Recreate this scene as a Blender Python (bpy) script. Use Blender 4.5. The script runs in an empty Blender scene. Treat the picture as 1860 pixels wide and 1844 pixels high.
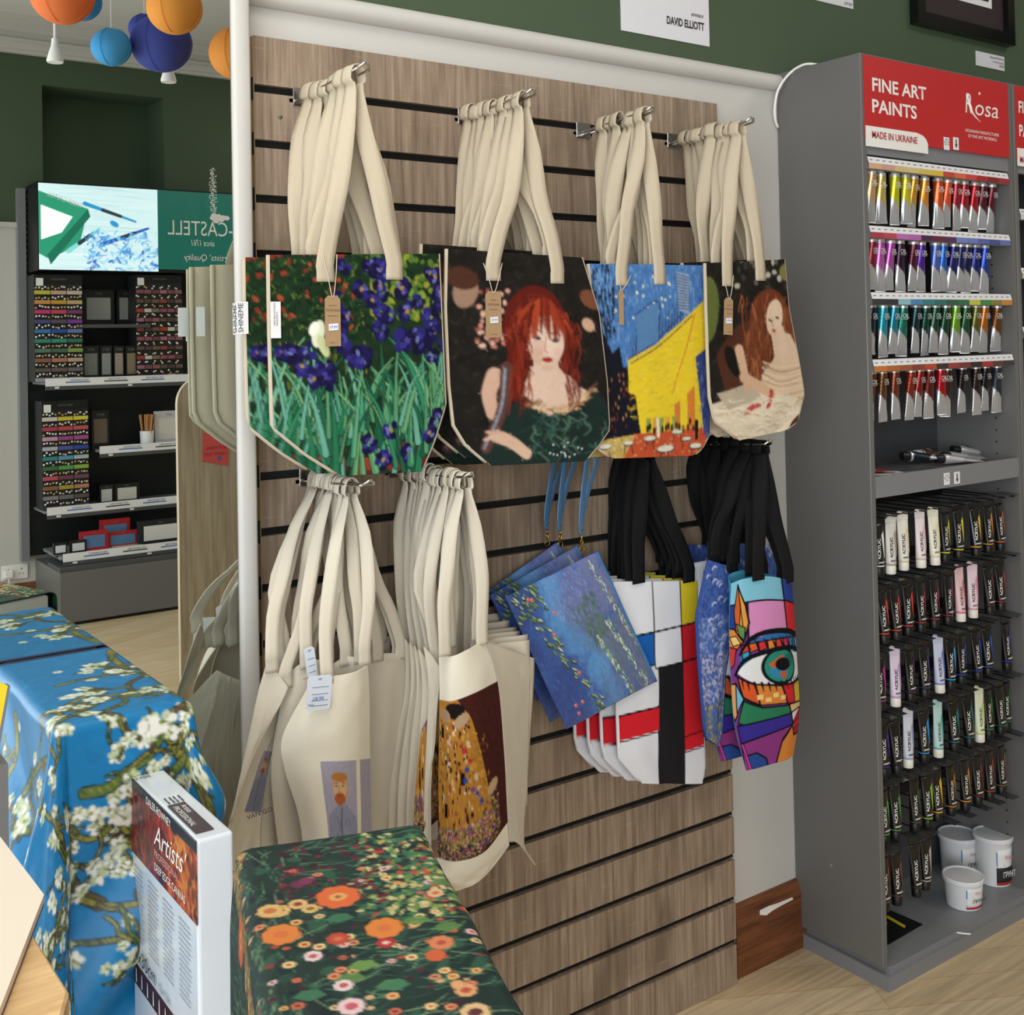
import bpy, math, random
import numpy as np
from mathutils import Vector, Matrix
sc = bpy.context.scene
COL = sc.collection
PI = math.pi
# ---------------------------------------------------------------- camera
FOC = 2082.6; PPY = -338.0
YAW, PIT, ROL = .622, .018, -.020
CAM = np.array([-.829, -1.939, 1.532])
def _axes():
    cy, sy, cp, sp = math.cos(YAW), math.sin(YAW), math.cos(PIT), math.sin(PIT)
    fw = np.array([sy*cp, cy*cp, sp]); rt = np.array([cy, -sy, 0.]); up = np.cross(rt, fw)
    cr, sr = math.cos(ROL), math.sin(ROL)
    return cr*rt+sr*up, -sr*rt+cr*up, fw
RT, UP, FW = _axes()
def ray(x, y): return RT*(x-930)/FOC + UP*(922+PPY-y)/FOC + FW
def W(x, y, Y=0.):
    d = ray(x, y); return CAM + d*(Y-CAM[1])/d[1]
def WX(x, y, X=0.):
    d = ray(x, y); return CAM + d*(X-CAM[0])/d[0]
def WZ(x, y, Z=0.):
    d = ray(x, y); return CAM + d*(Z-CAM[2])/d[2]
MY = -.05                       # plane of the wall mirror
def V(x, y, Yv):                # a thing seen in the mirror, at its real place in the room
    p = W(x, y, Yv); return np.array([p[0], 2*MY-Yv, p[2]])
cd = bpy.data.cameras.new('camera'); cam = bpy.data.objects.new('camera', cd); COL.objects.link(cam)
cd.sensor_fit = 'HORIZONTAL'; cd.sensor_width = 36; cd.lens = FOC*36/1860; cd.shift_y = PPY/1860; cd.clip_start = .02
Mx = Matrix.Identity(4)
for i in range(3): Mx[i][0], Mx[i][1], Mx[i][2], Mx[i][3] = RT[i], UP[i], -FW[i], CAM[i]
cam.matrix_world = Mx; sc.camera = cam
# ---------------------------------------------------------------- world, light, exposure
wd = bpy.data.worlds.new('world'); sc.world = wd; wd.use_nodes = True
bg = wd.node_tree.nodes['Background']; bg.inputs[0].default_value = (.80, .90, 1, 1); bg.inputs[1].default_value = 1.0
def area(name, loc, to, sx, sy, pw, col=(1, 1, 1), spread=180):
    l = bpy.data.lights.new(name, 'AREA'); l.shape = 'RECTANGLE'; l.size = sx; l.size_y = sy; l.energy = pw; l.color = col
    l.spread = math.radians(spread)
    o = bpy.data.objects.new(name, l); COL.objects.link(o); o.location = loc
    o.rotation_euler = (Vector(to)-Vector(loc)).to_track_quat('-Z', 'Y').to_euler(); return o
area('daylight_window_left', (-2.85, -3.3, 1.5), (.6, -.2, 1.1), 2.8, 2.2, 110, (.90, .96, 1))
area('daylight_window_street', (-1.2, -5.2, 1.5), (.6, 0, 1.2), 2.4, 2.2, 45, (.92, .97, 1))
for i, (x, y) in enumerate([(-1.6, -2.6), (-.5, -1.1), (3.2, -4.4), (3.0, -1.8)]):
    area('ceiling_light_glow', (x, y, 3.42), (x, y, 0), .7, .7, 17, (1, .93, .84))
vs = sc.view_settings; vs.view_transform = 'Standard'; vs.look = 'None'; vs.exposure = 0.07; vs.gamma = 1; vs.use_curve_mapping = False
sc.cycles.use_denoising = True
sc.cycles.max_bounces = 7; sc.cycles.diffuse_bounces = 3; sc.cycles.glossy_bounces = 4; sc.cycles.transmission_bounces = 4; sc.cycles.transparent_max_bounces = 6
sc.cycles.caustics_reflective = True; sc.cycles.caustics_refractive = False; sc.cycles.sample_clamp_indirect = 10
# ---------------------------------------------------------------- materials
def lin(c):
    if isinstance(c, str): c = [int(c[i:i+2], 16) for i in (0, 2, 4)]
    c = np.asarray(c, float)/255
    return np.where(c <= .04045, c/12.92, ((c+.055)/1.055)**2.4)
MATS = {}
def mat(n, c, rough=.6, metal=0., spec=.5, alpha=1., emit=0., trans=0., coat=0., bump=None, sheen=0.):
    if n in MATS: return MATS[n]
    m = bpy.data.materials.new(n); m.use_nodes = True; b = m.node_tree.nodes['Principled BSDF']; I = b.inputs
    if c is None:
        a = m.node_tree.nodes.new('ShaderNodeAttribute'); a.attribute_name = 'Col'
        m.node_tree.links.new(a.outputs['Color'], I['Base Color'])
        if emit: m.node_tree.links.new(a.outputs['Color'], I['Emission Color'])
    else:
        I['Base Color'].default_value = (*lin(c), 1); I['Emission Color'].default_value = (*lin(c), 1)
    I['Roughness'].default_value = rough; I['Metallic'].default_value = metal; I['Specular IOR Level'].default_value = spec
    I['Alpha'].default_value = alpha; I['Emission Strength'].default_value = emit; I['Transmission Weight'].default_value = trans
    I['Coat Weight'].default_value = coat; I['Sheen Weight'].default_value = sheen
    if bump:
        N, L = m.node_tree.nodes, m.node_tree.links
        tc = N.new('ShaderNodeTexCoord'); mp = N.new('ShaderNodeMapping'); nz = N.new('ShaderNodeTexNoise'); bp = N.new('ShaderNodeBump')
        mp.inputs['Scale'].default_value = bump[2] if len(bump) > 2 else (1, 1, 1)
        nz.inputs['Scale'].default_value = bump[0]; nz.inputs['Detail'].default_value = 4; bp.inputs['Strength'].default_value = bump[1]; bp.inputs['Distance'].default_value = .002
        L.new(tc.outputs['Object'], mp.inputs[0]); L.new(mp.outputs[0], nz.inputs[0]); L.new(nz.outputs[0], bp.inputs['Height']); L.new(bp.outputs[0], I['Normal'])
    MATS[n] = m; return m
def noise_mat(n, stops, scale=(1, 1, 1), nscale=5., detail=6., rough=.6, bump=.1, extra=None, spec=.4, coat=0.):
    """procedural colour: stretched noise through a ramp; extra=(colour, scale, stretch, lo, hi, amount) mixes a second layer"""
    if n in MATS: return MATS[n]
    m = bpy.data.materials.new(n); m.use_nodes = True; N, L = m.node_tree.nodes, m.node_tree.links; b = N['Principled BSDF']
    tc = N.new('ShaderNodeTexCoord'); mp = N.new('ShaderNodeMapping'); mp.inputs['Scale'].default_value = scale
    nz = N.new('ShaderNodeTexNoise'); nz.inputs['Scale'].default_value = nscale; nz.inputs['Detail'].default_value = detail; nz.inputs['Roughness'].default_value = .65
    cr = N.new('ShaderNodeValToRGB'); L.new(tc.outputs['Object'], mp.inputs[0]); L.new(mp.outputs[0], nz.inputs[0]); L.new(nz.outputs[0], cr.inputs[0])
    e = cr.color_ramp.elements
    while len(e) < len(stops): e.new(.5)
    for k, (p, c) in enumerate(stops): e[k].position = p; e[k].color = (*lin(c), 1)
    out = cr.outputs[0]
    if extra:
        for (c2, sc2, st2, lo, hi, amt) in (extra if isinstance(extra, list) else [extra]):
            mp2 = N.new('ShaderNodeMapping'); mp2.inputs['Scale'].default_value = st2
            n2 = N.new('ShaderNodeTexNoise'); n2.inputs['Scale'].default_value = sc2; n2.inputs['Detail'].default_value = 3
            mr = N.new('ShaderNodeMapRange'); mr.inputs[1].default_value = lo; mr.inputs[2].default_value = hi; mr.inputs[4].default_value = amt
            mx = N.new('ShaderNodeMix'); mx.data_type = 'RGBA'; mx.inputs['B'].default_value = (*lin(c2), 1)
            L.new(tc.outputs['Object'], mp2.inputs[0]); L.new(mp2.outputs[0], n2.inputs[0]); L.new(n2.outputs[0], mr.inputs[0])
            L.new(mr.outputs[0], mx.inputs['Factor']); L.new(out, mx.inputs['A']); out = mx.outputs['Result']
    L.new(out, b.inputs['Base Color']); b.inputs['Roughness'].default_value = rough; b.inputs['Specular IOR Level'].default_value = spec; b.inputs['Coat Weight'].default_value = coat
    if bump:
        bp = N.new('ShaderNodeBump'); bp.inputs['Strength'].default_value = bump; bp.inputs['Distance'].default_value = .002
        L.new(nz.outputs[0], bp.inputs['Height']); L.new(bp.outputs[0], b.inputs['Normal'])
    MATS[n] = m; return m
# ---------------------------------------------------------------- objects
def tag(o, label=None, cat=None, group=None, kind=None):
    if label: o['label'] = label
    if cat: o['category'] = cat
    if group: o['group'] = group
    if kind: o['kind'] = kind
    return o
def thing(name, label, cat, loc=(0, 0, 0), rotz=0., group=None):
    o = bpy.data.objects.new(name, None); COL.objects.link(o); o.location = [float(v) for v in loc]; o.rotation_euler = (0, 0, rotz)
    o.empty_display_size = .05
    return tag(o, label, cat, group)
def aloc(o):
    v = np.zeros(3)
    while o is not None: v += np.array(o.location); o = o.parent
    return v
class MB:
    """collects shapes; build() links them as one mesh (world coordinates, made local to an unrotated parent)"""
    def __init__(s): s.v = []; s.f = []; s.m = []; s.c = []
    def add(s, vs, fs, mi=0, c=None):
        b = len(s.v); s.v += [tuple(map(float, p)) for p in vs]; s.f += [tuple(i+b for i in f) for f in fs]; s.m += [mi]*len(fs)
        s.c += ([tuple(c)]*len(vs) if c is not None and np.ndim(c) == 1 else [tuple(q) for q in c] if c is not None else [(1, 1, 1)]*len(vs)); return s
    def box(s, x0, x1, y0, y1, z0, z1, mi=0, c=None):
        return s.add([(x, y, z) for z in (z0, z1) for y in (y0, y1) for x in (x0, x1)],
                     [(0, 2, 3, 1), (4, 5, 7, 6), (0, 1, 5, 4), (2, 6, 7, 3), (0, 4, 6, 2), (1, 3, 7, 5)], mi, c)
    def bbox(s, x0, x1, y0, y1, z0, z1, r=.003, mi=0, c=None):     # bevelled box: chamfered vertical and horizontal edges
        a = [(x0+r, y0), (x1-r, y0), (x1, y0+r), (x1, y1-r), (x1-r, y1), (x0+r, y1), (x0, y1-r), (x0, y0+r)]
        cx, cy = (x0+x1)/2, (y0+y1)/2
        b = [(cx+(p[0]-cx)*(1-2*r/(x1-x0)), cy+(p[1]-cy)*(1-2*r/(y1-y0))) for p in a]
        vs = [(*p, z0) for p in b]+[(*p, z0+r) for p in a]+[(*p, z1-r) for p in a]+[(*p, z1) for p in b]
        fs = [tuple(range(7, -1, -1)), tuple(range(24, 32))]
        for k in range(3):
            for i in range(8): j = (i+1) % 8; fs.append((k*8+i, k*8+j, k*8+8+j, k*8+8+i))
        return s.add(vs, fs, mi, c)
    def prism(s, pts, d, mi=0, c=None):                            # 3-D polygon swept by vector d
        n = len(pts); q = [tuple(np.add(p, d)) for p in pts]
        return s.add(list(pts)+q, [tuple(range(n-1, -1, -1)), tuple(range(n, 2*n))]+[(i, (i+1) % n, n+(i+1) % n, n+i) for i in range(n)], mi, c)
    def tube(s, pts, r, n=8, mi=0, c=None, closed=False):
        pts = [np.array(p, float) for p in pts]; R = r if np.ndim(r) else [r]*len(pts); vs = []; N0 = None; m = len(pts)
        for i, p in enumerate(pts):
            t = pts[(i+1) % m]-pts[i-1] if closed else pts[min(i+1, m-1)]-pts[max(i-1, 0)]
            t = t/(np.linalg.norm(t)+1e-12)
            if N0 is None: N0 = np.cross(t, (0, 0, 1) if abs(t[2]) < .9 else (1, 0, 0))
            N0 = N0-t*(N0@t); N0 = N0/(np.linalg.norm(N0)+1e-12); B = np.cross(t, N0)
            vs += [p+R[i]*(math.cos(2*PI*k/n)*N0+math.sin(2*PI*k/n)*B) for k in range(n)]
        fs = [(i*n+k, i*n+(k+1) % n, (i+1) % m*n+(k+1) % n, (i+1) % m*n+k) for i in range(m if closed else m-1) for k in range(n)]
        if not closed: fs += [tuple(range(n-1, -1, -1)), tuple(range((m-1)*n, m*n))]
        return s.add(vs, fs, mi, c)
    def lathe(s, prof, cen=(0, 0, 0), n=24, mi=0, c=None, sx=1., sy=1.):   # prof [(r,z)]
        vs = []; cs = []
        for k, (r, z) in enumerate(prof):
            for i in range(n): a = 2*PI*i/n; vs.append((cen[0]+r*sx*math.cos(a), cen[1]+r*sy*math.sin(a), cen[2]+z))
        fs = [(k*n+i, k*n+(i+1) % n, (k+1)*n+(i+1) % n, (k+1)*n+i) for k in range(len(prof)-1) for i in range(n)]
        fs += [tuple(range(n-1, -1, -1)), tuple(range((len(prof)-1)*n, len(prof)*n))]
        return s.add(vs, fs, mi, c)
    def build(s, name, mats, parent=None, smooth=False, kind=None, local=False):
        if not isinstance(mats, (list, tuple)): mats = [mats]
        me = bpy.data.meshes.new(name); v = np.array(s.v, float)
        if parent is not None and not local: v = v-aloc(parent)
        me.from_pydata(v.tolist(), [], s.f)
        for m in mats: me.materials.append(m)
        if len(mats) > 1: me.polygons.foreach_set('material_index', s.m)
        if any(q != (1, 1, 1) for q in s.c):
            ca = me.color_attributes.new('Col', 'FLOAT_COLOR', 'POINT'); ca.data.foreach_set('color', np.hstack([np.array(s.c, float), np.ones((len(s.c), 1))]).ravel())
        if smooth: me.polygons.foreach_set('use_smooth', [True]*len(me.polygons))
        me.update(); o = bpy.data.objects.new(name, me); COL.objects.link(o)
        if smooth == 'auto':
            md = o.modifiers.new('edges', 'EDGE_SPLIT'); md.split_angle = math.radians(40)
        if parent is not None: o.parent = parent
        if kind: o['kind'] = kind
        return o
def kids(o): return [c for c in ALLK.get(o.name, [])]
def copy_tree(o, parent=None):
    c = o.copy(); COL.objects.link(c)
    if parent is not None: c.parent = parent
    for ch in [x for x in o.children]: copy_tree(ch, c)
    return c
def text(name, body, size, org, xd, yd, m, parent=None, bold=0., align='LEFT', ext=.0004, sx=1., shear=0., fit=None):
    cu = bpy.data.curves.new(name, 'FONT'); cu.body = body; cu.size = 1; cu.offset = bold; cu.align_x = align; cu.extrude = .0; cu.resolution_u = 3; cu.shear = shear
    t = bpy.data.objects.new(name, cu); COL.objects.link(t); bpy.context.view_layer.update()
    me = bpy.data.meshes.new_from_object(t.evaluated_get(bpy.context.evaluated_depsgraph_get())); bpy.data.objects.remove(t); bpy.data.curves.remove(cu)
    n = len(me.vertices); co = np.empty(n*3); me.vertices.foreach_get('co', co); co = co.reshape(-1, 3)
    xd, yd = np.array(xd, float), np.array(yd, float); nd = np.cross(xd, yd)
    if fit: sx = fit/((co[:, 0].max()-co[:, 0].min())*size)
    w = np.array(org, float)+co[:, :1]*size*sx*xd+co[:, 1:2]*size*yd+nd*ext
    if parent is not None: w = w-aloc(parent)
    me.vertices.foreach_set('co', w.ravel()); me.materials.append(m); me.update(); me.name = name
    o = bpy.data.objects.new(name, me); COL.objects.link(o)
    if parent is not None: o.parent = parent
    return o
# ---------------------------------------------------------------- grids (cloth, prints)
def cr1(C, n):                                                    # Catmull-Rom along axis 0
    C = np.asarray(C, float); m = len(C)
    if m == 1: return np.repeat(C, n, 0)
    t = np.linspace(0, m-1, n); i = np.clip(t.astype(int), 0, m-2); f = (t-i).reshape((-1,)+(1,)*(C.ndim-1))
    g = lambda k: C[np.clip(k, 0, m-1)]
    a, b, c, d = np.where((i == 0).reshape(f.shape), 2*g(i)-g(i+1), g(i-1)), g(i), g(i+1), np.where((i == m-2).reshape(f.shape), 2*g(i+1)-g(i), g(i+2))
    return .5*(2*b+(c-a)*f+(2*a-5*b+4*c-d)*f*f+(3*b-a-3*c+d)*f**3)
def spl(C, nv, nu):                                               # C[row][col] of points -> (nv,nu,3)
    A = cr1(C, nv); return np.swapaxes(cr1(np.swapaxes(A, 0, 1), nu), 0, 1)
_r = np.random.RandomState(7)
def vnoise(u, v, fu, fv, seed=0):
    rs = np.random.RandomState(seed); g = rs.rand(int(fv)+3, int(fu)+3)
    x, y = np.clip(u, 0, 1)*fu, np.clip(v, 0, 1)*fv; i, j = x.astype(int), y.astype(int); a, b = x-i, y-j; a, b = a*a*(3-2*a), b*b*(3-2*b)
    return (g[j, i]*(1-a)+g[j, i+1]*a)*(1-b)+(g[j+1, i]*(1-a)+g[j+1, i+1]*a)*b
def gridmesh(name, P, mats, parent=None, col=None, thick=.0012, backcol=None, smooth=True, closed_edges=True):
    """sheet with thickness; P rows from top to bottom, columns left to right (front faces the viewer at -y); col (nv,nu,3) linear"""
    nv, nu = P.shape[:2]; dv = np.gradient(P, axis=0); du = np.gradient(P, axis=1); n = np.cross(dv, du); n /= np.linalg.norm(n, axis=2, keepdims=True)+1e-12
    F = P.reshape(-1, 3); B = (P-n*thick).reshape(-1, 3); N = nv*nu
    idx = np.arange(N).reshape(nv, nu); a, b, c, d = idx[:-1, :-1].ravel(), idx[1:, :-1].ravel(), idx[1:, 1:].ravel(), idx[:-1, 1:].ravel()
    q = [np.stack([a, b, c, d], 1), np.stack([d, c, b, a], 1)+N]
    def rim(e): q.append(np.stack([e[:-1], e[1:], e[1:]+N, e[:-1]+N], 1))
    rim(idx[0]); rim(idx[-1][::-1]); rim(idx[::-1, 0]); rim(idx[:, -1])
    Q = np.vstack(q); vs = np.vstack([F, B])
    if parent is not None: vs = vs-aloc(parent)
    me = bpy.data.meshes.new(name); me.vertices.add(2*N); me.vertices.foreach_set('co', vs.ravel())
    me.loops.add(Q.size); me.loops.foreach_set('vertex_index', Q.ravel().astype(np.int32)); me.polygons.add(len(Q))
    me.polygons.foreach_set('loop_start', np.arange(0, Q.size, 4, dtype=np.int32))
    if smooth: me.polygons.foreach_set('use_smooth', [True]*len(Q))
    mats = mats if isinstance(mats, (list, tuple)) else [mats]
    for m in mats: me.materials.append(m)
    if len(mats) > 1:
        nq = len(a); me.polygons.foreach_set('material_index', [0]*nq+[1]*(len(Q)-nq))
    if col is not None:
        ca = me.color_attributes.new('Col', 'FLOAT_COLOR', 'POINT'); c1 = col.reshape(-1, 3); c2 = c1 if backcol is None else np.tile(backcol, (N, 1))
        ca.data.foreach_set('color', np.hstack([np.vstack([c1, c2]), np.ones((2*N, 1))]).ravel())
    me.update(); me.validate(); o = bpy.data.objects.new(name, me); COL.objects.link(o)
    if parent is not None: o.parent = parent
    return o
def ribbon(name, pts, wds, m, parent, n=26, thick=.0016, kind=None):
    """strap: centre line pts, width vectors wds (half width), smoothed"""
    C = cr1(np.array(pts, float), n); D = cr1(np.array(wds, float), n)
    P = np.stack([C-D, C-D*.33, C+D*.33, C+D], 1)
    return gridmesh(name, P, m, parent, thick=thick)
# ---------------------------------------------------------------- painting prints into vertex colours
class Cv:
    def __init__(s, w, h, c): s.w, s.h = w, h; s.a = np.empty((h, w, 3)); s.a[:] = lin(c); s.r = random.Random(w*7+h)
    def _b(s, y0, y1, x0, x1): return max(0, int(y0)), min(s.h, int(y1)+2), max(0, int(x0)), min(s.w, int(x1)+2)
    def _mix(s, box, m, c):
        y0, y1, x0, x1 = box; s.a[y0:y1, x0:x1] = s.a[y0:y1, x0:x1]*(1-m[..., None])+lin(c)*m[..., None]
    def ell(s, x, y, rx, ry, c, ang=0., al=1., soft=1.):
        R = max(rx, ry)+1; bx = s._b(y-R, y+R, x-R, x+R)
        if bx[1] <= bx[0] or bx[3] <= bx[2]: return s
        Y, X = np.mgrid[bx[0]:bx[1], bx[2]:bx[3]]; ca, sa = math.cos(ang), math.sin(ang); dx, dy = X-x, Y-y
        d = np.sqrt(((dx*ca+dy*sa)/rx)**2+((-dx*sa+dy*ca)/ry)**2); s._mix(bx, np.clip((1-d)*min(rx, ry)/soft+.5, 0, 1)*al, c); return s
    def seg(s, x0, y0, x1, y1, w0, w1, c, al=1.):
        R = max(w0, w1)+1; bx = s._b(min(y0, y1)-R, max(y0, y1)+R, min(x0, x1)-R, max(x0, x1)+R)
        if bx[1] <= bx[0] or bx[3] <= bx[2]: return s
        Y, X = np.mgrid[bx[0]:bx[1], bx[2]:bx[3]]; dx, dy = x1-x0, y1-y0; L = dx*dx+dy*dy+1e-9
        t = np.clip(((X-x0)*dx+(Y-y0)*dy)/L, 0, 1); d = np.hypot(X-x0-t*dx, Y-y0-t*dy); s._mix(bx, np.clip(w0+(w1-w0)*t-d+.5, 0, 1)*al, c); return s
    def curve(s, pts, w0, w1, c, al=1., n=10):
        P = cr1(pts, n)
        for i in range(n-1): s.seg(*P[i], *P[i+1], w0+(w1-w0)*i/(n-1), w0+(w1-w0)*(i+1)/(n-1), c, al)
        return s
    def poly(s, pts, c, al=1.):
        xs = [p[0] for p in pts]; ys = [p[1] for p in pts]; bx = s._b(min(ys)-1, max(ys)+1, min(xs)-1, max(xs)+1)
        if bx[1] <= bx[0] or bx[3] <= bx[2]: return s
        Y, X = np.mgrid[bx[0]:bx[1], bx[2]:bx[3]]; m = np.zeros(X.shape, bool); n = len(pts)
        for i in range(n):
            (x0, y0), (x1, y1) = pts[i], pts[(i+1) % n]
            if y0 != y1: m ^= ((y0 > Y) != (y1 > Y)) & (X < (x1-x0)*(Y-y0)/(y1-y0)+x0)
        s._mix(bx, m*al, c); return s
    def rect(s, x0, y0, x1, y1, c, al=1.): return s.poly([(x0, y0), (x1, y0), (x1, y1), (x0, y1)], c, al)
    def blur(s, k=1):
        for _ in range(k):
            p = np.pad(s.a, ((1, 1), (1, 1), (0, 0)), 'edge'); s.a = (p[:-2, 1:-1]+p[2:, 1:-1]+p[1:-1, :-2]+p[1:-1, 2:]+4*p[1:-1, 1:-1])/8
        return s
    def daub(s, n, L=4, w=1.2, al=.5):                            # redraws what is there as short brush strokes, slightly varied
        for i in range(n):
            x, y = s.R(0, s.w-1), s.R(0, s.h-1); c = s.a[int(y), int(x)]*s.R(.8, 1.22); a = s.R(0, 6.28) if L < 6 else s.R(1.2, 1.9); bx = None
            x1, y1 = x+math.cos(a)*L, y+math.sin(a)*L; g = (np.where(c <= .0031308, c*12.92, 1.055*np.clip(c, 0, 1)**(1/2.4)-.055)*255); s.seg(x, y, x1, y1, w, w*.6, g, al)
        return s
    def noise(s, amt=.2, f=30, seed=1, mono=True):
        V_, U_ = np.mgrid[0:s.h, 0:s.w]; n = vnoise(U_/s.w, V_/s.h, f, f*s.h/s.w, seed)+.5*vnoise(U_/s.w, V_/s.h, f*2, f*2*s.h/s.w, seed+1)
        s.a *= (1+amt*(n/1.5-.5)*2)[..., None]; return s
    def R(s, a, b): return s.r.uniform(a, b)
    def samp(s, u, v):
        x = np.clip(u, 0, 1)*(s.w-1); y = np.clip(v, 0, 1)*(s.h-1); i = np.minimum(x.astype(int), s.w-2); j = np.minimum(y.astype(int), s.h-2); a = (x-i)[..., None]; b = (y-j)[..., None]; A = s.a
        return np.clip((A[j, i]*(1-a)+A[j, i+1]*a)*(1-b)+(A[j+1, i]*(1-a)+A[j+1, i+1]*a)*b, 0, 1)
# ---------------------------------------------------------------- palette
M_white = mat('white_paint', 'd0cdc8', .55, bump=(60, .15)); M_ceil = mat('ceiling_paint', 'd9d8d4', .8)
M_green = mat('green_wall_paint', '465740', .7, bump=(90, .25)); M_black = mat('black_plastic', '0b0b0c', .45); M_blackm = mat('black_matte', '08090a', .8)
M_chrome = mat('chrome', 'd8d8d6', .18, 1.); M_grey = mat('grey_cabinet_laminate', '6c6b6a', .38); M_greyl = mat('grey_laminate_edge', '808286', .45)
M_dgrey = mat('dark_grey_inside', '4c4d50', .6); M_red = mat('red_sign', 'c22a2c', .4); M_wt = mat('white_lettering', 'f4f2ee', .5); M_dk = mat('dark_lettering', '25262a', .6)
M_redt = mat('red_lettering', 'b3272a', .5); M_paper = mat('white_card', 'eeedf0', .45); M_kraft = mat('kraft_card', 'a98a66', .8, bump=(200, .1)); M_blue_ink = mat('blue_ink', '4a6fc0', .6)
M_col = mat('printed_cloth', None, .85, spec=.15, bump=(900, .25)); M_silk = mat('printed_satin', None, .34, spec=.5, bump=(700, .06), sheen=.2)
M_colg = mat('printed_gloss', None, .35); M_tube = mat('foil_tube', None, .28, .0, coat=.3); M_foil = mat('crimped_foil', 'c9c9ca', .22, 1.)
M_canvas = mat('natural_canvas', 'cbbda6', .95, spec=.1, bump=(1100, .5)); M_canvas2 = mat('cream_cotton', 'dbd1bf', .95, spec=.1, bump=(1100, .4))
M_strapb = mat('black_webbing', '121214', .8, spec=.2, bump=(900, .3)); M_edge = mat('raw_mdf_edge', 'c9a878', .8)
M_skirt = noise_mat('dark_stained_wood', [(.3, '4d2c1a'), (.55, '7b4a2c'), (.75, '8e5a38')], (2, 20, 26), 3, 6, .4, .1)
M_oak = noise_mat('grey_oak_laminate', [(.28, '69574a'), (.42, '8c7867'), (.55, 'a18d79'), (.75, 'bca994')], (30, 30, 1.3), 3.0, 10, .55, .3,
                  [('5f4d3e', 2.6, (3.5, 3.5, 1.1), .50, .68, .6), ('c8b7a0', 9, (1.4, 1.4, 22), .62, .78, .35)])
M_oak2 = noise_mat('pale_oak_laminate', [(.30, '958671'), (.5, 'b5a58d'), (.75, 'cbbda6')], (22, 22, 1.2), 3, 8, .5, .15, ('85755f', 2, (3, 3, .5), .55, .72, .5))
# ---------------------------------------------------------------- structure
def floor():
    m = bpy.data.materials.new('oak_plank_floor'); m.use_nodes = True; N, L = m.node_tree.nodes, m.node_tree.links; b = N['Principled BSDF']
    tc = N.new('ShaderNodeTexCoord'); mp = N.new('ShaderNodeMapping'); mp.inputs['Rotation'].default_value = (0, 0, math.radians(28)); br = N.new('ShaderNodeTexBrick')
    br.inputs['Color1'].default_value = (*lin('d9c3a0'), 1); br.inputs['Color2'].default_value = (*lin('cbb28c'), 1); br.inputs['Mortar'].default_value = (*lin('b69a74'), 1)
    br.inputs['Scale'].default_value = 1; br.inputs['Mortar Size'].default_value = .0012; br.inputs['Brick Width'].default_value = .9; br.inputs['Row Height'].default_value = .1
    m2 = N.new('ShaderNodeMapping'); m2.inputs['Rotation'].default_value = (0, 0, math.radians(28)); m2.inputs['Scale'].default_value = (1.5, 26, 1)
    nz = N.new('ShaderNodeTexNoise'); nz.inputs['Scale'].default_value = 3; nz.inputs['Detail'].default_value = 8
    mr = N.new('ShaderNodeMapRange'); mr.inputs[1].default_value = .35; mr.inputs[2].default_value = .7; mr.inputs[3].default_value = .78; mr.inputs[4].default_value = 1.12
    mx = N.new('ShaderNodeMix'); mx.data_type = 'RGBA'; mx.blend_type = 'MULTIPLY'; mx.inputs['Factor'].default_value = 1
    L.new(tc.outputs['Object'], mp.inputs[0]); L.new(mp.outputs[0], br.inputs[0]); L.new(tc.outputs['Object'], m2.inputs[0]); L.new(m2.outputs[0], nz.inputs[0])
    L.new(nz.outputs[0], mr.inputs[0]); L.new(br.outputs[0], mx.inputs['A']); L.new(mr.outputs[0], mx.inputs['B']); L.new(mx.outputs['Result'], b.inputs['Base Color']); b.inputs['Roughness'].default_value = .38
    MB().box(-3.3, 6.2, -5.6, .15, -.05, 0).build('floor', m, kind='structure')
floor()
S = 'structure'
ZD = 2.165
MB().box(-3.3, 6.2, .03, .15, 0, ZD).box(-3.3, 6.2, .03, .15, ZD, 3.5, 1).build('wall_back', [M_white, M_green], kind=S)
MB().box(-3.3, 6.2, -5.6, .15, 3.5, 3.55).build('ceiling', M_ceil, kind=S)
MB().box(6.1, 6.2, -5.6, .03, 0, 2.28).box(6.1, 6.2, -5.6, .03, 2.28, 3.5, 1).build('wall_right', [M_white, M_green], kind=S)
wl = MB()
for (a, b_, c, d) in [(-5.5, .03, 0, .4), (-5.5, .03, 2.9, 3.5), (-.5, .03, .4, 2.9), (-5.5, -4.2, .4, 2.9)]: wl.box(-3.3, -3.2, a, b_, c, d)
wl.build('wall_left', M_white, kind=S)
# opposite wall (seen in the mirror): green over a white dado, with a blind window recess
ax0, ax1, az1 = .905, 1.645, 3.14; yw = -5.4
wf = MB(); wf.box(-3.3, 6.2, yw-.1, yw, 0, 2.285).box(-3.3, ax0, yw-.1, yw, 2.285, 3.5, 1).box(ax1, 6.2, yw-.1, yw, 2.285, 3.5, 1).box(ax0, ax1, yw-.1, yw, az1, 3.5, 1)
wf.box(ax0-.05, ax1+.05, yw-.35, yw-.3, 2.2, az1+.05, 1).box(ax0-.02, ax0, yw-.3, yw-.1, 2.2, az1, 1).box(ax1, ax1+.02, yw-.3, yw-.1, 2.2, az1, 1).box(ax0, ax1, yw-.3, yw-.1, az1, az1+.02, 1)
wf.build('wall_front', [M_white, M_green], kind=S)
cn = MB()
for (z0, z1, d) in [(3.31, 3.33, .03), (3.33, 3.37, .05), (3.37, 3.385, .085), (3.385, 3.42, .07), (3.42, 3.44, .12), (3.44, 3.47, .15), (3.47, 3.5, .20)]: cn.box(-3.2, 6.1, yw, yw+d, z0, z1)
cn.build('trim_2', M_white, kind=S)
MB().box(-3.2, 6.1, yw, yw+.03, 2.27, 2.30).build('trim_3', M_white, kind=S)
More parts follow.
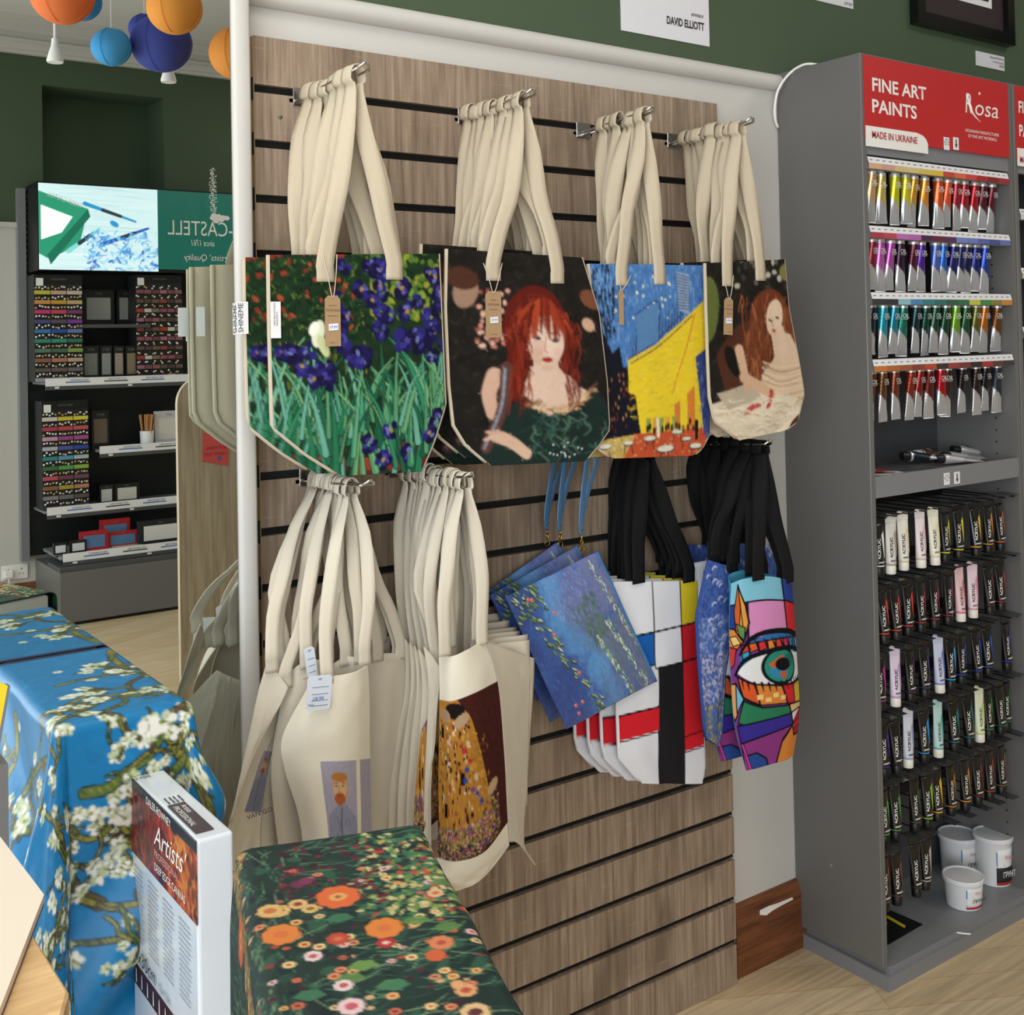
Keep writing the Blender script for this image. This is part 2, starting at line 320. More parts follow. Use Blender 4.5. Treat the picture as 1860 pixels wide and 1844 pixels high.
sk = [(0, 0), (-.018, 0), (-.018, .135), (-.014, .15), (-.008, .165), (0, .168)]
MB().prism([(1.195, .03+p[0], p[1]) for p in sk], (.6, 0, 0)).build('baseboard_back', M_skirt, kind=S)
MB().prism([(-3.2, yw-p[0], p[1]) for p in sk], (9.3, 0, 0)).build('baseboard_front', M_skirt, kind=S)
tag(MB().add([W(x, y, .0105) for x, y in [(1380, 1654), (1396, 1646), (1412, 1641), (1439, 1630), (1441, 1634), (1420, 1645), (1404, 1654), (1392, 1663), (1380, 1662)]]+[W(x, y, .012) for x, y in [(1380, 1654), (1396, 1646), (1412, 1641), (1439, 1630), (1441, 1634), (1420, 1645), (1404, 1654), (1392, 1663), (1380, 1662)]],
    [tuple(range(9)), tuple(range(17, 8, -1))]).build('paint_scrape', M_wt), 'smear of white paint on the dark wooden baseboard', 'paint mark')
# white frame moulding round the panel bay
def halfround(c, r, ext, along):
    pr = [(-r*math.cos(a), -r*math.sin(a)*.85) for a in np.linspace(0, PI, 11)]
    return pr
tm = MB()
pr = [(-.042*math.cos(a)/2, -.020*math.sin(a)) for a in np.linspace(0, PI, 13)]
tm.prism([(-.0, p[1]+.03-.004, 2.178+p[0]) for p in pr]+[(0, .03, 2.199), (0, .03, 2.157)], (6.1, 0, 0))
tm.build('trim_1', M_white, kind=S, smooth='auto')
pr2 = [(-.050, .03), (-.063, .0), (-.063, -.050), (-.060, -.055), (-.056, -.057), (-.034, -.056), (-.029, -.052), (-.027, -.044), (-.026, .0), (-.022, .03)]
MB().prism([(p[0], p[1], 0) for p in pr2], (0, 0, 3.5)).build('trim_4', M_white, kind=S, smooth='auto')
# mirror on the left of the bay
mr = thing('wall_mirror', 'tall frameless wall mirror left of the white moulding, reflecting the shop', 'mirror', (-1.2, .0, 0))
MB().box(-2.6, -.0655, MY, MY+.006, .0, 3.49).build('mirror_glass', mat('mirror_silver', 'e9efec', .0, 1.), mr)
MB().box(-2.6, -.0655, MY+.0062, .029, .0, 3.49).build('backing', M_blackm, mr)
# ---------------------------------------------------------------- slatwall panel
sp = thing('slatwall_panel', 'grey oak slatwall panel with black grooves, fixed to the wall bay', 'wall panel', (.59, 0, 0))
pf = MB(); PW = 1.18; prev = 2.095
prof = []
zs = [2.0-.1*k for k in range(20)]
top = 2.095
for z in zs:                                                     # boards between grooves, T-slot behind
    pf.box(0, PW, 0, .018, z+.0075, top); top = z-.0075
pf.box(0, PW, 0, .018, .001, top)
pf.box(.0, PW, .018, .0285, .001, 2.095)
pf.build('boards', M_oak, sp)
ed = MB(); ed.box(-.0008, -.0001, .001, .0285, .001, 2.095)
ed.build('raw_edge', M_edge, sp)
gr = MB(); gr.box(.0005, PW-.0005, .0125, .0178, -.0074, .0074).box(-.003, .0, .004, .016, -.02, .02).box(PW, PW+.002, .006, .014, -.006, .006, 1)
g0 = gr.build('groove_strip', [M_blackm, M_chrome], None)
g0.parent = sp; g0.location = (-.59, 0, 2.0)
for z in zs[1:]:
    g = g0.copy(); COL.objects.link(g); g.parent = sp; g.location = (-.59, 0, z)
p = W(508, 212, -.0)
MB().lathe([(.0001, 0), (.0045, 0), (.0045, .001), (.0001, .0012)], (0, 0, 0), 14).build('screw_tmp', M_chrome)
so = bpy.data.objects['screw_tmp']; so.name = 'screw'; so.parent = sp; so.rotation_euler = (PI/2, 0, 0); so.location = (p[0]-.59, -.0005, p[2])
# ---------------------------------------------------------------- prints (plain generic stand-ins painted in code)
def pr_flowers():                                                # violet flowers over tall green blades
    w, h = 230, 270; c = Cv(w, h, '1f3a22'); R = c.R; c.noise(.5, 40, 3)
    for i in range(420): x, y = R(0, w*.62), R(0, h*.36); c.seg(x, y, x+R(-4, 4), y+R(-5, 5), R(.5, 1.5), .5, c.r.choice(['2f5a2c', '16241a', '7a8a3c', '3f6b33', '0f1a14']))
    for i in range(45): c.ell(R(0, w*.55), R(0, h*.34), R(2, 5), R(1.5, 3.5), c.r.choice(['a8432c', 'c4583a', '8f3a2a']), R(0, 3))
    for i in range(160): x, y = R(w*.55, w), R(0, h*.3); c.ell(x, y, R(2, 6), R(2, 5), c.r.choice(['6f9a3a', '8fb546', '5a8534', 'b9b93c']), R(0, 3), .8)
    for i in range(90): x, y = R(0, w*.6), R(h*.34, h*.62); c.seg(x, y, x+R(-2, 2), y+R(4, 12), .7, .5, c.r.choice(['a59a3e', 'c6b552', '6b7a2c', '1c2418']))
    for i in range(26): x, y = R(0, w), R(h*.86, h*1.02); c.ell(x, y, R(8, 20), R(5, 12), c.r.choice(['9a3430', 'b04a34', '7a2a2c']), R(-.5, .5))
    G = ['2f8a5f', '3f9c72', '57b58e', '1f6b48', '7cc9ae', '2a7350', '68b07c']
    for i in range(170):
        x, y = R(-10, w+10), R(h*.72, h*1.04); L = R(50, 125)*(.5+.5*y/h); d = R(-.45, .45); p = [(x, y), (x+d*L*.3, y-L*.4), (x+d*L*.7, y-L*.75), (x+d*L*1.3, y-L)]
        wd = R(2, 5); c.curve(p, wd+1.1, .6, '14282a', n=9); c.curve(p, wd, .4, c.r.choice(G), n=9)
        if i % 3 == 0: c.curve([(a+wd*.3, b) for a, b in p], .6, .4, 'a5d98f', n=8)
    def fl(x, y, s):
        for k in range(8): a = R(0, 6.28); c.ell(x+math.cos(a)*s*.7, y+math.sin(a)*s*.8, s*R(.4, .7), s*R(.35, .6), c.r.choice(['191338', '241d5c', '332c84', '1c1648']), R(0, 3))
        for k in range(3): a = R(0, 6.28); c.ell(x+math.cos(a)*s*.5, y+math.sin(a)*s*.5, s*.35, s*.2, c.r.choice(['5752b4', '7f86d0', '453fa0']), R(0, 3))
        if c.r.random() < .4: c.ell(x, y, s*.3, s*.2, 'c79a5a', R(0, 3))
    for i in range(40): fl(w*(.34+.66*c.r.random()), h*(.05+.42*c.r.random()), R(7, 13))
    for i in range(9): fl(w*(.02+.3*c.r.random()), h*(.42+.16*c.r.random()), R(7, 10))
    for q in [(22, 120), (36, 135), (50, 150), (120, 230), (140, 250), (175, 245), (205, 222), (216, 205), (150, 215)]: fl(*q, 10)
    c.a *= .66; c.ell(57, 98, 8, 16, 'dfe2c8', .2); c.ell(63, 112, 6, 14, 'c9cf9e', -.4); c.ell(52, 92, 6, 9, 'eceee0', .5)
    return c
def pr_auburn(v=0):                                              # generic red-haired sitter in a dark dress
    w, h = 230, 280; c = Cv(w, h, '1d1a17'); R = c.R; c.noise(.4, 20, 5)
    for i in range(500): x, y = R(0, w), R(0, h); c.seg(x, y, x+R(-7, 7), y+R(-7, 7), .7, .4, c.r.choice(['2c2c22', '3a3428', '151b18', '27332a', '4a3a2c']), .7)
    if v == 0:
        for i in range(60): a = R(0, 6.28); c.ell(60+R(-22, 22), 90+R(-40, 34), R(2, 4.5), R(2, 4), c.r.choice(['d79a86', 'c67e70', 'e6b8a4', '9c5348']))
        c.ell(24, 52, 16, 22, '9a7a66', .3); c.ell(20, 36, 22, 14, '4a2c20', .2); c.ell(205, 62, 20, 12, '7a4a36', .4); c.ell(198, 96, 11, 8, 'cfa58c', .6)
        c.ell(118, 100, 46, 56, '5f1c14'); c.ell(96, 150, 22, 44, '5a1a14', .2); c.ell(150, 120, 22, 40, '6a2016', -.3)
        for i in range(120): a = R(0, 6.28); r = R(26, 50); x, y = 122+math.cos(a)*r*.95, 102+math.sin(a)*r; c.seg(x, y, x-math.sin(a)*9, y+math.cos(a)*12, 1., .5, c.r.choice(['9c3a22', 'b24a2c', '7a2818', '4c150f']))
        c.poly([(108, 150), (150, 150), (175, 175), (205, 190), (170, 230), (120, 230), (96, 190)], 'd9b9a4')
        c.ell(134, 116, 27, 36, 'e6c9b8', .08); c.poly([(112, 128), (150, 140), (152, 178), (116, 176)], 'dcbda9'); c.ell(140, 178, 40, 22, 'ddbfab', .1)
        c.ell(120, 112, 6, 2.6, '3f4a4c', .1); c.ell(147, 116, 6, 2.6, '3f4a4c', .1); c.curve([(111, 105), (120, 102), (128, 105)], 1., .7, '6a3a28'); c.curve([(140, 107), (149, 106), (156, 110)], 1., .7, '6a3a28')
        c.curve([(134, 110), (131, 128), (136, 132)], .9, .9, 'bd8f7c'); c.ell(134, 141, 8, 3.2, 'a8322c', .08)
        c.curve([(102, 84), (122, 70), (150, 82), (160, 104)], 8, 5, 'a23c22'); c.curve([(104, 90), (98, 130), (92, 180)], 7, 3, '8c2c1a')
        c.poly([(60, 215), (100, 186), (135, 215), (168, 200), (206, 182), (230, 210), (230, 280), (30, 280)], '1b2c28')
        for i in range(70): t = c.r.random(); x, y = 98+t*100, 196+20*math.sin(t*3.1)-14*t; c.seg(x, y, x+R(8, 18), y+R(-9, 5), 1.5, .7, c.r.choice(['c9a078', 'a77c58', 'e0c09a', '7c5840']))
        for i in range(60): x, y = R(110, 225), R(205, 270); c.curve([(x, y), (x+R(-16, 16), y+R(4, 14)), (x+R(-22, 22), y+R(10, 26))], 1.1, .5, c.r.choice(['2c4a42', '3f6258', '14201e', '5a7a68']), .8, 6)
        c.curve([(60, 160), (52, 182), (56, 206)], 11, 8, 'cfa892'); c.curve([(76, 150), (70, 200), (48, 250)], 8, 7, '5c3a34'); c.curve([(74, 152), (68, 200), (46, 250)], 2, 2, '93a0b0', .7)
        c.curve([(62, 236), (84, 246), (104, 262)], 8, 7, 'd8b39c'); c.curve([(62, 234), (46, 240)], 4, 1.5, 'd8b39c'); c.curve([(60, 232), (48, 230)], 3, 1.2, 'd0a890')
        c.ell(121, 128, 9, 20, 'c9a08c', .08, .45); c.ell(150, 132, 6, 7, 'dca896', 0, .4); c.ell(122, 130, 6, 6, 'd49a88', 0, .4); c.ell(134, 152, 9, 3, 'c8a08e', 0, .5)
        for i in range(70): t = c.r.random(); x = 100+t*62; y = 92-30*math.sin(t*3.14); c.curve([(x, y), (x+(x-132)*.35, y+R(12, 26)), (x+(x-132)*.55, y+R(30, 52))], 2.6, 1.2, c.r.choice(['9c3a22', '7c2616', 'ae4628', '5c1a10']), .8, 6)
        for i in range(90): x = c.r.choice([R(84, 108), R(160, 182)]); y = R(90, 190); c.curve([(x, y), (x+R(-6, 6), y+14), (x+R(-8, 8), y+30)], 2, 1, c.r.choice(['7c2616', '8c3220', '5c1a10', '45130c']), .6, 6)
        c.blur(2); c.daub(1600, 5, 1.1, .4); c.ell(122, 113, 4, 1.6, '38444a', .1); c.ell(147, 117, 4, 1.6, '38444a', .1); c.ell(134, 141.5, 7, 2.6, 'a02c28', .08)
        for i in range(14): c.ell(R(120, 190), R(250, 272), 1.4, 1.2, 'c9cede')
    else:
        for i in range(30): c.ell(R(60, w), R(0, 45), R(3, 6), R(3, 6), c.r.choice(['c7bfae', '6a6458', '3f3a34']), 0, .8)
        c.ell(25, 80, 22, 50, '5f6a34', .1, .9); c.ell(205, 20, 30, 16, '7a7440', 0)
        c.poly([(40, 150), (70, 110), (120, 90), (120, 190), (60, 220)], '4c2a1c'); c.ell(150, 95, 44, 48, '6a341e', .3); c.ell(118, 150, 30, 60, '6f3c24', .25); c.ell(196, 120, 18, 46, '7a4228', -.2)
        for i in range(220): x, y = R(92, 205), R(55, 210); c.curve([(x, y), (x+R(-5, 5), y+12), (x+R(-8, 8), y+24)], 1.3, .5, c.r.choice(['8f5030', 'a8643c', '5c2c1a', '47200f']), .75, 5)
        c.poly([(160, 110), (196, 118), (230, 170), (236, 240), (120, 240), (130, 180), (160, 150)], 'd3b79c'); c.ell(160, 92, 19, 29, 'dfc3aa', .25); c.poly([(150, 110), (180, 104), (190, 150), (158, 160)], 'd8bba2')
        c.ell(150, 96, 5, 2, '4a3a30', .4); c.ell(167, 92, 4.5, 2, '4a3a30', .2); c.ell(158, 112, 5, 2.4, 'a84438', .3); c.curve([(158, 92), (154, 103), (158, 105)], .8, .8, 'b08c74')
        for i in range(26): y = 160+i*3; c.curve([(128+R(0, 9), y), (170, y+12+R(-3, 3)), (222, y+6)], 1.1, .8, c.r.choice(['c9ab8c', 'e4ccb0', 'a8876a']), .8, 7)
        c.poly([(30, 220), (120, 205), (200, 215), (236, 235), (236, 290), (10, 290)], 'd9cab2'); c.poly([(40, 205), (110, 190), (130, 215), (60, 230)], 'b7a893')
        c.ell(72, 158, 12, 27, '14120f', -.5); c.curve([(84, 140), (92, 170), (100, 196)], 8, 7, 'cda88a'); c.curve([(92, 182), (122, 196), (150, 210)], 8, 8, 'cda88a')
        c.curve([(150, 206), (146, 222), (140, 230)], 4, 3, 'b23a34'); c.curve([(96, 236), (110, 228), (124, 226)], 5, 3, 'b94842')
        for i in range(120): x, y = R(20, 230), R(215, 276); c.curve([(x, y), (x+R(8, 18), y+R(-5, 5)), (x+R(18, 34), y+R(-2, 9))], 1.2, .6, c.r.choice(['c4b49a', 'ece0ca', 'b09a80', 'e6d8c0']), .7, 5)
        c.blur(2); c.daub(1800, 5, 1.1, .4); c.ell(212, 262, 26, 16, '5a3226', -.5)
    return c
def pr_street():                                                 # yellow wall, blue night sky, orange ground
    w, h = 220, 270; c = Cv(w, h, '4a78b4'); R = c.R
    for i in range(900): x, y = R(0, w), R(0, h*.6); c.seg(x, y, x+R(-2, 2), y+R(3, 9), R(.6, 1.3), .5, c.r.choice(['3a66a8', '5f90c8', '7fa8d4', '2f5490', '8fb0d8']), .7)
    for i in range(26): c.ell(R(40, 150), R(8, 130), R(1.5, 2.6), R(1.5, 2.6), 'd9e2c8')
    for i in range(150): x, y = R(0, 40), R(0, 95); c.seg(x, y, x+R(-2, 2), y+R(6, 14), 1.6, .6, c.r.choice(['10182a', '1c2c4a', '6f9ac8', '0c1220']))
    c.poly([(0, 100), (14, 110), (22, 96), (34, 122), (46, 112), (52, 140), (70, 142), (84, 232), (0, 240)], '131420'); c.noise(.15, 60, 3)
    for i in range(60): c.seg(R(5, 70), R(130, 225), R(5, 70), 0, 0, 0, '131420', 0); 
    for i in range(50): x, y = R(4, 70), R(150, 228); c.ell(x, y, .9, 2.4, c.r.choice(['b8703a', 'c9a050', '7a2c22']))
    c.poly([(60, 132), (110, 112), (180, 70), (220, 44), (220, 250), (82, 232), (74, 180), (62, 175)], 'e3c52c')
    for i in range(380): x, y = R(62, 218), R(60, 225); c.seg(x, y, x+R(5, 14), y+R(-4, 1), R(.5, 1.4), .4, c.r.choice(['f0d94a', 'd4ac24', 'c9b838', 'ecd84e', 'b5a030']), .55 if y > 150-(x-60)*.5 else 0)
    for i in range(16): x = 68+i*6.2; y = 128-i*3.1; c.seg(x, y, x+2, y-22-(i % 3)*5, .8, .8, '2a2a4e')
    c.curve([(62, 130), (112, 106), (170, 66)], 1, 1, '3a2c48'); c.curve([(66, 136), (120, 112), (185, 72)], 1, 1, '5a3c38'); c.curve([(190, 70), (170, 120), (140, 180)], 1.6, 1, 'd08a30')
    c.poly([(78, 70), (118, 52), (118, 104), (78, 122)], '567fae'); c.curve([(78, 70), (118, 52), (118, 104)], .9, .9, '23345a'); c.poly([(156, 10), (182, 14), (178, 70), (158, 64)], '8ea4c4')
    for i in range(12): c.seg(157, 14+i*4.3, 180, 18+i*4.1, .7, .7, '20204a')
    c.poly([(190, 130), (214, 118), (220, 240), (205, 250)], '34427c')
    for i in range(60): x, y = R(195, 216), R(135, 240); c.seg(x, y, x+R(-1, 1), y+9, .8, .5, c.r.choice(['6f86b8', '1e2850', '50649c']), .7)
    c.poly([(170, 182), (186, 170), (186, 232), (170, 232)], 'cf7c34'); c.poly([(145, 195), (156, 190), (156, 230), (145, 230)], 'c8783a')
    for i in range(5): c.poly([(92+i*12, 212), (100+i*12, 211), (100+i*12, 232), (92+i*12, 232)], ['8f9a48', 'd99a38'][i % 2])
    c.poly([(70, 232), (200, 230), (222, 272), (40, 272)], 'bd5030'); c.poly([(0, 238), (74, 232), (44, 272), (0, 272)], 'c0a25a')
    for i in range(200): x, y = R(0, w), R(236, 270); c.seg(x, y, x+R(-4, 4), y+R(-2, 3), 1, .4, c.r.choice(['d96c3a', '8f3826', 'd4b870', '7a3424'] if x > 60 else ['d9c27a', '8f7440', 'e0cd94', '5a4a30']), .7)
    for (x, y, r) in [(98, 240, 12), (150, 234, 11), (128, 256, 17), (186, 256, 13), (20, 246, 12), (60, 244, 9), (168, 245, 9)]:
        c.seg(x-5, y, x-8, y+14, .8, .8, '15131a'); c.seg(x+5, y, x+8, y+14, .8, .8, '15131a'); c.ell(x, y, r, r*.32, '241c1e'); c.ell(x, y-1, r*.9, r*.26, 'd9d8c8')
    for i in range(14): x, y = 92+i*7+R(-2, 2), R(220, 230); c.ell(x, y, 2.6, 5, c.r.choice(['16131a', '2c1e20', '4a2620']))
    c.blur(1); c.daub(1500, 5, 1.1, .4); c.seg(188, 222, 188, 244, 4, 3, '15131c'); c.seg(112, 214, 114, 236, 2.4, 3, 'ded9c4')
    return c
def pr_mosaic():                                                 # gold patchwork on brown
    w, h = 150, 240; c = Cv(w, h, '4a2119'); R = c.R; c.noise(.25, 30, 4)
    c.poly([(0, 0), (60, 0), (84, 40), (100, 100), (118, 190), (112, 215), (20, 215), (6, 180), (0, 120)], 'c08a34'); c.noise(.18, 50, 8)
    for i in range(260):
        x, y = R(4, 78), R(34, 205); s = R(2, 4.5); L = s*R(1.2, 2.8)
        c.rect(x, y, x+s, y+L, c.r.choice(['1a1512', '2a201a', 'e2c27a', 'd6a548', 'b9824a', 'efe2c0', 'a8522c', 'c9993c']))
    for (x, y) in [(12, 50), (60, 120), (30, 190), (66, 188), (22, 160)]: c.rect(x, y, x+8, y+18, '17120f')
    c.ell(50, 20, 24, 15, '1d1512', .2); c.ell(24, 28, 18, 12, 'b89a72', .3); c.ell(66, 40, 16, 10, 'c4aa82', -.5)
    for i in range(16): x, y = R(64, 100), R(60, 190); c.ell(x, y, R(3, 6), R(3, 6), c.r.choice(['c63a34', '38549c', 'e0cfa0', '7a4a8c', 'd8a444']))
    for i in range(60): c.ell(R(82, 112), R(60, 200), 1.4, 1.4, c.r.choice(['e2b54c', '8c5a24']))
    for i in range(1300): t = c.r.random(); x = R(0, 130); y = h-R(0, 50)-max(0, (x-70)*.7)*t; c.ell(x, y, R(.8, 2.2), R(.8, 2), c.r.choice(['5a7a3c', '3a4f2c', '9a4f94', 'c9a84a', 'b0507a', '2c3a24', '7a8c48', 'd6c890']))
    c.ell(118, 150, 12, 8, 'd4b585', -.6); c.a *= np.array([.86, .80, .9]); return c
def pr_lilies():                                                 # blue pond colours with lilac light and pale dabs
    w, h = 220, 240; c = Cv(w, h, '3f62a8'); R = c.R
    for i in range(150):
        x, y = R(-10, w), R(-10, h); g = x/w+.12*math.sin(y/h*6); c.ell(x, y, 22, 26, '2a4488' if g < .22 else '3c62a8' if g < .36 else '5a96d0' if g < .56 else '747cae' if y < h*.3 else '5f6f86' if g < .8 else '66708e', .4, .35)
    for i in range(1500):
        x, y = R(0, w), R(0, h); g = x/w; t = y/h
        pal = ['2f4a94', '3c5cae', '27407c', '4a6ab8'] if g < .3 else ['4a86cc', '5a9cd8', '6f8fcc', '4f78c0'] if g < .55+.1*math.sin(t*5) else ['6a7aa0', '7f86b0', '5c6f86', '4f6a70', '8a84b4']
        if t < .35 and .35 < g < .75: pal = ['8f9ccc', '7fa0d4', '9a98c8', '6f9ad0']
        c.seg(x, y, x+R(-3, 3), y+R(2, 7), R(1, 2.4), .8, c.r.choice(pal), .38)
    for i in range(70): x, y = w*.62+R(-14, 30), h*.3+R(-18, 60); c.ell(x, y, R(3, 8), R(2, 6), c.r.choice(['4f6a5a', '5c7a66', '46605c']), R(0, 3), .5)
    for i in range(95):
        t = c.r.random(); x, y = w*(.02+.33*t+.1*c.r.random()), h*(t*.98); 
        if c.r.random() < .35: x, y = R(0, w*.3), R(0, h*.22)
        c.ell(x, y, R(4, 8), R(1.6, 3.4), c.r.choice(['24382c', '3a5238', '2c4a4a']), 1.+R(-.3, .3)); c.ell(x+1, y-1, R(2.5, 6), R(1, 2), c.r.choice(['a8b890', '6f8f58', 'cdd6b8', '8fa870']), 1.+R(-.3, .3))
    for (a, b, n) in [((.62, .5), (.74, 1.), 130), ((.78, .42), (.9, .98), 130), ((.86, .02), (.98, .7), 110)]:
        for i in range(n): t = c.r.random(); x, y = w*(a[0]+(b[0]-a[0])*t)+R(-5, 5), h*(a[1]+(b[1]-a[1])*t); c.seg(x, y, x+R(-2, 2), y+R(2, 6), 1.2, .5, c.r.choice(['d9e2d0', '7aa85a', '4f8a48', 'b9d09c', 'eef0e4', '3a5a8c']), .85)
    for i in range(8): x, y = w*(.08+.4*c.r.random()), h*c.r.random(); c.ell(x, y, 3.6, 3.6, 'c9605a'); c.ell(x-.8, y-1, 1.5, 1.5, 'e8a898')
    return c
def pr_blocks():                                                 # plain colour-block grid
    w, h = 160, 300; c = Cv(w, h, 'e6e8f0'); F = lambda a, b, d, e, q: c.rect(a*w, b*h, d*w, e*h, q)
    F(.73, 0, 1, .235, 'ead02c'); F(.71, .245, 1, .87, 'd82430'); F(0, .24, .42, .40, '1d62b8'); F(.45, .42, .73, 1, '201f22'); F(0, .615, .46, .73, 'd82430')
    for x, y0, y1 in [(.42, 0, .42), (.72, 0, .42)]: c.rect(x*w-1.1, y0*h, x*w+1.1, y1*h, '15151a')
    for y, x0, x1 in [(.24, 0, 1), (.42, .42, 1), (.61, 0, .46), (.735, 0, .46), (.795, .73, 1), (.875, .73, 1), (.40, 0, .42)]: c.rect(x0*w, y*h-1.1, x1*w, y*h+1.1, '15151a')
    return c
def pr_eye():                                                    # stained-glass style eye
    w, h = 170, 330; c = Cv(w, h, '7a3a86'); K = '0e0e14'
    def P(pts, col, lw=2.0):
        c.poly(pts, col)
        for i in range(len(pts)): c.seg(*pts[i], *pts[(i+1) % len(pts)], lw, lw, K)
    P([(-5, -5), (118, -5), (122, 52), (-5, 56)], '7fc0d8'); P([(118, -5), (175, -5), (175, 48), (122, 52)], '2b48a0'); P([(50, 54), (122, 52), (126, 126), (50, 140)], 'd68cc0')
    P([(122, 52), (175, 48), (175, 120), (126, 126)], 'd83038'); P([(-5, 56), (50, 54), (46, 120), (-5, 150)], '26408c')
    P([(26, 10), (46, 60), (52, 100), (42, 138), (20, 120), (14, 70)], 'e09a44'); P([(26, 10), (34, 60), (30, 110), (20, 120), (14, 70)], 'c8602c', 1.4); c.curve([(26, 10), (36, 80), (42, 138)], 1.4, 1.4, K); P([(20, 100), (44, 110), (42, 138), (30, 128)], '5f8a50', 1.3)
    P([(-5, 110), (14, 112), (40, 142), (20, 160), (-5, 190)], 'd8873c'); P([(-5, 150), (20, 156), (12, 190), (-5, 200)], 'c8383c', 1.6); P([(0, 130), (20, 128), (34, 146), (10, 150)], 'ecc37a', 1.4)
    c.poly([(22, 205), (40, 150), (80, 130), (175, 120), (175, 175), (22, 210)], '2f6fb4')
    for i in range(9):
        x0 = 34+i*16; P([(x0, 150-i*2), (x0+17, 146-i*2), (x0+18, 164-i*2), (x0+2, 172-i)], ['d8443a', 'e0602c', 'd83038', 'e8873c', 'd8443a', 'c83a6a', '3a9ac0', '3f6fc0', '8fc8dc'][i], 1.6)
        P([(x0+2, 168-i), (x0+18, 162-i*1.5), (x0+20, 178-i), (x0+4, 186-i)], ['3aa0c8', '7a3a9c', '3f8fc0', '5a3a9c', '3a9ac0', 'c87ab4', '4a9ac8', '3a78c0', '3a9ac0'][i], 1.4)
    c.poly([(20, 208), (60, 178), (100, 168), (175, 172), (175, 240), (120, 244), (60, 236)], 'e6e8ea')
    c.ell(110, 202, 40, 42, K); c.ell(110, 202, 34, 36, '2c8c7c'); c.ell(104, 214, 20, 16, '3a8fc0', .4, .8); c.ell(126, 190, 12, 18, '1d6a60', .3, .9); c.poly([(84, 196), (112, 176), (118, 190), (92, 206)], 'd8602c'); c.poly([(104, 216), (122, 214), (112, 236)], 'd05a30'); c.ell(112, 198, 16, 15, K)
    c.curve([(14, 212), (40, 184), (80, 168), (130, 160), (178, 166)], 4, 6, K, n=16); c.curve([(14, 212), (50, 236), (100, 246), (140, 244), (178, 232)], 2.6, 4, K, n=16); c.curve([(30, 170), (60, 132), (110, 122), (178, 128)], 3, 8, K, n=14)
    for i in range(9): x = 52+i*15; c.seg(x, 160-i*1.5, x-6, 142-i*2, 2.4, .8, K)
    P([(20, 216), (60, 238), (96, 248), (66, 284), (34, 262)], 'd85a2c', 2.4); P([(60, 238), (110, 248), (118, 290), (66, 284)], 'e0873c', 1.6); P([(108, 246), (138, 246), (142, 292), (118, 292)], 'd02c34', 2); P([(138, 246), (178, 236), (178, 290), (142, 292)], 'd8b83a', 2)
    for i in range(4): c.rect(62+i*14, 262+(i % 2)*8, 72+i*14, 272+(i % 2)*8, 'f0d08a')
    for i in range(12): x = 34+i*12; c.seg(x, 228+10*math.sin(i/11*3.1), x+3, 246+12*math.sin(i/11*3.1), 2.4, .7, K)
    P([(14, 230), (36, 266), (10, 300), (4, 250)], '6fb8d8', 2); P([(-5, 230), (14, 232), (12, 300), (2, 312), (-5, 290)], 'e0a060', 2)
    c2 = Cv(w, 430, '7a3a86'); c2.a[:330] = c.a; c = c2
    def P(pts, col, lw=2.0):
        c.poly(pts, col)
        for i in range(len(pts)): c.seg(*pts[i], *pts[(i+1) % len(pts)], lw, lw, K)
    P([(12, 318), (36, 270), (70, 290), (122, 296), (128, 318), (60, 330)], '2c7a58'); P([(122, 294), (176, 290), (176, 306), (126, 314)], 'ecc08c'); P([(126, 314), (170, 304), (150, 330), (134, 338)], 'e4e4e8')
    P([(8, 324), (128, 316), (134, 344), (8, 366)], '3a2f94'); P([(134, 338), (176, 300), (178, 350), (160, 372), (140, 366)], 'b0283a'); P([(134, 344), (176, 330), (176, 344), (136, 356)], 'd03a40', 1.6)
    P([(8, 366), (134, 344), (110, 372), (96, 435), (-5, 435)], '8c3a84'); P([(96, 435), (108, 380), (134, 346), (146, 372), (168, 372), (178, 350), (178, 435)], 'd8873c'); P([(20, 395), (50, 392), (70, 410), (76, 435), (20, 435)], '2a4a94'); P([(6, 366), (16, 366), (26, 435), (14, 435)], 'c8409c', 1.4)
    return c
def pr_sky():                                                    # brushed blue sky over a gold-green meadow
    w, h = 120, 300; c = Cv(w, h, '4a66a8'); R = c.R
    for i in range(1500):
        x, y = R(0, w), R(0, h); t = y/h; pal = ['2c4894', '3a5aa8', '223a80'] if t < .3 else ['4f6cb0', '6f86c0', 'a8b4d8'] if t < .5 else ['b9bcd4', 'd0c4cc', '8f9cc8', 'c9b8c4'] if t < .75 else ['8f8a3c', '6f7a34', 'c9a83c', '4f5a2c']
        c.seg(x, y, x+R(-3, 6), y+R(-3, 3), R(1.2, 2.6), .8, c.r.choice(pal), .7)
    for i in range(40): x, y = R(0, w), R(0, h*.6); c.curve([(x, y), (x+5, y-4), (x+12, y-3)], 1.6, .7, 'd9dce8', .7, 5)
    return c
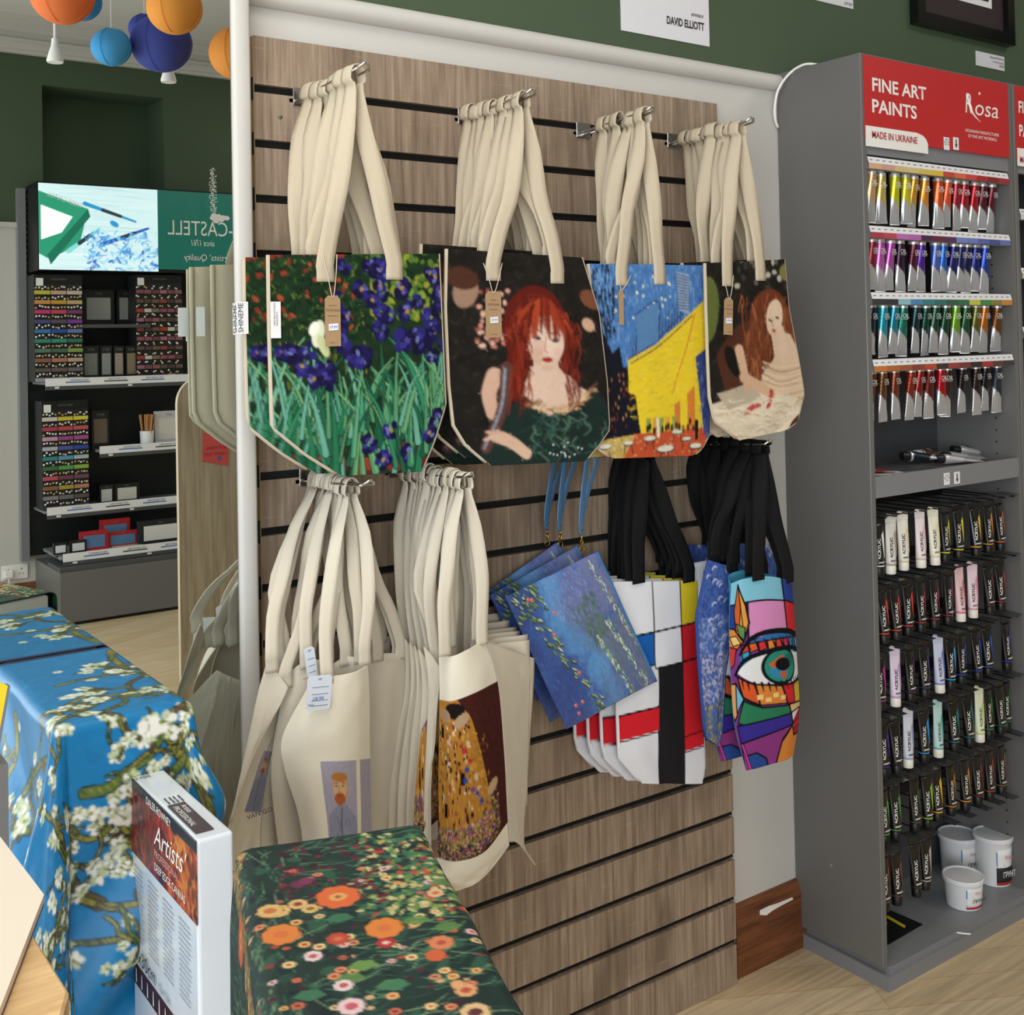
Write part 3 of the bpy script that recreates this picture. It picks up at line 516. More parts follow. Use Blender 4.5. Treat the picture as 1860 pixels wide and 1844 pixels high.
def blossom(w=520, h=520):                                       # white blossom on twigs over blue satin
    c = Cv(w, h, '0f76ae'); R = c.R
    for i in range(1500): x, y = R(0, w), R(0, h); c.seg(x, y, x+R(-8, 8), y+R(-8, 8), R(2, 5), 2, c.r.choice(['1680ba', '0e6ea8', '1c8cc4', '0c6096']), .35)
    def bl(x, y, s):
        n = c.r.choice([1, 2, 2, 3])
        for m in range(n):
            cx, cy = x+R(-s, s)*(m > 0), y+R(-s, s)*(m > 0)
            for k in range(5): a = k*1.257+R(-.3, .3); c.ell(cx+math.cos(a)*s*.55, cy+math.sin(a)*s*.5, s*R(.3, .55), s*R(.25, .4), c.r.choice(['e6e6dc', 'd2d8c0', 'eceae0', 'c2cc98', 'b8c4a0']), a)
            c.ell(cx, cy, s*.2, s*.2, c.r.choice(['a89a3c', '8a9a3c'])); c.seg(cx, cy, cx+R(-s, s), cy+R(-s, s), .7, .5, '5a6a3c')
    def br(x, y, a, L, wd):
        if wd < .8 or L < 14: return
        pts = [(x, y)]; aa = a
        for k in range(5): aa += R(-.7, .7); x += math.cos(aa)*L/5; y += math.sin(aa)*L/5; pts.append((x, y))
        q = cr1(pts, 16); c.curve(pts, wd+1.2, wd*.6+1., '141f1c', n=16); c.curve(pts, wd, wd*.5, c.r.choice(['5c6e34', '7a7434', '46582c', '5f4c28', '84803a']), n=16)
        for k in range(0, 15): o_ = wd*.4; c.seg(q[k][0]-o_, q[k][1]-o_, q[k][0]+o_*R(-.2, .6), q[k][1]+o_, wd*.2+.3, .4, c.r.choice(['a09a4c', '1f2c1c', '8a9a50', '2c2a18']), .6)
        for k in (1, 2, 3, 4, 5):
            if c.r.random() < .55: br(*pts[k], aa+c.r.choice([-1, 1])*R(.5, 1.4), L*R(.45, .75), wd*R(.4, .6))
            if wd < 4 and c.r.random() < .2: bl(pts[k][0]+R(-6, 6), pts[k][1]+R(-6, 6), R(4, 8))
    for (x, y, a, L, wd) in [(455, 330, -1.9, 90, 8), (478, 430, -1.7, 120, 9), (400, 470, -1.4, 110, 7), (340, 300, -.2, 90, 4.5), (330, 200, .3, 90, 3.5), (420, 20, 1.6, 90, 4), (500, 240, 2.8, 80, 5), (60, 300, -.4, 110, 5), (200, 520, -1.3, 120, 7), (120, 0, 1.3, 110, 4), (20, 470, -.8, 100, 5), (230, 250, -2.2, 100, 4), (160, 380, .3, 100, 4), (300, 100, 2.6, 90, 4), (350, 400, -2.4, 90, 5), (250, 150, 1.2, 100, 4), (300, 470, -1.8, 100, 5), (90, 120, 1.8, 90, 4), (370, 150, 1.2, 80, 3), (440, 120, 2.2, 80, 3), (390, 60, .6, 80, 2.6), (480, 90, 1.9, 70, 2.6), (400, 200, 2.9, 90, 3.4), (470, 210, 3.3, 90, 3), (350, 120, .2, 90, 2.6), (430, 180, .9, 80, 3)]: br(x, y, a, L, wd)
    for i in range(34): bl(R(0, w), R(0, h), R(4, 8))
    for (x, y, s) in [(392, 255, 12), (450, 300, 10), (492, 300, 9), (420, 350, 10), (370, 330, 9)]: bl(x, y, s)
    n = 7; e = '1a2650'
    for q in [(0, 0, w, n), (0, h-n, w, h), (0, 0, n, h), (w-n, 0, w, h)]: c.rect(*q, e)
    return c
def meadow(w=640, h=520, fm=None):                               # orange poppies in a dark green meadow
    c = Cv(w, h, '1c322e'); R = c.R; c.noise(.35, 14, 6)
    for i in range(420): c.ell(R(0, w), R(0, h), R(5, 18), R(3, 10), c.r.choice(['18262c', '264a3e', '1f3a34', '2f5844', '141e26']), R(0, 3), .8)
    for i in range(1500): x, y = R(0, w), R(0, h); a = R(-.5, .5)+(1.57 if x < w*.3 else 0); L = R(14, 46); b = R(-7, 7); c.curve([(x, y), (x+math.cos(a)*L*.5+b, y+math.sin(a)*L*.5+b), (x+math.cos(a)*L, y+math.sin(a)*L)], .7, .45, c.r.choice(['4a7a5c', '33604a', '648a6c', '28503f', '7a9470']), .75, 7)
    def q(px, py): return fm(px, py)
    def ring(px, py, s, cols):
        x, y = q(px, py); s *= 1.; c.ell(x, y, s*1.12, s*.95, '231818', 0, .5)
        for k, (f, cc) in enumerate(cols):
            if k == 0:
                for m in range(8): a = m*.785+px; c.ell(x+math.cos(a)*s*.42, y+math.sin(a)*s*.36, s*.62*f, s*.5*f, cc, a)
            else: c.ell(x, y, s*f, s*f*.82, cc)
    for i in range(420): px, py = R(650, 860), R(1515, 1660); x, y = q(px, py); c.ell(x, y, R(2, 6), R(1.5, 3.5), c.r.choice(['5c8448', '7c9450', 'b4ac70', '2f6a50', 'c8be88', 'b8463a', '3f7456']), R(0, 3))
    for i in range(90): px, py = R(500, 700), R(1525, 1640); x, y = q(px, py); c.ell(x, y, R(2, 5), R(2, 4), c.r.choice(['4c1830', '5c1c38', '7a2834', '36121f']))
    for i in range(80): px, py = R(380, 900), R(1540, 1840); x, y = q(px, py); c.ell(x, y, R(1.5, 4), R(1.2, 3), c.r.choice(['8c2c34', '5a1c34', 'b0483a', 'c8907a', '48142a', 'd0a87c']))
    for i in range(60): px, py = R(400, 880), R(1570, 1840); x, y = q(px, py); s = R(3, 6); c.ell(x, y, s, s*.8, c.r.choice(['d8b070', 'd89068', 'e0c890', 'c86a50', 'd8b8b8'])); c.ell(x, y, s*.45, s*.36, c.r.choice(['a83428', '6c2428', 'c85434']))
    for i in range(700): px, py = R(385, 440), R(1545, 1860); x, y = q(px-(py-1545)*.06, py); c.ell(x, y, R(1.5, 4), R(1.5, 4), c.r.choice(['b89c58', 'a87840', 'c4ac74', '44603a', 'a85034', '7a8648'])); c.ell(x, y, 1, 1, '4a2c1c')
    for i in range(14): px, py = R(560, 860), R(1600, 1830); x, y = q(px, py); c.poly([(x-14, y), (x-4, y-8), (x+9, y-6), (x+14, y+3), (x, y+8)], c.r.choice(['5c8448', '3f7456', '6f9450']), .85)
    O = [(1, 'd8683a'), (.42, 'e0a060'), (.16, '8a6434')]; Yo = [(1, 'd8803c'), (.4, 'd07040')]
    for a in [(613, 1628, 21, O), (510, 1698, 17, Yo), (697, 1685, 17, Yo), (368, 1640, 22, O), (613, 1705, 10, [(1, 'b84a38'), (.4, 'd07050')]), (800, 1712, 11, [(1, 'd08058'), (.4, 'b05040')]), (790, 1735, 9, [(1, 'c8603c')]), (505, 1655, 11, [(1, 'd8b474'), (.5, 'a84434')]), (540, 1642, 9, [(1, 'd8b474'), (.5, '8c3a34')]), (563, 1650, 8, [(1, 'd8b474'), (.5, '8c6a34')]), (490, 1655, 12, [(1, 'd8b070'), (.5, 'c07048')]), (700, 1712, 8, [(1, 'b82c34'), (.4, 'd8c8b0')]),
              (568, 1737, 8, [(1, 'e0cccc'), (.5, 'b8545c')]), (623, 1790, 8, [(1, 'e0cccc'), (.5, 'b8545c')]), (637, 1828, 11, [(1, 'e0c0c4'), (.5, 'c05c68')]), (540, 1606, 7, [(1, '6c2c4c')]), (555, 1600, 7, [(1, '7a3458')]), (790, 1622, 8, [(1, 'd8b088'), (.5, 'c06a44')]), (845, 1798, 9, [(1, 'd8a070'), (.5, 'b05038')]), (862, 1838, 12, [(1, 'd8b484'), (.5, '5a2c34')]), (830, 1788, 6, [(1, 'd8a070')]), (360, 1700, 9, [(1, 'd8b070'), (.45, '22181c')]), (372, 1762, 11, [(1, 'd8b070'), (.5, '8c3a34'), (.25, '1c1416')])]: ring(*a)
    return c
def pr_head():                                                   # small grey-lilac picture of a bearded sitter, plain stand-in
    w, h = 110, 172; c = Cv(w, h, 'e0d6c4'); R = c.R; c.rect(0, 0, 66, 172, 'a9a3b4'); c.rect(76, 0, 110, 172, 'a39eae')
    for i in range(500):
        x, y = R(0, w), R(0, h)
        if 66 < x < 76: continue
        c.seg(x, y, x+R(-2, 2), y+R(-3, 3), .6, .4, c.r.choice(['8f8a9e', 'bcb8c6', '9a98b4', 'c6bfca']), .7)
    c.rect(66, 0, 76, 172, 'e6dfc8'); c.poly([(0, 172), (4, 96), (24, 80), (42, 80), (62, 98), (66, 110), (66, 172)], '8f93a8'); c.curve([(32, 84), (30, 108), (33, 170)], 1, 1, '4a4c60')
    for i in range(40): x, y = R(4, 62), R(96, 170); c.seg(x, y, x+R(-3, 3), y+R(5, 11), .8, .5, c.r.choice(['6c7088', 'a4a8ba', '5a5c74']), .7)
    c.ell(31, 52, 15, 25, 'c99a5c', .06); c.ell(30, 54, 13, 21, 'd6b088', .06); c.ell(30, 33, 15, 9, 'b87a3c', .1); c.ell(29, 70, 11, 10, 'b0602f', .1); c.ell(28, 66, 5, 1.8, 'a04a34'); c.curve([(29, 50), (27, 59), (29, 61)], .9, .9, 'b08458'); c.ell(23, 49, 2.6, 1.2, '54463a'); c.ell(36, 49, 2.6, 1.2, '54463a'); c.curve([(19, 45), (23, 44), (27, 45)], .8, .8, '9a6430'); c.curve([(33, 45), (37, 44), (40, 46)], .8, .8, '9a6430'); c.ell(44, 54, 2.4, 5, 'cfa070'); c.blur(1); return c
def pr_wrap():                                                   # red and orange paint marks on shrink-wrapped label
    w, h = 200, 120; c = Cv(w, h, '3a1f24'); R = c.R
    for i in range(420): x, y = R(0, w), R(0, h); g = x/w; c.curve([(x, y), (x+R(-8, 8), y+14), (x+R(-12, 12), y+30)], R(2, 6), 1, c.r.choice((['8c2c2c', 'b03a34', '4a1c20', '2a3040', '6a2426'] if g < .6 else ['c8602c', 'd8873c', '8c2c24', 'b84a2c', '5a3a20'])), .7, 6)
    c.rect(0, 0, w, 18, '1f2430'); return c
# ---------------------------------------------------------------- hooks
def hook(x, zh, ln, label, tip=.03):
    t = thing('display_hook', label, 'hook', (x, 0, zh), group='chrome slatwall hooks holding the bags')
    MB().bbox(x-.02, x+.02, -.004, .0, -.010+zh, .024+zh, .001).box(x-.026, x+.026, .0, .010, zh-.004, zh+.003).build('back_plate', M_chrome, t)
    w = .011; r = .0028; zz = zh+.012
    pts = [(x-w, -.003, zz-.012)]+[(x-w, -ln*k, zz-.012*(1-k)) for k in (.3, .6, .93)]+[(x-w*.7, -ln*.985, zz+.004), (x, -ln, zz+.008), (x+w*.7, -ln*.985, zz+.004)]+[(x+w, -ln*k, zz-.012*(1-k)) for k in (.93, .6, .3)]+[(x+w, -.003, zz-.012)]
    MB().tube(cr1(pts, 34), r, 8).build('wire_loop', M_chrome, t, smooth=True)
    return t
H = [hook(.094, 1.985, .246, 'top row chrome loop hook holding the violet flower tote bags'), hook(.455, 1.985, .23, 'top row chrome hook holding the red-haired portrait tote bags'),
     hook(.762, 1.985, .225, 'top row chrome hook holding the blue and yellow street tote bags'), hook(1.032, 1.985, .245, 'top row chrome hook nearest the grey paint cabinet'),
     hook(.094, 1.285, .235, 'lower chrome hook holding the cream cotton totes at far left'), hook(.28, 1.285, .26, 'lower chrome hook holding the gold mosaic print totes'),
     hook(.655, 1.285, .15, 'lower chrome hook holding the blue pond pouches by their lanyards'), hook(.80, 1.285, .20, 'lower chrome hook holding the colour block totes'),
     hook(1.086, 1.285, .225, 'lower chrome hook at the panel edge holding the eye print totes')]
# ---------------------------------------------------------------- tote bags
def strap(name, t, A, B, hx, ys, zh, hw, m, j=0., side=1, seed=0, bow=.003):
    """handle loop: from A up over the hook at (hx, ys, zh) and down to B; ends lie flat on the bag, the top lies along the hook"""
    rs = random.Random(seed); A, B = np.array(A, float), np.array(B, float); T = np.array([hx, ys, zh])
    rx = .0135; e = hw; T = T+np.array([rs.uniform(-1, 1)*j*.25, 0, rs.uniform(0, j*.55)])
    def lerp(P, k, b): q = P+(T-P)*k; return q+np.array([b*4*k*(1-k), (ys-P[1])*0, 0])
    b1 = -bow+rs.uniform(-j, j); b2 = bow+rs.uniform(-j, j); w1, w2, w3, w4 = [rs.uniform(-j, j)*.6 for _ in range(4)]
    fl_ = np.array([0, 0, .034]); L = [A, A+fl_*.5, A+fl_, lerp(A+fl_, .2, b1)+(w1*.3, 0, 0), lerp(A, .45, b1)+(w1, w3, 0), lerp(A, .7, b1)+(w2*.6, 0, 0), lerp(A, .9, b1*.6), T+(-rx, 0, -.024), T+(-rx*.75, 0, -.004), T+(0, 0, .003)]
    Rr = [T+(rx*.75, 0, -.004), T+(rx, 0, -.024), lerp(B, .9, b2*.6), lerp(B, .7, b2)+(w2*.6, 0, 0), lerp(B, .45, b2)+(w4, -w3, 0), lerp(B+fl_, .2, b2), B+fl_, B+fl_*.5, B]
    tw = rs.uniform(-.35, .35)*(j > .002)
    def wv(th, s_=1.): return np.array([math.cos(th), -math.sin(th), 0])*e*s_
    k = PI/2
    wa = [wv(0), wv(0), wv(0), wv(.06*k+rs.uniform(-j, j)*3), wv(.25*k+rs.uniform(-j, j)*12), wv(.55*k+rs.uniform(-j, j)*8, .98), wv(.92*k+tw*.4, .92), wv(k+tw*.7, .88), wv(k+tw*.6, .86), wv(k+tw*.6, .86)]
    wb = [wv(k+tw*.6, .86), wv(k+tw*.7, .88), wv(.92*k+tw*.4, .92), wv(.55*k, .98), wv(.25*k+rs.uniform(-j, j)*12), wv(.06*k), wv(0), wv(0), wv(0)]
    if np.array(B)[0] < A[0]: pass
    return ribbon(name, L+Rr, wa+wb, m, t, n=44, thick=.0017)
def outline(rows, Y, nv, nu, billow=.006, seed=0, wr=.003, yb=None):
    """rows: ((lx,ly),(rx,ry)[,dyL,dyR]) photo-measured corners on the plane y=Y"""
    Ls, Rs = [], []
    for q in rows:
        dl, dr = (q[2], q[3]) if len(q) > 2 else (0, 0)
        Ls.append(W(*q[0], Y+dl)); Rs.append(W(*q[1], Y+dr))
    def edge(E):
        E = np.array(E); s = np.r_[0, np.cumsum(np.linalg.norm(np.diff(E, axis=0), axis=1))]; s /= s[-1]; t = np.linspace(0, 1, nv)
        return np.stack([np.interp(t, s, E[:, k]) for k in range(3)], 1)
    L, R_ = edge(Ls), edge(Rs); u = np.linspace(0, 1, nu)[None, :, None]; P = L[:, None]*(1-u)+R_[:, None]*u
    v = np.linspace(0, 1, nv)[:, None]*np.ones((1, nu)); uu = u[..., 0]*np.ones((nv, 1))
    P[..., 1] -= billow*np.sin(PI*uu)*np.sin(PI*np.clip(v*.9+.1, 0, 1)) + wr*(vnoise(uu, v, 5, 6, seed)-.5)*2*np.sin(PI*uu)**.3*np.clip(v*3, 0, 1)
    return P
def planar(P, bb=None):
    x, z = P[..., 0], P[..., 2]; x0, x1, z0, z1 = bb or (x.min(), x.max(), z.min(), z.max())
    return (x-x0)/(x1-x0), (z1-z)/(z1-z0)
def shell(P, th, yb_curve=1.):                                    # back and sides of a bag behind front grid P (coarse)
    Q = P.copy(); nv, nu = P.shape[:2]; v = np.linspace(0, 1, nv)[:, None]; u = np.linspace(0, 1, nu)[None]
    Q[..., 1] += .004+(th-.004)*np.minimum(1, np.sin(PI*u)**.35*1.)*(.35+.65*v)
    return Q
CREAM = lin('e3d8c4')
def tote(label, rows, Y, cv, hookx, zh, ys, At, seed, th=.03, group=None, nv=150, nu=130, hw=.016, strapm=None, backm=None, bb=None, sidelab=None, pricetag=None, hem=False, back_straps=True, sj=.013, ysb=None):
    strapm = strapm or M_canvas; backm = backm or M_canvas
    P = outline(rows, Y, nv, nu, seed=seed); b = P[-1].mean(0)
    t = thing('tote_bag', label, 'tote bag', (b[0], b[1], P[..., 2].min()), group=group)
    s_, t_ = planar(P, bb); col = cv.samp(s_, t_) if cv is not None else None
    if hem and cv is not None: col[:1] = CREAM
    gridmesh('front_panel', P, M_col if cv is not None else backm, t, col, .0014, backcol=CREAM)
    Pc = P[::6, ::6]; Pc = np.concatenate([Pc, P[-1:, ::6]], 0) if (nv-1) % 6 else Pc; Pc = np.concatenate([Pc, Pc[:, -1:]*0+P[np.r_[0:nv:6, nv-1] if (nv-1) % 6 else np.r_[0:nv:6]][:, -1:]], 1) if (nu-1) % 6 else Pc
    Q = shell(Pc, th)[:, ::-1]; gridmesh('back_panel', Q, backm, t, None, .0014)
    for side, idx in ((0, 0), (1, -1)):                         # cream side seam
        E = P[::5, idx]; pts = [p+np.array([(-.0005 if side == 0 else .0005), .004, 0]) for p in E]; MB().tube(pts, .0042, 6).build('side_seam', backm, t, smooth=True)
    if At:
        (ax, ay), (bx, by) = At; A = W(ax, ay, Y-.0045); B = W(bx, by, Y-.0045); up = np.array([0, .0, 0])
        o = strap('handle', t, A, B, hookx, ys, zh, hw, strapm, sj, seed=seed); 
        if back_straps:
            d = np.array([0, th*.45+.006, .0]); A2 = A+d; B2 = B+d; A2[2] = B2[2] = P[0, 0, 2]-.01
            strap('handle', t, A2+(rr(seed, .012)), B2+(rr(seed+5, .012)), hookx, ysb if ysb is not None else ys+.03, zh, hw, strapm, sj*1.6, seed=seed+99)
    if sidelab:
        x, y = sidelab; a = W(x, y, Y-.006)
        lb = MB(); lb.box(a[0], a[0]+.017, a[1]-.001, a[1], a[2]-.058, a[2]).build('sewn_label', M_paper, t)
    return t, P
def rr(seed, a):
    r = random.Random(seed); return np.array([r.uniform(-a, a), 0, 0])
def swing_tag(t, px, Y, w=.028, h=.085, m=None, tilt=0., price=True, name='swing_tag', words=True, string_from=None):
    """card tag hanging on a string; px = top centre of the card in the photo"""
    a = W(*px, Y); m = m or M_kraft; tx, tz = math.cos(tilt), math.sin(tilt); X = np.array([tx, 0, tz]); Z = np.array([-tz, 0, tx])
    c = .006; pts = [(-w/2, -c), (-w/2+c, 0), (w/2-c, 0), (w/2, -c), (w/2, -h), (-w/2, -h)]
    g = MB().prism([a+X*p[0]+Z*p[1] for p in reversed(pts)], (0, .0012, 0)).build(name, m, t)
    if price:
        q = a+Z*(-h*.62); MB().prism([q+X*p[0]+Z*p[1]+np.array([0, -.0012, 0]) for p in [(-.008, -.006), (.009, -.005), (.009, .006), (-.008, .005)]], (0, .0008, 0)).build('price_sticker', M_paper, g)
        text('price_lettering', '£9.99', .0062, q+X*-.007+Z*-.002+np.array([0, -.0016, 0]), X, Z, M_blue_ink, g)
    if words:
        text('tag_lettering', 'TOTE BAG', .0056, a+Z*-.026+np.array([0, -.0005, 0]), X, Z, mat('tag_ink', '6a5038', .7), g, align='CENTER')
        MB().box(a[0]-.007, a[0]+.007, a[1]-.0006, a[1]-.0002, a[2]-.0165, a[2]-.0158).box(a[0]-.009, a[0]+.009, a[1]-.0006, a[1]-.0002, a[2]-.0335, a[2]-.0328).box(a[0]-.006, a[0]+.006, a[1]-.0006, a[1]-.0002, a[2]-h*.93, a[2]-h*.93+.0006).build('tag_rule', MATS['tag_ink'], g)
    if string_from is not None:
        s0 = a+Z*-.004+np.array([0, -.001, 0]); L1 = W(*string_from[0], Y+.003); L2 = W(*string_from[1], Y+.003)
        MB().tube(cr1([L1, (L1*.45+s0*.55)+(-.001, -.002, 0), s0, (L2*.45+s0*.55)+(.001, -.002, 0), L2], 14), .0008, 5).build('tag_string', M_canvas2, t, smooth=True)
    return g
T1 = 'tote bags on the top row'
fl = pr_flowers(); au = pr_auburn(0); ter = pr_street(); au2 = pr_auburn(1)
# --- stack 1: violet flowers
rA = [((490, 463), (797, 461)), ((492, 600), (803, 600)), ((497, 776), (809, 735)), ((556, 824), (789, 800)), ((621, 865), (765, 857))]
def sh(rows, dx, dy=0, dyr=None): return [((a[0]+dx, a[1]+dy), (b[0]+dx, b[1]+dy)) for a, b in rows]
def rows_at(rows, Y0, Y1, dx=0., dz=0.):                          # the same outline carried to another depth, as photo coordinates
    out = []
    for a, b in rows:
        q = []
        for p in (a, b):
            w = W(*p, Y0)+np.array([dx, 0, dz]); w[1] = Y1; d = w-CAM; q.append((930+FOC*(d@RT)/(d@FW), 922+PPY-FOC*(d@UP)/(d@FW)))
        out.append(tuple(q))
    return out
ZH = 1.9995
t, P = tote('violet flower tote bag with brown swing tag, frontmost at far left', rA, -.235, fl, .094, ZH, -.205, ((591, 512), (717, 508)), 1, group=T1, sidelab=(491, 548))
swing_tag(t, (604, 537), -.245, .028, .083, string_from=((586, 462), (612, 462)))
text('label_lettering', '100% Natural Cotton\nHandmade in', .0042, W(500, 592, -.2425), (0, 0, 1), (-1, 0, 0), M_dk, t)
t, P = tote('violet flower tote bag directly behind the frontmost one, white side seam showing at left', rows_at(rA, -.235, -.175, -.016, .0), -.175, fl, .094, ZH, -.135, ((575, 500), (690, 500)), 2, group=T1, nv=90, nu=80)
for nm, (x, y, Yy) in dict(a=(449, 548, -.183),).items():
    a = W(x, y, Yy-.003); MB().box(a[0]-.018, a[0]+.001, a[1]-.001, a[1], a[2]-.052, a[2]).build('sewn_label', M_paper, t); text('label_lettering', 'SHINEME', .012, a+np.array([-.008, -.0012, -.050]), (0, 0, 1), (-1, 0, 0), M_dk, t)
t, P = tote('rearmost violet flower tote bag, nearest the grey oak panel', rows_at(rA, -.235, -.125, .004, .001), -.125, fl, .094, ZH, -.075, ((560, 490), (670, 490)), 3, group=T1, nv=90, nu=80)
a = W(437, 551, -.133); MB().box(a[0]-.014, a[0]+.001, a[1]-.001, a[1], a[2]-.052, a[2]).build('sewn_label', M_paper, t); text('label_lettering', 'SHINEME', .012, a+np.array([-.006, -.0012, -.050]), (0, 0, 1), (-1, 0, 0), M_dk, t)
# --- stack 2: red-haired sitter
rB = [((814, 452), (1057, 468)), ((812, 560), (1088, 570)), ((818, 700), (1102, 690)), ((826, 772), (1107, 780)), ((848, 808), (1085, 812)), ((893, 846), (1062, 838))]
t, P = tote('red-haired portrait tote bag with brown swing tag, frontmost of its stack in the top row', rB, -.225, au, .455, ZH, -.19, ((896, 510), (1013, 515)), 11, group=T1)
swing_tag(t, (896, 529), -.236, .034, .084, string_from=((878, 478), (912, 478)))
tote('red-haired portrait tote bag second from the front of its stack', rows_at(rB, -.225, -.175, -.022, .012), -.175, au, .455, ZH, -.14, ((880, 480), (980, 490)), 12, group=T1, nv=90, nu=80)
tote('red-haired portrait tote bag third from the front, dark bottom corner showing', rows_at(rB, -.225, -.125, -.018, -.004), -.125, au, .455, ZH, -.095, ((860, 480), (965, 490)), 13, group=T1, nv=80, nu=70)
tote('rearmost red-haired portrait tote bag, against the grey oak panel', rows_at(rB, -.225, -.075, .03, -.012), -.075, au, .455, ZH, -.05, ((850, 480), (955, 490)), 14, group=T1, nv=70, nu=60)
# --- stack 3: street
rC = [((1070, 479), (1282, 482)), ((1080, 520), (1286, 600)), ((1092, 640), (1290, 720)), ((1104, 770), (1292, 775)), ((1118, 800), (1284, 803)), ((1130, 834), (1258, 828))]
rC = [((1071, 479), (1281, 482)), ((1084, 600), (1284, 600)), ((1092, 700), (1291, 740)), ((1096, 770), (1289, 790)), ((1085, 812), (1275, 815)), ((1115, 833), (1258, 828))]
t, P = tote('blue and yellow street print tote bag with brown tag, frontmost of its stack', rC, -.215, ter, .762, ZH, -.195, ((1129, 519), (1199, 517)), 21, group=T1, hw=.0155)
swing_tag(t, (1128, 524), -.225, .012, .072, price=False, words=False, string_from=((1122, 505), (1146, 500)))
tote('blue and yellow street print tote bag second in its stack', rows_at(rC, -.215, -.165, -.012, .0), -.165, ter, .762, ZH, -.15, ((1115, 500), (1180, 500)), 22, group=T1, nv=80, nu=70)
tote('rearmost blue and yellow street print tote bag, on the oak panel', rows_at(rC, -.215, -.115, .006, .004), -.115, ter, .762, ZH, -.10, ((1105, 500), (1170, 500)), 23, group=T1, nv=70, nu=60)
# --- stack 4: pale dress
rD = [((1283, 478), (1425, 471)), ((1285, 560), (1433, 560)), ((1288, 650), (1452, 660)), ((1291, 720), (1461, 715)), ((1300, 765), (1449, 765)), ((1345, 800), (1425, 783))]
t, P = tote('pale dress portrait tote bag with brown tag, frontmost of the stack beside the grey cabinet', rD, -.235, au2, 1.032, ZH, -.205, ((1321, 520), (1382, 510)), 31, group=T1, hw=.0155, bb=(W(1262, 600, -.235)[0], W(1462, 600, -.235)[0], W(1345, 802, -.235)[2], W(1345, 468, -.235)[2]))
swing_tag(t, (1324, 541), -.246, .026, .078, tilt=-.06, string_from=((1312, 500), (1332, 500)))
tote('pale dress portrait tote bag second in the stack beside the cabinet', rows_at(rD, -.235, -.18, -.012, .004), -.18, au2, 1.032, ZH, -.16, ((1300, 500), (1370, 500)), 32, group=T1, nv=80, nu=70)
tote('pale dress portrait tote bag third in the stack beside the cabinet', rows_at(rD, -.235, -.13, -.03, .0), -.13, au2, 1.032, ZH, -.115, ((1290, 500), (1360, 500)), 33, group=T1, nv=70, nu=60)
tote('rearmost pale dress portrait tote bag, on the oak panel edge', rows_at(rD, -.235, -.08, -.045, -.004), -.08, au2, 1.032, ZH, -.07, ((1285, 500), (1355, 500)), 34, group=T1, nv=60, nu=50)
# ---------------------------------------------------------------- lower row: soft cotton totes
def sheet(name, ctrl, m, t, nv=40, nu=30, cv=None, uv=None, thick=.0022, base=None, seed=0, wr=.0015):
    """ctrl rows of (px, py, Y); a draped panel through those points"""
    C = np.array([[W(q[0], q[1], q[2]) for q in r] for r in ctrl]); P = spl(C, nv, nu)
    v, u = np.mgrid[0:nv, 0:nu]; u = u/(nu-1); v = v/(nv-1)
    P[..., 1] += wr*(vnoise(u, v, 6, 8, seed)-.5)*2
    col = None
    if cv is not None:
        u0, u1, v0, v1 = uv; a = (u-u0)/(u1-u0); b = (v-v0)/(v1-v0); ins = ((a > 0) & (a < 1) & (b > 0) & (b < 1))[..., None]
        col = np.where(ins, cv.samp(a, b), lin(base or 'ece4d2')); m = M_col
    return gridmesh(name, P, m, t, col, thick, backcol=lin(base or 'ece4d2'))
def soft(label, pxbase, group, name='tote_bag'):
    return thing(name, label, 'tote bag', pxbase, group=group)
ZL = 1.2995
G1 = 'cream cotton totes at the far left of the lower row'; hd = pr_head()
def lstrap(t, A, B, ys, hx, seed, hw=.0112, j=.01, m=None, YA=-.2, YB=None, bow=.012):
    a = W(A[0], A[1], YA); b = W(B[0], B[1], YA if YB is None else YB)
    return strap('handle', t, a, b, hx, ys, ZL, hw, m or M_canvas2, j, seed=seed, bow=bow)
# front curled tote with a small picture
t = soft('front cream cotton tote with rolled left edge, price card and small grey portrait', W(600, 1640, -.25), G1)
sheet('front_panel', [[(567, 1234, -.235), (588, 1229, -.262), (620, 1226, -.272), (650, 1219, -.265), (669, 1208, -.24)],
                      [(530, 1300, -.24), (565, 1292, -.275), (610, 1285, -.285), (648, 1280, -.272), (671, 1275, -.24)],
                      [(511, 1350, -.245), (560, 1345, -.28), (610, 1340, -.29), (648, 1337, -.275), (672, 1335, -.24)],
                      [(517, 1400, -.25), (562, 1400, -.28), (610, 1400, -.29), (648, 1398, -.275), (673, 1395, -.24)],
                      [(545, 1500, -.25), (580, 1502, -.28), (616, 1503, -.285), (650, 1502, -.272), (675, 1500, -.24)],
                      [(556, 1640, -.25), (590, 1642, -.275), (620, 1643, -.28), (652, 1642, -.268), (677, 1640, -.24)]], None, t, 170, 120, hd, (.36, 1.0, .555, .93))
sheet('back_panel', [[(669, 1208, -.24), (660, 1200, -.22), (632, 1192, -.205), (605, 1205, -.2)], [(671, 1340, -.24), (664, 1335, -.215), (640, 1330, -.2), (605, 1335, -.195)], [(677, 1640, -.24), (668, 1640, -.21), (645, 1640, -.2), (610, 1640, -.195)]], M_canvas2, t, 24, 18)
lstrap(t, (594, 1262), (663, 1208), -.165, .094, 41, YA=-.272, YB=-.245); lstrap(t, (628, 1210), (655, 1206), -.135, .094, 42, YA=-.205, YB=-.215)
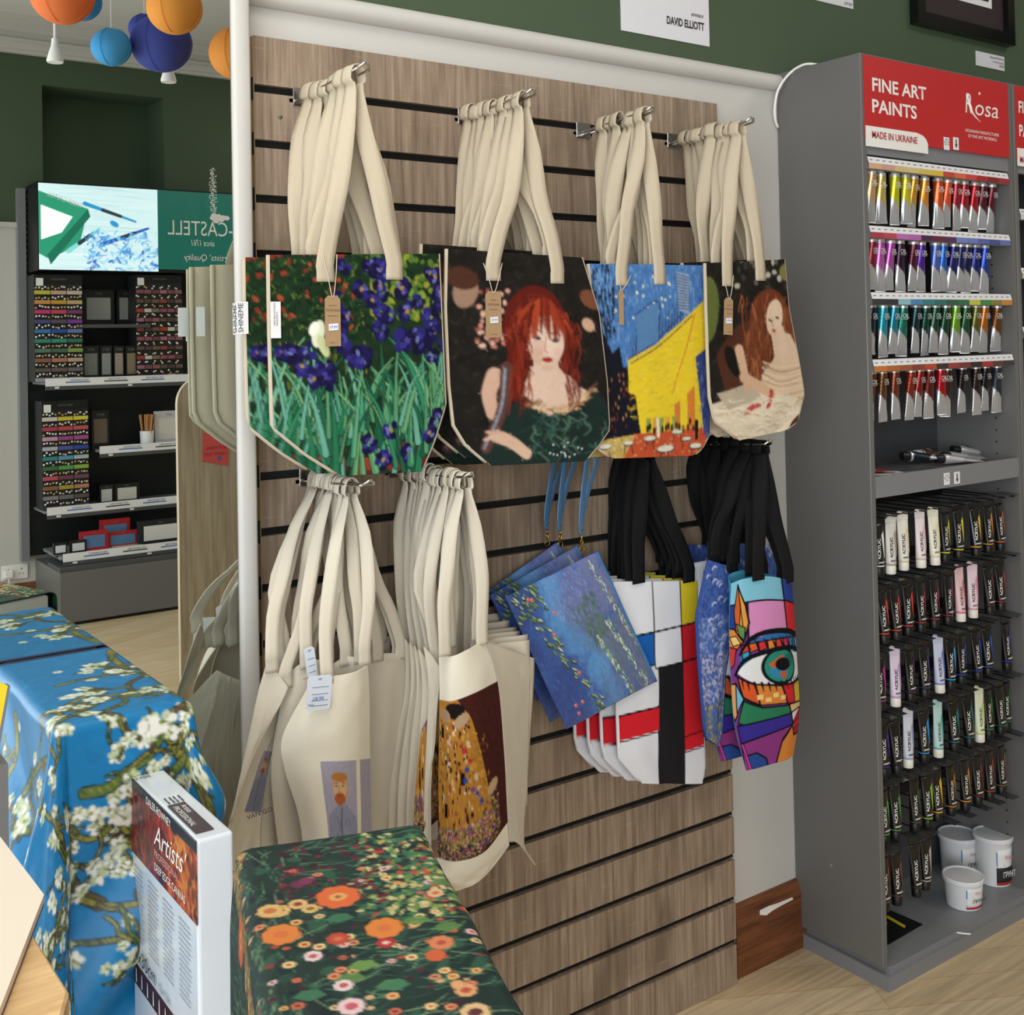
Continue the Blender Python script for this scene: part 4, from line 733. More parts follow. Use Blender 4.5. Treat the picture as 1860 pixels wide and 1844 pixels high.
def price_card(px, Y, w, h, tilt, price=True):
    a = W(*px, Y); X = np.array([math.cos(tilt), 0, math.sin(tilt)]); Z = np.array([-math.sin(tilt), 0, math.cos(tilt)]); r = .004
    pts = [(-w/2+r, 0), (w/2-r, 0), (w/2, -r), (w/2, -h+r), (w/2-r, -h), (-w/2+r, -h), (-w/2, -h+r), (-w/2, -r)]
    g = MB().prism([a+X*p[0]+Z*p[1] for p in reversed(pts)], (0, .001, 0)).build('price_card', mat('pale_card', 'dfe6f2', .4), t)
    MB().prism([a+X*p[0]+Z*p[1]+np.array([0, -.0006, 0]) for p in [(-.004, -.004), (.004, -.004), (0, -.008)]][::-1], (0, .0004, 0)).build('hole_shade_mark', mat('hole_shade_grey', '9fa6b2', .6), g)  # grey patch on the card paints in the shade of a punched hole
    for k, z in enumerate([.02, .032, .043, .052]):
        q = a+Z*(-z*h/.06)+np.array([0, -.0006, 0]); MB().prism([q+X*p[0]+Z*p[1] for p in [(-w*.3, 0), (w*.38, 0), (w*.38, -.0005), (-w*.3, -.0005)]][::-1], (0, .0004, 0)).build('ruled_line', M_dk, g)
    if price: text('price_lettering', '£8.99', .0085, a+Z*(-.038)+X*-.012+np.array([0, -.0012, 0]), X, Z, M_blue_ink, g, shear=.2)
    text('card_lettering', 'PRICE', .0038, a+Z*(-h*.86)+X*-.018+np.array([0, -.0012, 0]), X, Z, M_dk, g)
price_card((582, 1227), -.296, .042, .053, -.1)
# second tote, left part showing
t = soft('cream cotton tote just behind the rolled one, edge bulging left with a tilted tag', W(540, 1640, -.2), G1)
sheet('front_panel', [[(514, 1240, -.19), (532, 1216, -.2), (560, 1201, -.205), (600, 1200, -.2), (606, 1215, -.18)],
                      [(508, 1290, -.2), (530, 1290, -.215), (560, 1290, -.215), (590, 1290, -.2), (606, 1290, -.18)],
                      [(492, 1390, -.2), (516, 1390, -.215), (550, 1390, -.21), (585, 1390, -.2), (606, 1390, -.18)],
                      [(500, 1500, -.2), (520, 1500, -.21), (550, 1500, -.21), (585, 1500, -.2), (606, 1500, -.18)],
                      [(520, 1640, -.2), (535, 1640, -.21), (560, 1640, -.21), (590, 1640, -.2), (606, 1640, -.18)]], M_canvas2, t, 40, 30)
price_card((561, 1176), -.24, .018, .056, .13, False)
lstrap(t, (556, 1215), (596, 1205), -.105, .094, 43, YA=-.21)
# folded back totes: interior side with picture, flap turned over
t = soft('leftmost cream cotton tote with its corner folded over and a portrait print inside', W(430, 1600, -.2), G1)
sheet('back_panel', [[(486, 1196, -.20), (500, 1216, -.212), (524, 1249, -.225)],
                     [(470, 1254, -.205), (488, 1268, -.215), (508, 1282, -.225)],
                     [(455, 1322, -.21), (468, 1328, -.22), (484, 1330, -.22)],
                     [(438, 1398, -.215), (446, 1400, -.22), (454, 1388, -.22)],
                     [(418, 1492, -.22), (419, 1493, -.22), (420, 1494, -.22)]], M_canvas2, t, 40, 20)
hd2 = pr_head()
sheet('front_panel', [[(506, 1284, -.185), (509, 1285, -.18), (512, 1286, -.175)],
                      [(484, 1330, -.20), (495, 1332, -.19), (504, 1334, -.18)],
                      [(452, 1388, -.21), (474, 1392, -.195), (490, 1394, -.185)],
                      [(418, 1494, -.215), (444, 1496, -.2), (474, 1496, -.185)],
                      [(396, 1600, -.215), (430, 1600, -.2), (474, 1600, -.185)]], None, t, 90, 50, hd2, (.40, 1.35, .40, .70), base='ece4d2')
text('print_lettering', 'VAN GOGH'[:6], .0105, W(449, 1489, -.204), (.94, -.28, .2), (-.18, 0, .98), M_dk, t, ext=.0012)
lstrap(t, (494, 1222), (520, 1252), -.045, .094, 44, YA=-.215, bow=.03)
for k, (dx, yy, lab) in enumerate([(0, -.18, 'cream cotton tote folded beside the leftmost one, creased edge forward'), (16, -.165, 'thin folded cream tote deeper in the far left stack'), (34, -.15, 'cream tote pressed behind the rolled front bag, only a fold showing')]):
    t = soft(lab, W(490+dx, 1620, yy), G1)
    sheet('front_panel', [[(508+dx*.3, 1285, yy), (512+dx*.4, 1286, yy+.006), (520+dx, 1290, yy+.012)],
                          [(494+dx*.5, 1370, yy-.006), (505+dx*.7, 1372, yy-.002), (520+dx, 1375, yy+.012)],
                          [(474+dx, 1460, yy-.006), (490+dx, 1462, yy), (512+dx*1.2, 1464, yy+.012)],
                          [(472+dx*1.2, 1560, yy), (492+dx*1.3, 1562, yy), (516+dx*1.3, 1564, yy+.012)], [(476+dx*1.3, 1640, yy), (496+dx*1.3, 1640, yy), (520+dx*1.3, 1640, yy+.012)]], M_canvas2, t, 30, 14, seed=k)
    lstrap(t, (506+dx, 1235-k*8), (530+dx, 1230-k*8), -.03-.028*k, .094, 50+k, YA=yy, j=.018, bow=.03)
# flat backs right of the front bag
for k, (c, yy, lab) in enumerate([([(640, 1148), (686, 1142), (690, 1560), (640, 1560)], -.04, 'rearmost plain cream tote in the far left stack, flat on the oak panel'),
                                  ([(632, 1165), (712, 1156), (712, 1560), (632, 1560)], -.07, 'plain cream tote hanging flat, second from the oak panel'),
                                  ([(668, 1190), (746, 1186), (726, 1560), (640, 1560)], -.115, 'wide plain cream tote showing right of the rolled front bag')]):
    t = soft(lab, W(*c[2], yy), G1)
    a, b_, c_, d = c; P = [[(a[0], a[1], yy), ((a[0]+b_[0])/2, (a[1]+b_[1])/2-1, yy-.008), (b_[0], b_[1], yy)], [(a[0], a[1]+36, yy), ((a[0]+b_[0])/2, a[1]+34, yy-.009), (b_[0]-1, b_[1]+36, yy)], [((a[0]+d[0])/2, 1360, yy), ((a[0]+c_[0])/2, 1360, yy-.012), ((b_[0]+c_[0])/2+4, 1360, yy)], [(d[0], d[1], yy), ((c_[0]+d[0])/2, 1560, yy-.012), (c_[0]-14*(k == 2)*2, c_[1], yy)]]
    sheet('front_panel', P, M_canvas2, t, 36, 20, seed=k+5, thick=.004)
    lstrap(t, (a[0]+18, a[1]+12), (b_[0]-18, b_[1]+12), -.05-.035*k, .094, 60+k, YA=yy-.006, j=.014)
    lstrap(t, (a[0]+12, a[1]+16), (b_[0]-24, b_[1]+14), -.035-.035*k, .094, 70+k, YA=yy+.004, j=.016)
# --- gold mosaic totes
G2 = 'cream totes with a gold mosaic print'; mo = pr_mosaic()
t = soft('front cream tote with the whole gold and brown mosaic print facing out', W(860, 1600, -.26), G2)
sheet('front_panel', [[(797, 1190, -.235), (822, 1192, -.262), (850, 1180, -.262), (881, 1162, -.235)],
                      [(798, 1272, -.245), (824, 1274, -.272), (866, 1258, -.275), (903, 1238, -.24)],
                      [(797, 1400, -.25), (828, 1402, -.28), (876, 1396, -.28), (916, 1372, -.245)],
                      [(794, 1556, -.25), (830, 1562, -.28), (880, 1545, -.275), (922, 1492, -.245)],
                      [(790, 1592, -.25), (828, 1600, -.278), (880, 1578, -.27), (924, 1530, -.24)],
                      [(806, 1622, -.25), (840, 1616, -.272), (880, 1592, -.265), (925, 1536, -.235)]], None, t, 210, 110, mo, (-.02, 1.02, .20, .605))
sheet('back_panel', [[(882, 1162, -.232), (925, 1180, -.20), (971, 1196, -.155)], [(904, 1240, -.236), (935, 1250, -.2), (968, 1262, -.155)], [(915, 1340, -.238), (938, 1370, -.2), (960, 1400, -.16)],
                     [(922, 1470, -.236), (940, 1500, -.205), (952, 1530, -.17)], [(925, 1530, -.233), (944, 1534, -.21), (975, 1574, -.165)]], M_canvas2, t, 40, 26)
lstrap(t, (808, 1192), (876, 1172), -.235, .28, 81, YA=-.262, YB=-.245, hw=.0125, j=.004, bow=.016); lstrap(t, (818, 1178), (868, 1165), -.215, .28, 82, YA=-.21, hw=.0125)
t = soft('second gold mosaic tote, dark lower part of its print showing left of the front one', W(775, 1580, -.2), G2)
sheet('front_panel', [[(765, 1330, -.20), (780, 1300, -.205), (797, 1290, -.2)], [(758, 1400, -.2), (778, 1400, -.21), (800, 1400, -.2)], [(752, 1480, -.2), (778, 1480, -.212), (800, 1450, -.2)], [(752, 1516, -.2), (776, 1500, -.212), (800, 1476, -.2)], [(756, 1544, -.2), (776, 1530, -.21), (800, 1522, -.2)]],
      None, t, 80, 40, mo, (-.9, 1.3, -1.2, .80))
lstrap(t, (790, 1215), (820, 1200), -.19, .28, 83, YA=-.2, j=.012)
for k in range(6):                                                # folded wings fanned out at the left, flat corners at the right
    f = k/5; yy = -.045-.024*k; cx, cy = [(911, 1113), (925, 1127), (938, 1139), (944, 1146), (959, 1153), (962, 1163)][k]
    lab = ['rearmost gold mosaic tote, flat on the oak panel', 'second gold mosaic tote from the panel, corner just showing', 'third gold mosaic tote from the panel in the fanned stack', 'fourth gold mosaic tote from the panel in the fanned stack', 'fifth gold mosaic tote from the panel, pleat edge forward', 'gold mosaic tote with the foremost folded pleat, its corner pointing right'][k]
    t = soft(lab, W(800, 1560, yy), G2)
    sheet('back_panel', [[(cx-150+12*k, cy+22+k*4, yy), (cx-70, cy+10, yy-.006), (cx, cy, yy)], [(cx-150+12*k, cy+150, yy), (cx-70, cy+150, yy-.01), (cx, cy+140, yy)], [(cx-150, cy+380, yy), (cx-70, cy+350, yy-.01), (cx-4, cy+300, yy)]], M_canvas2, t, 24, 16, seed=k)
    x0 = 727+k*8.5; y0 = 1154+k*6; w_ = 24 if k < 5 else 34; xr = 778+k*5.; yr = 1236+k*1.; yb = -.10-.022*k
    if k == 5: x0, y0, xr, yr = 770, 1174, 804, 1222
    sheet('front_panel', [[(x0, y0, yb), (x0+(xr-x0)*.5, y0+(yr-y0)*.42, yb-.004), (xr, yr, yb-.012)],
                          [(x0-2+k*2, 1250, yb), (x0+16, 1262, yb-.006), (xr-7, yr+34, yb-.012)],
                          [(x0-20+k*5, 1340, yb), (x0+4+k*2.5, 1345, yb-.006), (xr-26+k*2, 1350, yb-.012)],
                          [(x0-34+k*7, 1430, yb), (x0-12+k*4, 1432, yb-.006), (xr-48+k*5, 1434, yb-.012)],
                          [(x0-40+k*8, 1540, yb), (x0-18+k*5, 1542, yb-.006), (xr-52+k*6, 1544, yb-.012)]], M_canvas2, t, 44, 16, seed=k+20)
    lstrap(t, (740+k*14, 1190+k*6), (800+k*13, 1180+k*3), -.045-.03*k, .28, 90+k, YA=yb+.01, YB=yy-.01, j=.016, bow=.024)
    lstrap(t, (752+k*14, 1180+k*6), (815+k*12, 1165+k*4), -.032-.03*k, .28, 110+k, YA=yb+.02, YB=yy-.004, j=.018, bow=.03)
# --- pond pouches on lanyards
li = pr_lilies(); M_gold = mat('brass', 'c9a050', .3, 1.); M_bt = mat('blue_zip_tape', '2f78b8', .6)
lan = Cv(40, 400, '3a6a94')
for i in range(500): x, y = lan.R(0, 40), lan.R(0, 400); lan.seg(x, y, x+lan.R(-4, 4), y+lan.R(-6, 6), 2, 1, lan.r.choice(['4f86b0', '2f4f7c', '6f9a7c', '3a7a4a', 'a8b8c8', '2a5a8c']), .7)
def pouch(label, c, Y, clip, hk, nv, nu, seed):
    t = thing('zip_pouch', label, 'pouch', W(*c[3], Y), group='blue pond print pouches hanging from lanyards')
    P0 = np.array([[W(*c[0], Y), W(*c[1], Y)], [W(*c[3], Y), W(*c[2], Y)]]); v = np.linspace(0, 1, nv)[:, None, None]; u = np.linspace(0, 1, nu)[None, :, None]
    P = (P0[0, 0]*(1-u)+P0[0, 1]*u)*(1-v)+(P0[1, 0]*(1-u)+P0[1, 1]*u)*v
    U = np.linspace(0, 1, nu)[None]*np.ones((nv, 1)); Vv = np.linspace(0, 1, nv)[:, None]*np.ones((1, nu))
    e = np.minimum(np.minimum(U, 1-U), np.minimum(Vv, 1-Vv)); P[..., 1] -= .007*(1-np.exp(-e*14))+.002*(vnoise(U, Vv, 4, 4, seed)-.5)
    gridmesh('front_panel', P, M_silk, t, li.samp(U, Vv), .001, backcol=lin('2a4a7c'))
    Q = P[::8, ::8].copy(); Q = np.concatenate([Q, P[-1:, ::8]], 0); Q = np.concatenate([Q, np.concatenate([P[::8, -1:], P[-1:, -1:]], 0)], 1); Q[..., 1] = Y+(Y-Q[..., 1])+.002
    gridmesh('back_panel', Q[:, ::-1], mat('pond_backing', '3a5a94', .7), t)
    MB().tube([P[i, -1]+(.001, .001, .0) for i in range(0, nv, 10)]+[P[-1, -1]+(.001, .001, 0)], .0028, 6).build('zip_edge', M_bt, t, smooth=True)
    A = W(clip[0], clip[1], Y-.002); ys = Y+.0; T = np.array([hk, ys, ZL])
    MB().tube([A+(0, 0, -.001)+.006*np.array([math.cos(a), 0, math.sin(a)]) for a in np.linspace(0, 2*PI, 15)[:-1]], .0009, 6, closed=True).build('ring', M_gold, t, smooth=True)
    MB().tube([A+(0, 0, .006), A+(.003, 0, .012), A+(.002, 0, .018), A+(-.002, 0, .019), A+(-.003, 0, .013), A+(0, 0, .008)], .001, 6).tube([A+(0, 0, .018), A+(0, 0, .027)], .0022, 8).build('trigger_clasp', M_gold, t, smooth=True)
    B = A+(0, 0, .028); K = A+(0, 0, .058)
    for s_, q in ((-1, 0), (1, 1)):
        pts = cr1([B+(0, .001*s_, 0), K+(s_*.002, .001*s_, .0), (K*.5+T*.5)+(s_*.008, .001*s_, 0), T+(s_*.0125, 0, -.02), T+(s_*.008, 0, .001), T+(0, 0, .003)], 40)
        wd = np.array([[.0062, 0, 0]]*26+[[.0062*math.cos(a), -.0062*math.sin(a), 0] for a in np.linspace(0, PI/2, 14)])
        Pg = np.stack([pts-wd, pts-wd*.3, pts+wd*.3, pts+wd], 1); uu, vv = np.meshgrid(np.linspace(0, 1, 4), np.linspace(0, 1, 40)); gridmesh('lanyard', Pg, M_silk, t, lan.samp(uu, vv), .0009, backcol=lin('3a6a94'))
    MB().lathe([(.0001, 0), (.0028, 0), (.0022, .0012), (.0001, .0014)], (0, 0, 0), 10).build('rivet', M_gold, t, local=True).matrix_local = Matrix.Translation(Vector(B+(0, -.003, .008)-aloc(t))) @ Matrix.Rotation(PI/2, 4, 'X')
pouch('front blue pond print zip pouch, largest in view, tilted to the right', [(918, 1085), (1084, 1002), (1191, 1238), (1030, 1325)], -.135, (1057, 997), .655, 210, 200, 1)
pouch('middle blue pond print zip pouch, peeking out above the front one', [(890, 1082), (1046, 993), (1160, 1225), (1000, 1312)], -.065, (1018, 988), .655, 120, 110, 2)
pouch('rear blue pond print zip pouch, closest to the oak panel', [(887, 1074), (1011, 986), (1120, 1200), (975, 1275)], -.030, (994, 986), .655, 100, 90, 3)
# --- colour block totes
G3 = 'colour block totes with black handles'; bl_ = pr_blocks()
rM = [((1118, 1057), (1266, 1055)), ((1121, 1180), (1270, 1180)), ((1124, 1300), (1277, 1300)), ((1127, 1378), (1281, 1390)), ((1168, 1424), (1276, 1424))]
MW = mat('white_polyester', 'e4e6ee', .7)
HM = .83; bbM = (W(1112, 1200, -.115)[0], W(1282, 1200, -.115)[0], W(1200, 1425, -.115)[2], W(1200, 1056, -.115)[2])
tote('front colour block tote in white, red, yellow, blue and black panels', rM, -.115, bl_, HM, ZL, -.105, ((1160, 1060), (1252, 1058)), 201, group=G3, strapm=M_strapb, backm=MW, hw=.017, bb=bbM, nv=170, nu=110, hem=False, th=.014, sj=.005)
for k, (dx, yy, lab) in enumerate([(-.022, -.088, 'second colour block tote, blue sliver showing at its lower left'), (-.036, -.061, 'third colour block tote, stepped out left under the blue pouch'), (-.050, -.034, 'rearmost colour block tote, furthest left beside the oak panel')]):
    tote(lab, rows_at(rM, -.115, yy, dx, .004+.004*k), yy, bl_, HM, ZL, -.08+.025*k, ((1140-k*8, 1050), (1232-k*12, 1050)), 202+k, group=G3, strapm=M_strapb, backm=MW, hw=.017, nv=80, nu=60, hem=False, th=.012, sj=.006, ysb=-.07+.02*k)
# --- eye print totes, blue sky totes, white tote
G4 = 'eye print totes with black handles'; ey = pr_eye(); sk_ = pr_sky()
def eyebag(label, dx, Y0, ys, seed, nv, nu, front=True):
    C = [[(1328, 1060, 0), (1350, 1052, -.02), (1390, 1047, -.028), (1425, 1052, -.018), (1439, 1062, .012)], [(1325, 1140, 0), (1352, 1138, -.022), (1395, 1134, -.03), (1430, 1134, -.018), (1444, 1138, .012)],
         [(1328, 1230, 0), (1354, 1226, -.022), (1398, 1222, -.03), (1434, 1218, -.016), (1449, 1216, .012)], [(1335, 1318, 0), (1360, 1316, -.02), (1402, 1308, -.024), (1437, 1300, -.014), (1452, 1296, .01)], [(1356, 1400, 0), (1374, 1396, -.008), (1402, 1388, -.01), (1428, 1381, -.006), (1441, 1372, .006)]]
    t = thing('tote_bag', label, 'tote bag', W(1400+dx, 1400, Y0), group=G4)
    Cw = np.array([[W(q[0], q[1], -.235+q[2])+np.array([0, 0, 0]) for q in r] for r in C]); Cw[..., 1] += Y0+.235; Cw[..., 0] += dx
    P = spl(Cw, nv, nu); u, v = np.meshgrid(np.linspace(0, 1, nu), np.linspace(0, 1, nv)); gridmesh('front_panel', P, M_col, t, ey.samp(u, v), .0015)
    B = P[::5, ::5].copy(); B = np.concatenate([B, P[-1:, ::5]], 0); B = np.concatenate([B, np.concatenate([P[::5, -1:], P[-1:, -1:]], 0)], 1); w_ = np.sin(np.linspace(0, PI, B.shape[1]))[None]; B[..., 1] += .002+w_*.055*np.linspace(1, .3, B.shape[0])[:, None]; B[:, :, 2] += .004*w_
    gridmesh('back_panel', B[:, ::-1], mat('turquoise_lining', '3a8cae', .8), t)
    a = P[4, int(nu*.42)]; b = P[4, int(nu*.80)]
    strap('handle', t, a+(-.004, -.003, 0), b+(0, -.003, 0), 1.086, ys, ZL, .018, M_strapb, .004, seed=seed, bow=-.004)
    strap('handle', t, a+(.02, .04, 0), b+(.02, .03, 0), 1.086, ys+.03, ZL, .018, M_strapb, .004, seed=seed+3, bow=-.004)
eyebag('front tote printed with a large stained-glass style eye', 0, -.235, -.195, 301, 240, 150)
eyebag('second eye print tote, its left side showing behind the front one', -.004, -.165, -.135, 302, 120, 70)
G5 = 'blue sky print totes behind the eye totes'
M_sk = mat('sky_backing', '2f4a94', .8)
tote('blue sky print tote with gold meadow at its foot, folded beside the colour block tote', [((1290, 1018), (1345, 1036)), ((1268, 1120), (1330, 1150)), ((1272, 1200), (1318, 1220)), ((1280, 1300), (1312, 1330)), ((1284, 1340), (1306, 1356))], -.195, sk_, 1.086, ZL, -.165, ((1300, 1010), (1335, 1025)), 311, group=G5, strapm=M_strapb, backm=M_sk, nv=120, nu=50, hem=False, th=.02)
tote('deep blue sky print tote behind, its top showing between the black handles', [((1290, 984), (1425, 992)), ((1292, 1100), (1424, 1100)), ((1296, 1250), (1422, 1250)), ((1300, 1345), (1418, 1340))], -.10, sk_, 1.086, ZL, -.065, ((1310, 990), (1375, 990)), 312, group=G5, strapm=M_strapb, backm=M_sk, nv=60, nu=60, hem=False, th=.015)
tote('dark blue tote rearmost under the pale dress bags, on the oak panel', [((1255, 990), (1380, 990)), ((1258, 1100), (1382, 1100)), ((1264, 1240), (1384, 1240)), ((1272, 1340), (1384, 1340))], -.05, sk_, 1.086, ZL, -.035, ((1290, 990), (1350, 990)), 313, group=G5, strapm=M_strapb, backm=M_sk, nv=50, nu=50, hem=False, th=.015)
tote('plain white tote wedged between the colour block tote and the blue sky tote', [((1258, 1024), (1292, 1018)), ((1258, 1100), (1286, 1100)), ((1262, 1240), (1282, 1240)), ((1268, 1330), (1284, 1330))], -.11, None, 1.086, ZL, -.085, None, 314, group='white tote', backm=MW, nv=40, nu=24, hem=False, th=.015)
# ---------------------------------------------------------------- draped display stands
def drape(name, label, org, rot, w, d, zt, ext, cv, m, nv, nu, amp=.012, seed=0, hemcol=None, cat='scarf', freq=9.):
    """cloth lying on a block w x d (local x, -y towards the room) and hanging over its front and sides; ext=(left,right,back,front) overhang"""
    a = np.linspace(-ext[0], w+ext[1], nu)[None]*np.ones((nv, 1)); b = np.linspace(-ext[2], d+ext[3], nv)[:, None]*np.ones((1, nu))
    dx = np.where(a < 0, a, np.where(a > w, a-w, 0)); dy = np.where(b > d, b-d, 0); h = np.hypot(dx, dy); ang = np.arctan2(dy, np.abs(dx)+1e-9)
    r = .014; hh = np.clip(h/(r*1.57), 0, 1); outd = r*np.sin(hh*PI/2); dn = np.where(h < r*1.57, r*(1-np.cos(hh*PI/2)), r+(h-r*1.57)*.985)
    s_ = a*1.0+b*.9; corner = np.clip(np.sin(2*ang), 0, 1)*(h > 0)
    k = np.clip(h/.15, 0, 1.6); fold = amp*k*(1+np.sin(s_*freq*2*PI*.55+seed)*.8+.5*np.sin(s_*freq*4.1+seed*2)); out = outd+fold+corner*h*.20
    nx = np.where(h > 0, dx/(h+1e-9), 0); ny = np.where(h > 0, dy/(h+1e-9), 0)
    lx = np.clip(a, 0, w)+nx*out; ly = np.clip(b, 0, d)+ny*out; lz = zt-dn+.0025*(vnoise((a+ext[0])/(w+ext[0]+ext[1]), (b+ext[2])/(d+ext[2]+ext[3]), 5, 5, seed)-.3)*(h == 0)
    cr_, sr_ = math.cos(rot), math.sin(rot); X = org[0]+lx*cr_+ly*sr_; Y = org[1]+lx*sr_-ly*cr_; P = np.stack([X, Y, np.maximum(lz, .02)], 2)
    u = (a+ext[0])/(w+ext[0]+ext[1]); v = (b+ext[2])/(d+ext[2]+ext[3]); col = cv.samp(u, v)
    o = gridmesh(name, P, m, None, col, .0012); return tag(o, label, cat)
def block(name, label, org, rot, w, d, z0, z1, m, cat, r=.004):
    t = thing(name, label, cat, (org[0], org[1], z0)); cr_, sr_ = math.cos(rot), math.sin(rot)
    q = MB().bbox(0, w, -d, 0, z0, z1, r); q.v = [(org[0]+x*cr_-y*sr_, org[1]+x*sr_+y*cr_, z) for x, y, z in q.v]; q.build('body', m, t)
    q = MB().bbox(.012, w-.012, -d+.012, -.012, z1-.0005, z1+.001, .0004) ; q.v = [(org[0]+x*cr_-y*sr_, org[1]+x*sr_+y*cr_, z) for x, y, z in q.v]; q.build('top_panel', m, t)
    return t
z1 = 1.058
M_satin = mat('blue_satin', None, .38, spec=.4, bump=(700, .05))
oB = W(0, 0, 0)*0+np.array([-.445, -.062, 0]); block('display_plinth', 'white display plinth under the blue blossom scarf', (-.443, -.062), 0, .146, .335, .70, z1-.004, M_white, 'plinth')
block('kraft_box', 'brown kraft cardboard box on the floor under the white plinth', (-.443, -.062), 0, .146, .335, .0, .699, M_kraft, 'box')
bs = blossom()
drape('satin_scarf', 'blue satin scarf with white blossom twigs draped over a plinth by the mirror', (-.445, -.056, 0), 0, .150, .345, z1, (.55, .17, 0, .42), bs, M_satin, 330, 360, amp=.011, seed=1)
o2 = np.array(WZ(452, 1543, 1.0)); e2 = np.array(WZ(745, 1500, 1.0)); rt = math.atan2(e2[1]-o2[1], e2[0]-o2[0])
w2 = float(np.linalg.norm(e2[:2]-o2[:2]))
def fm(px, py, w=640, h=520):                                    # where a spot of the photographed cloth lies on the flat cloth
    p = WZ(px, py, 1.0)-o2; a = p[0]*math.cos(rt)+p[1]*math.sin(rt); b = p[0]*math.sin(rt)-p[1]*math.cos(rt)
    return (a+.16)/(w2+.46)*w, b/.59*h
md = meadow(fm=fm)
block('display_box', 'tall display stand hidden under the meadow print scarf', (o2[0]+.003, o2[1]-.002), rt, w2-.006, .42, .0, .995, M_white, 'stand')
drape('meadow_scarf', 'dark green scarf with orange poppies draped over the nearest stand', (o2[0], o2[1]), rt, w2, .44, 1.0, (.16, .30, .0, .15), md, mat('meadow_cloth', None, .6, spec=.3, bump=(700, .15)), 330, 260, amp=.008, seed=3)
fr = MB(); rs = random.Random(4)
# ---------------------------------------------------------------- shrink-wrapped canvases
zc = .975; A_ = WZ(238, 1411, zc); B_ = WZ(357, 1528, zc); C_ = WZ(455, 1537, zc); 
ux = (B_-A_)/np.linalg.norm(B_-A_); Lc = float(np.linalg.norm(B_-A_)); un = np.array([-ux[1], ux[0], 0]); 
if un[0] < 0: un = -un
Tc = max(.04, float((C_-B_)@un)); Hc = .40
t = thing('canvas_pack', 'white shrink-wrapped deep edge canvas pack standing between the two scarves', 'canvas', (A_+B_)/2*np.array([1, 1, 0])+np.array([0, 0, zc-Hc]))
body = MB().add([A_, B_, B_+un*Tc, A_+un*Tc]+[q-np.array([0, 0, Hc]) for q in (A_, B_, B_+un*Tc, A_+un*Tc)], [(0, 1, 2, 3), (7, 6, 5, 4), (0, 4, 5, 1), (1, 5, 6, 2), (2, 6, 7, 3), (3, 7, 4, 0)])
bo = body.build('wrapped_canvas', mat('shrink_film_white', 'e6edf6', .22, coat=.5, bump=(14, .5)), t); bv = bo.modifiers.new('round', 'BEVEL'); bv.width = .004; bv.segments = 3
Fz = np.array([0, 0, 1.]); nO = -un
def face(u, z, off=.0006): return A_+ux*u*Lc+Fz*z+nO*off
wr = pr_wrap(); nv, nu = 60, 100; uu, vv = np.meshgrid(np.linspace(.0, 1, nu), np.linspace(0, 1, nv))
P = A_+uu[..., None]*ux*Lc+vv[..., None]*np.array([0, 0, -.095])+nO*.0008
gridmesh('printed_band', P, M_colg, t, wr.samp(uu, vv), .0006)
MB().add([face(0, -.235), face(1, -.235), face(1, -.262), face(0, -.262)], [(0, 3, 2, 1)]).build('maroon_band', mat('maroon_print', '3f2228', .4), t)
xd = ux
text('brand_lettering', 'DALER-ROWNEY', .0135, face(.28, -.0125, .0018), xd, Fz, M_wt, t, sx=.9)
MB().prism([face(.505, -.0025, .0019), face(.52, -.0075, .0019), face(.505, -.0125, .0019), face(.49, -.0075, .0019)], nO*.0003).build('red_diamond', mat('diamond_red', 'd04a50', .5), t)
text('title_lettering', "Artists'", .038, face(.40, -.052, .0018), xd, Fz, M_wt, t, shear=.35)
text('subtitle_lettering', 'PROFESSIONAL', .0125, face(.40, -.067, .0018), xd, Fz, mat('pale_red_ink', 'd0a8a4', .5), t, sx=1.05)
text('subtitle_lettering', 'DEEP EDGE CANVAS', .0135, face(.40, -.084, .0018), xd, Fz, M_wt, t, sx=.9)
text('size_lettering', '30x30cm', .026, face(-.0, -.228, .0018), xd, Fz, M_dk, t); text('size_lettering', '12x12in', .015, face(.42, -.228, .0018), xd, Fz, mat('grey_ink', '8a8f9a', .6), t)
ln = MB(); rs = random.Random(3)
for cidx in range(4):
    for k in range(16): q = face(.04+.235*cidx, -.108-.006*k, .0014); ln.add([q, q+ux*Lc*.19*rs.uniform(.6, 1), q+ux*Lc*.19*.8-Fz*.0011, q-Fz*.0011], [(0, 3, 2, 1)])
ln.build('small_print', mat('grey_ink', '8a8f9a', .6), t)
for k in range(10):
    q = face(.06+.093*k, -.257, .0016); MB().add([q, q+ux*.004, q+ux*.0036+Fz*.012, q+ux*.0026+Fz*.018, q+ux*.0012+Fz*.018, q+ux*.0004+Fz*.012], [tuple(range(6))]).build('pictogram', M_wt, t)
tp = lambda u, w: A_+ux*u*Lc+un*w*Tc+Fz*.0012
MB().add([tp(.52, .12), tp(.93, .12), tp(.93, .62), tp(.52, .62)], [(0, 1, 2, 3)]).build('top_label', mat('dark_label', '4a3f44', .4), t)
text('top_lettering', 'Artists\nPROFESSIONAL', .010, tp(.56, .42), ux, un, M_wt, t)
text('top_lettering', '30x30cm\n12x12in', .011, tp(.05, .5), un*-1, ux, M_dk, t)
for k in range(2):
    for j in range(2): a0 = tp(.42+.05*j, .2+.25*k)+Fz*.0004; MB().add([a0, a0+ux*.011, a0+ux*.011+un*.0018, a0+un*.0018], [(0, 1, 2, 3)]).add([a0+un*.006, a0+ux*.011+un*.006, a0+ux*.011+un*.0078, a0+un*.0078], [(0, 1, 2, 3)]).build('care_symbol', M_dk, t)
zb = zc-Hc
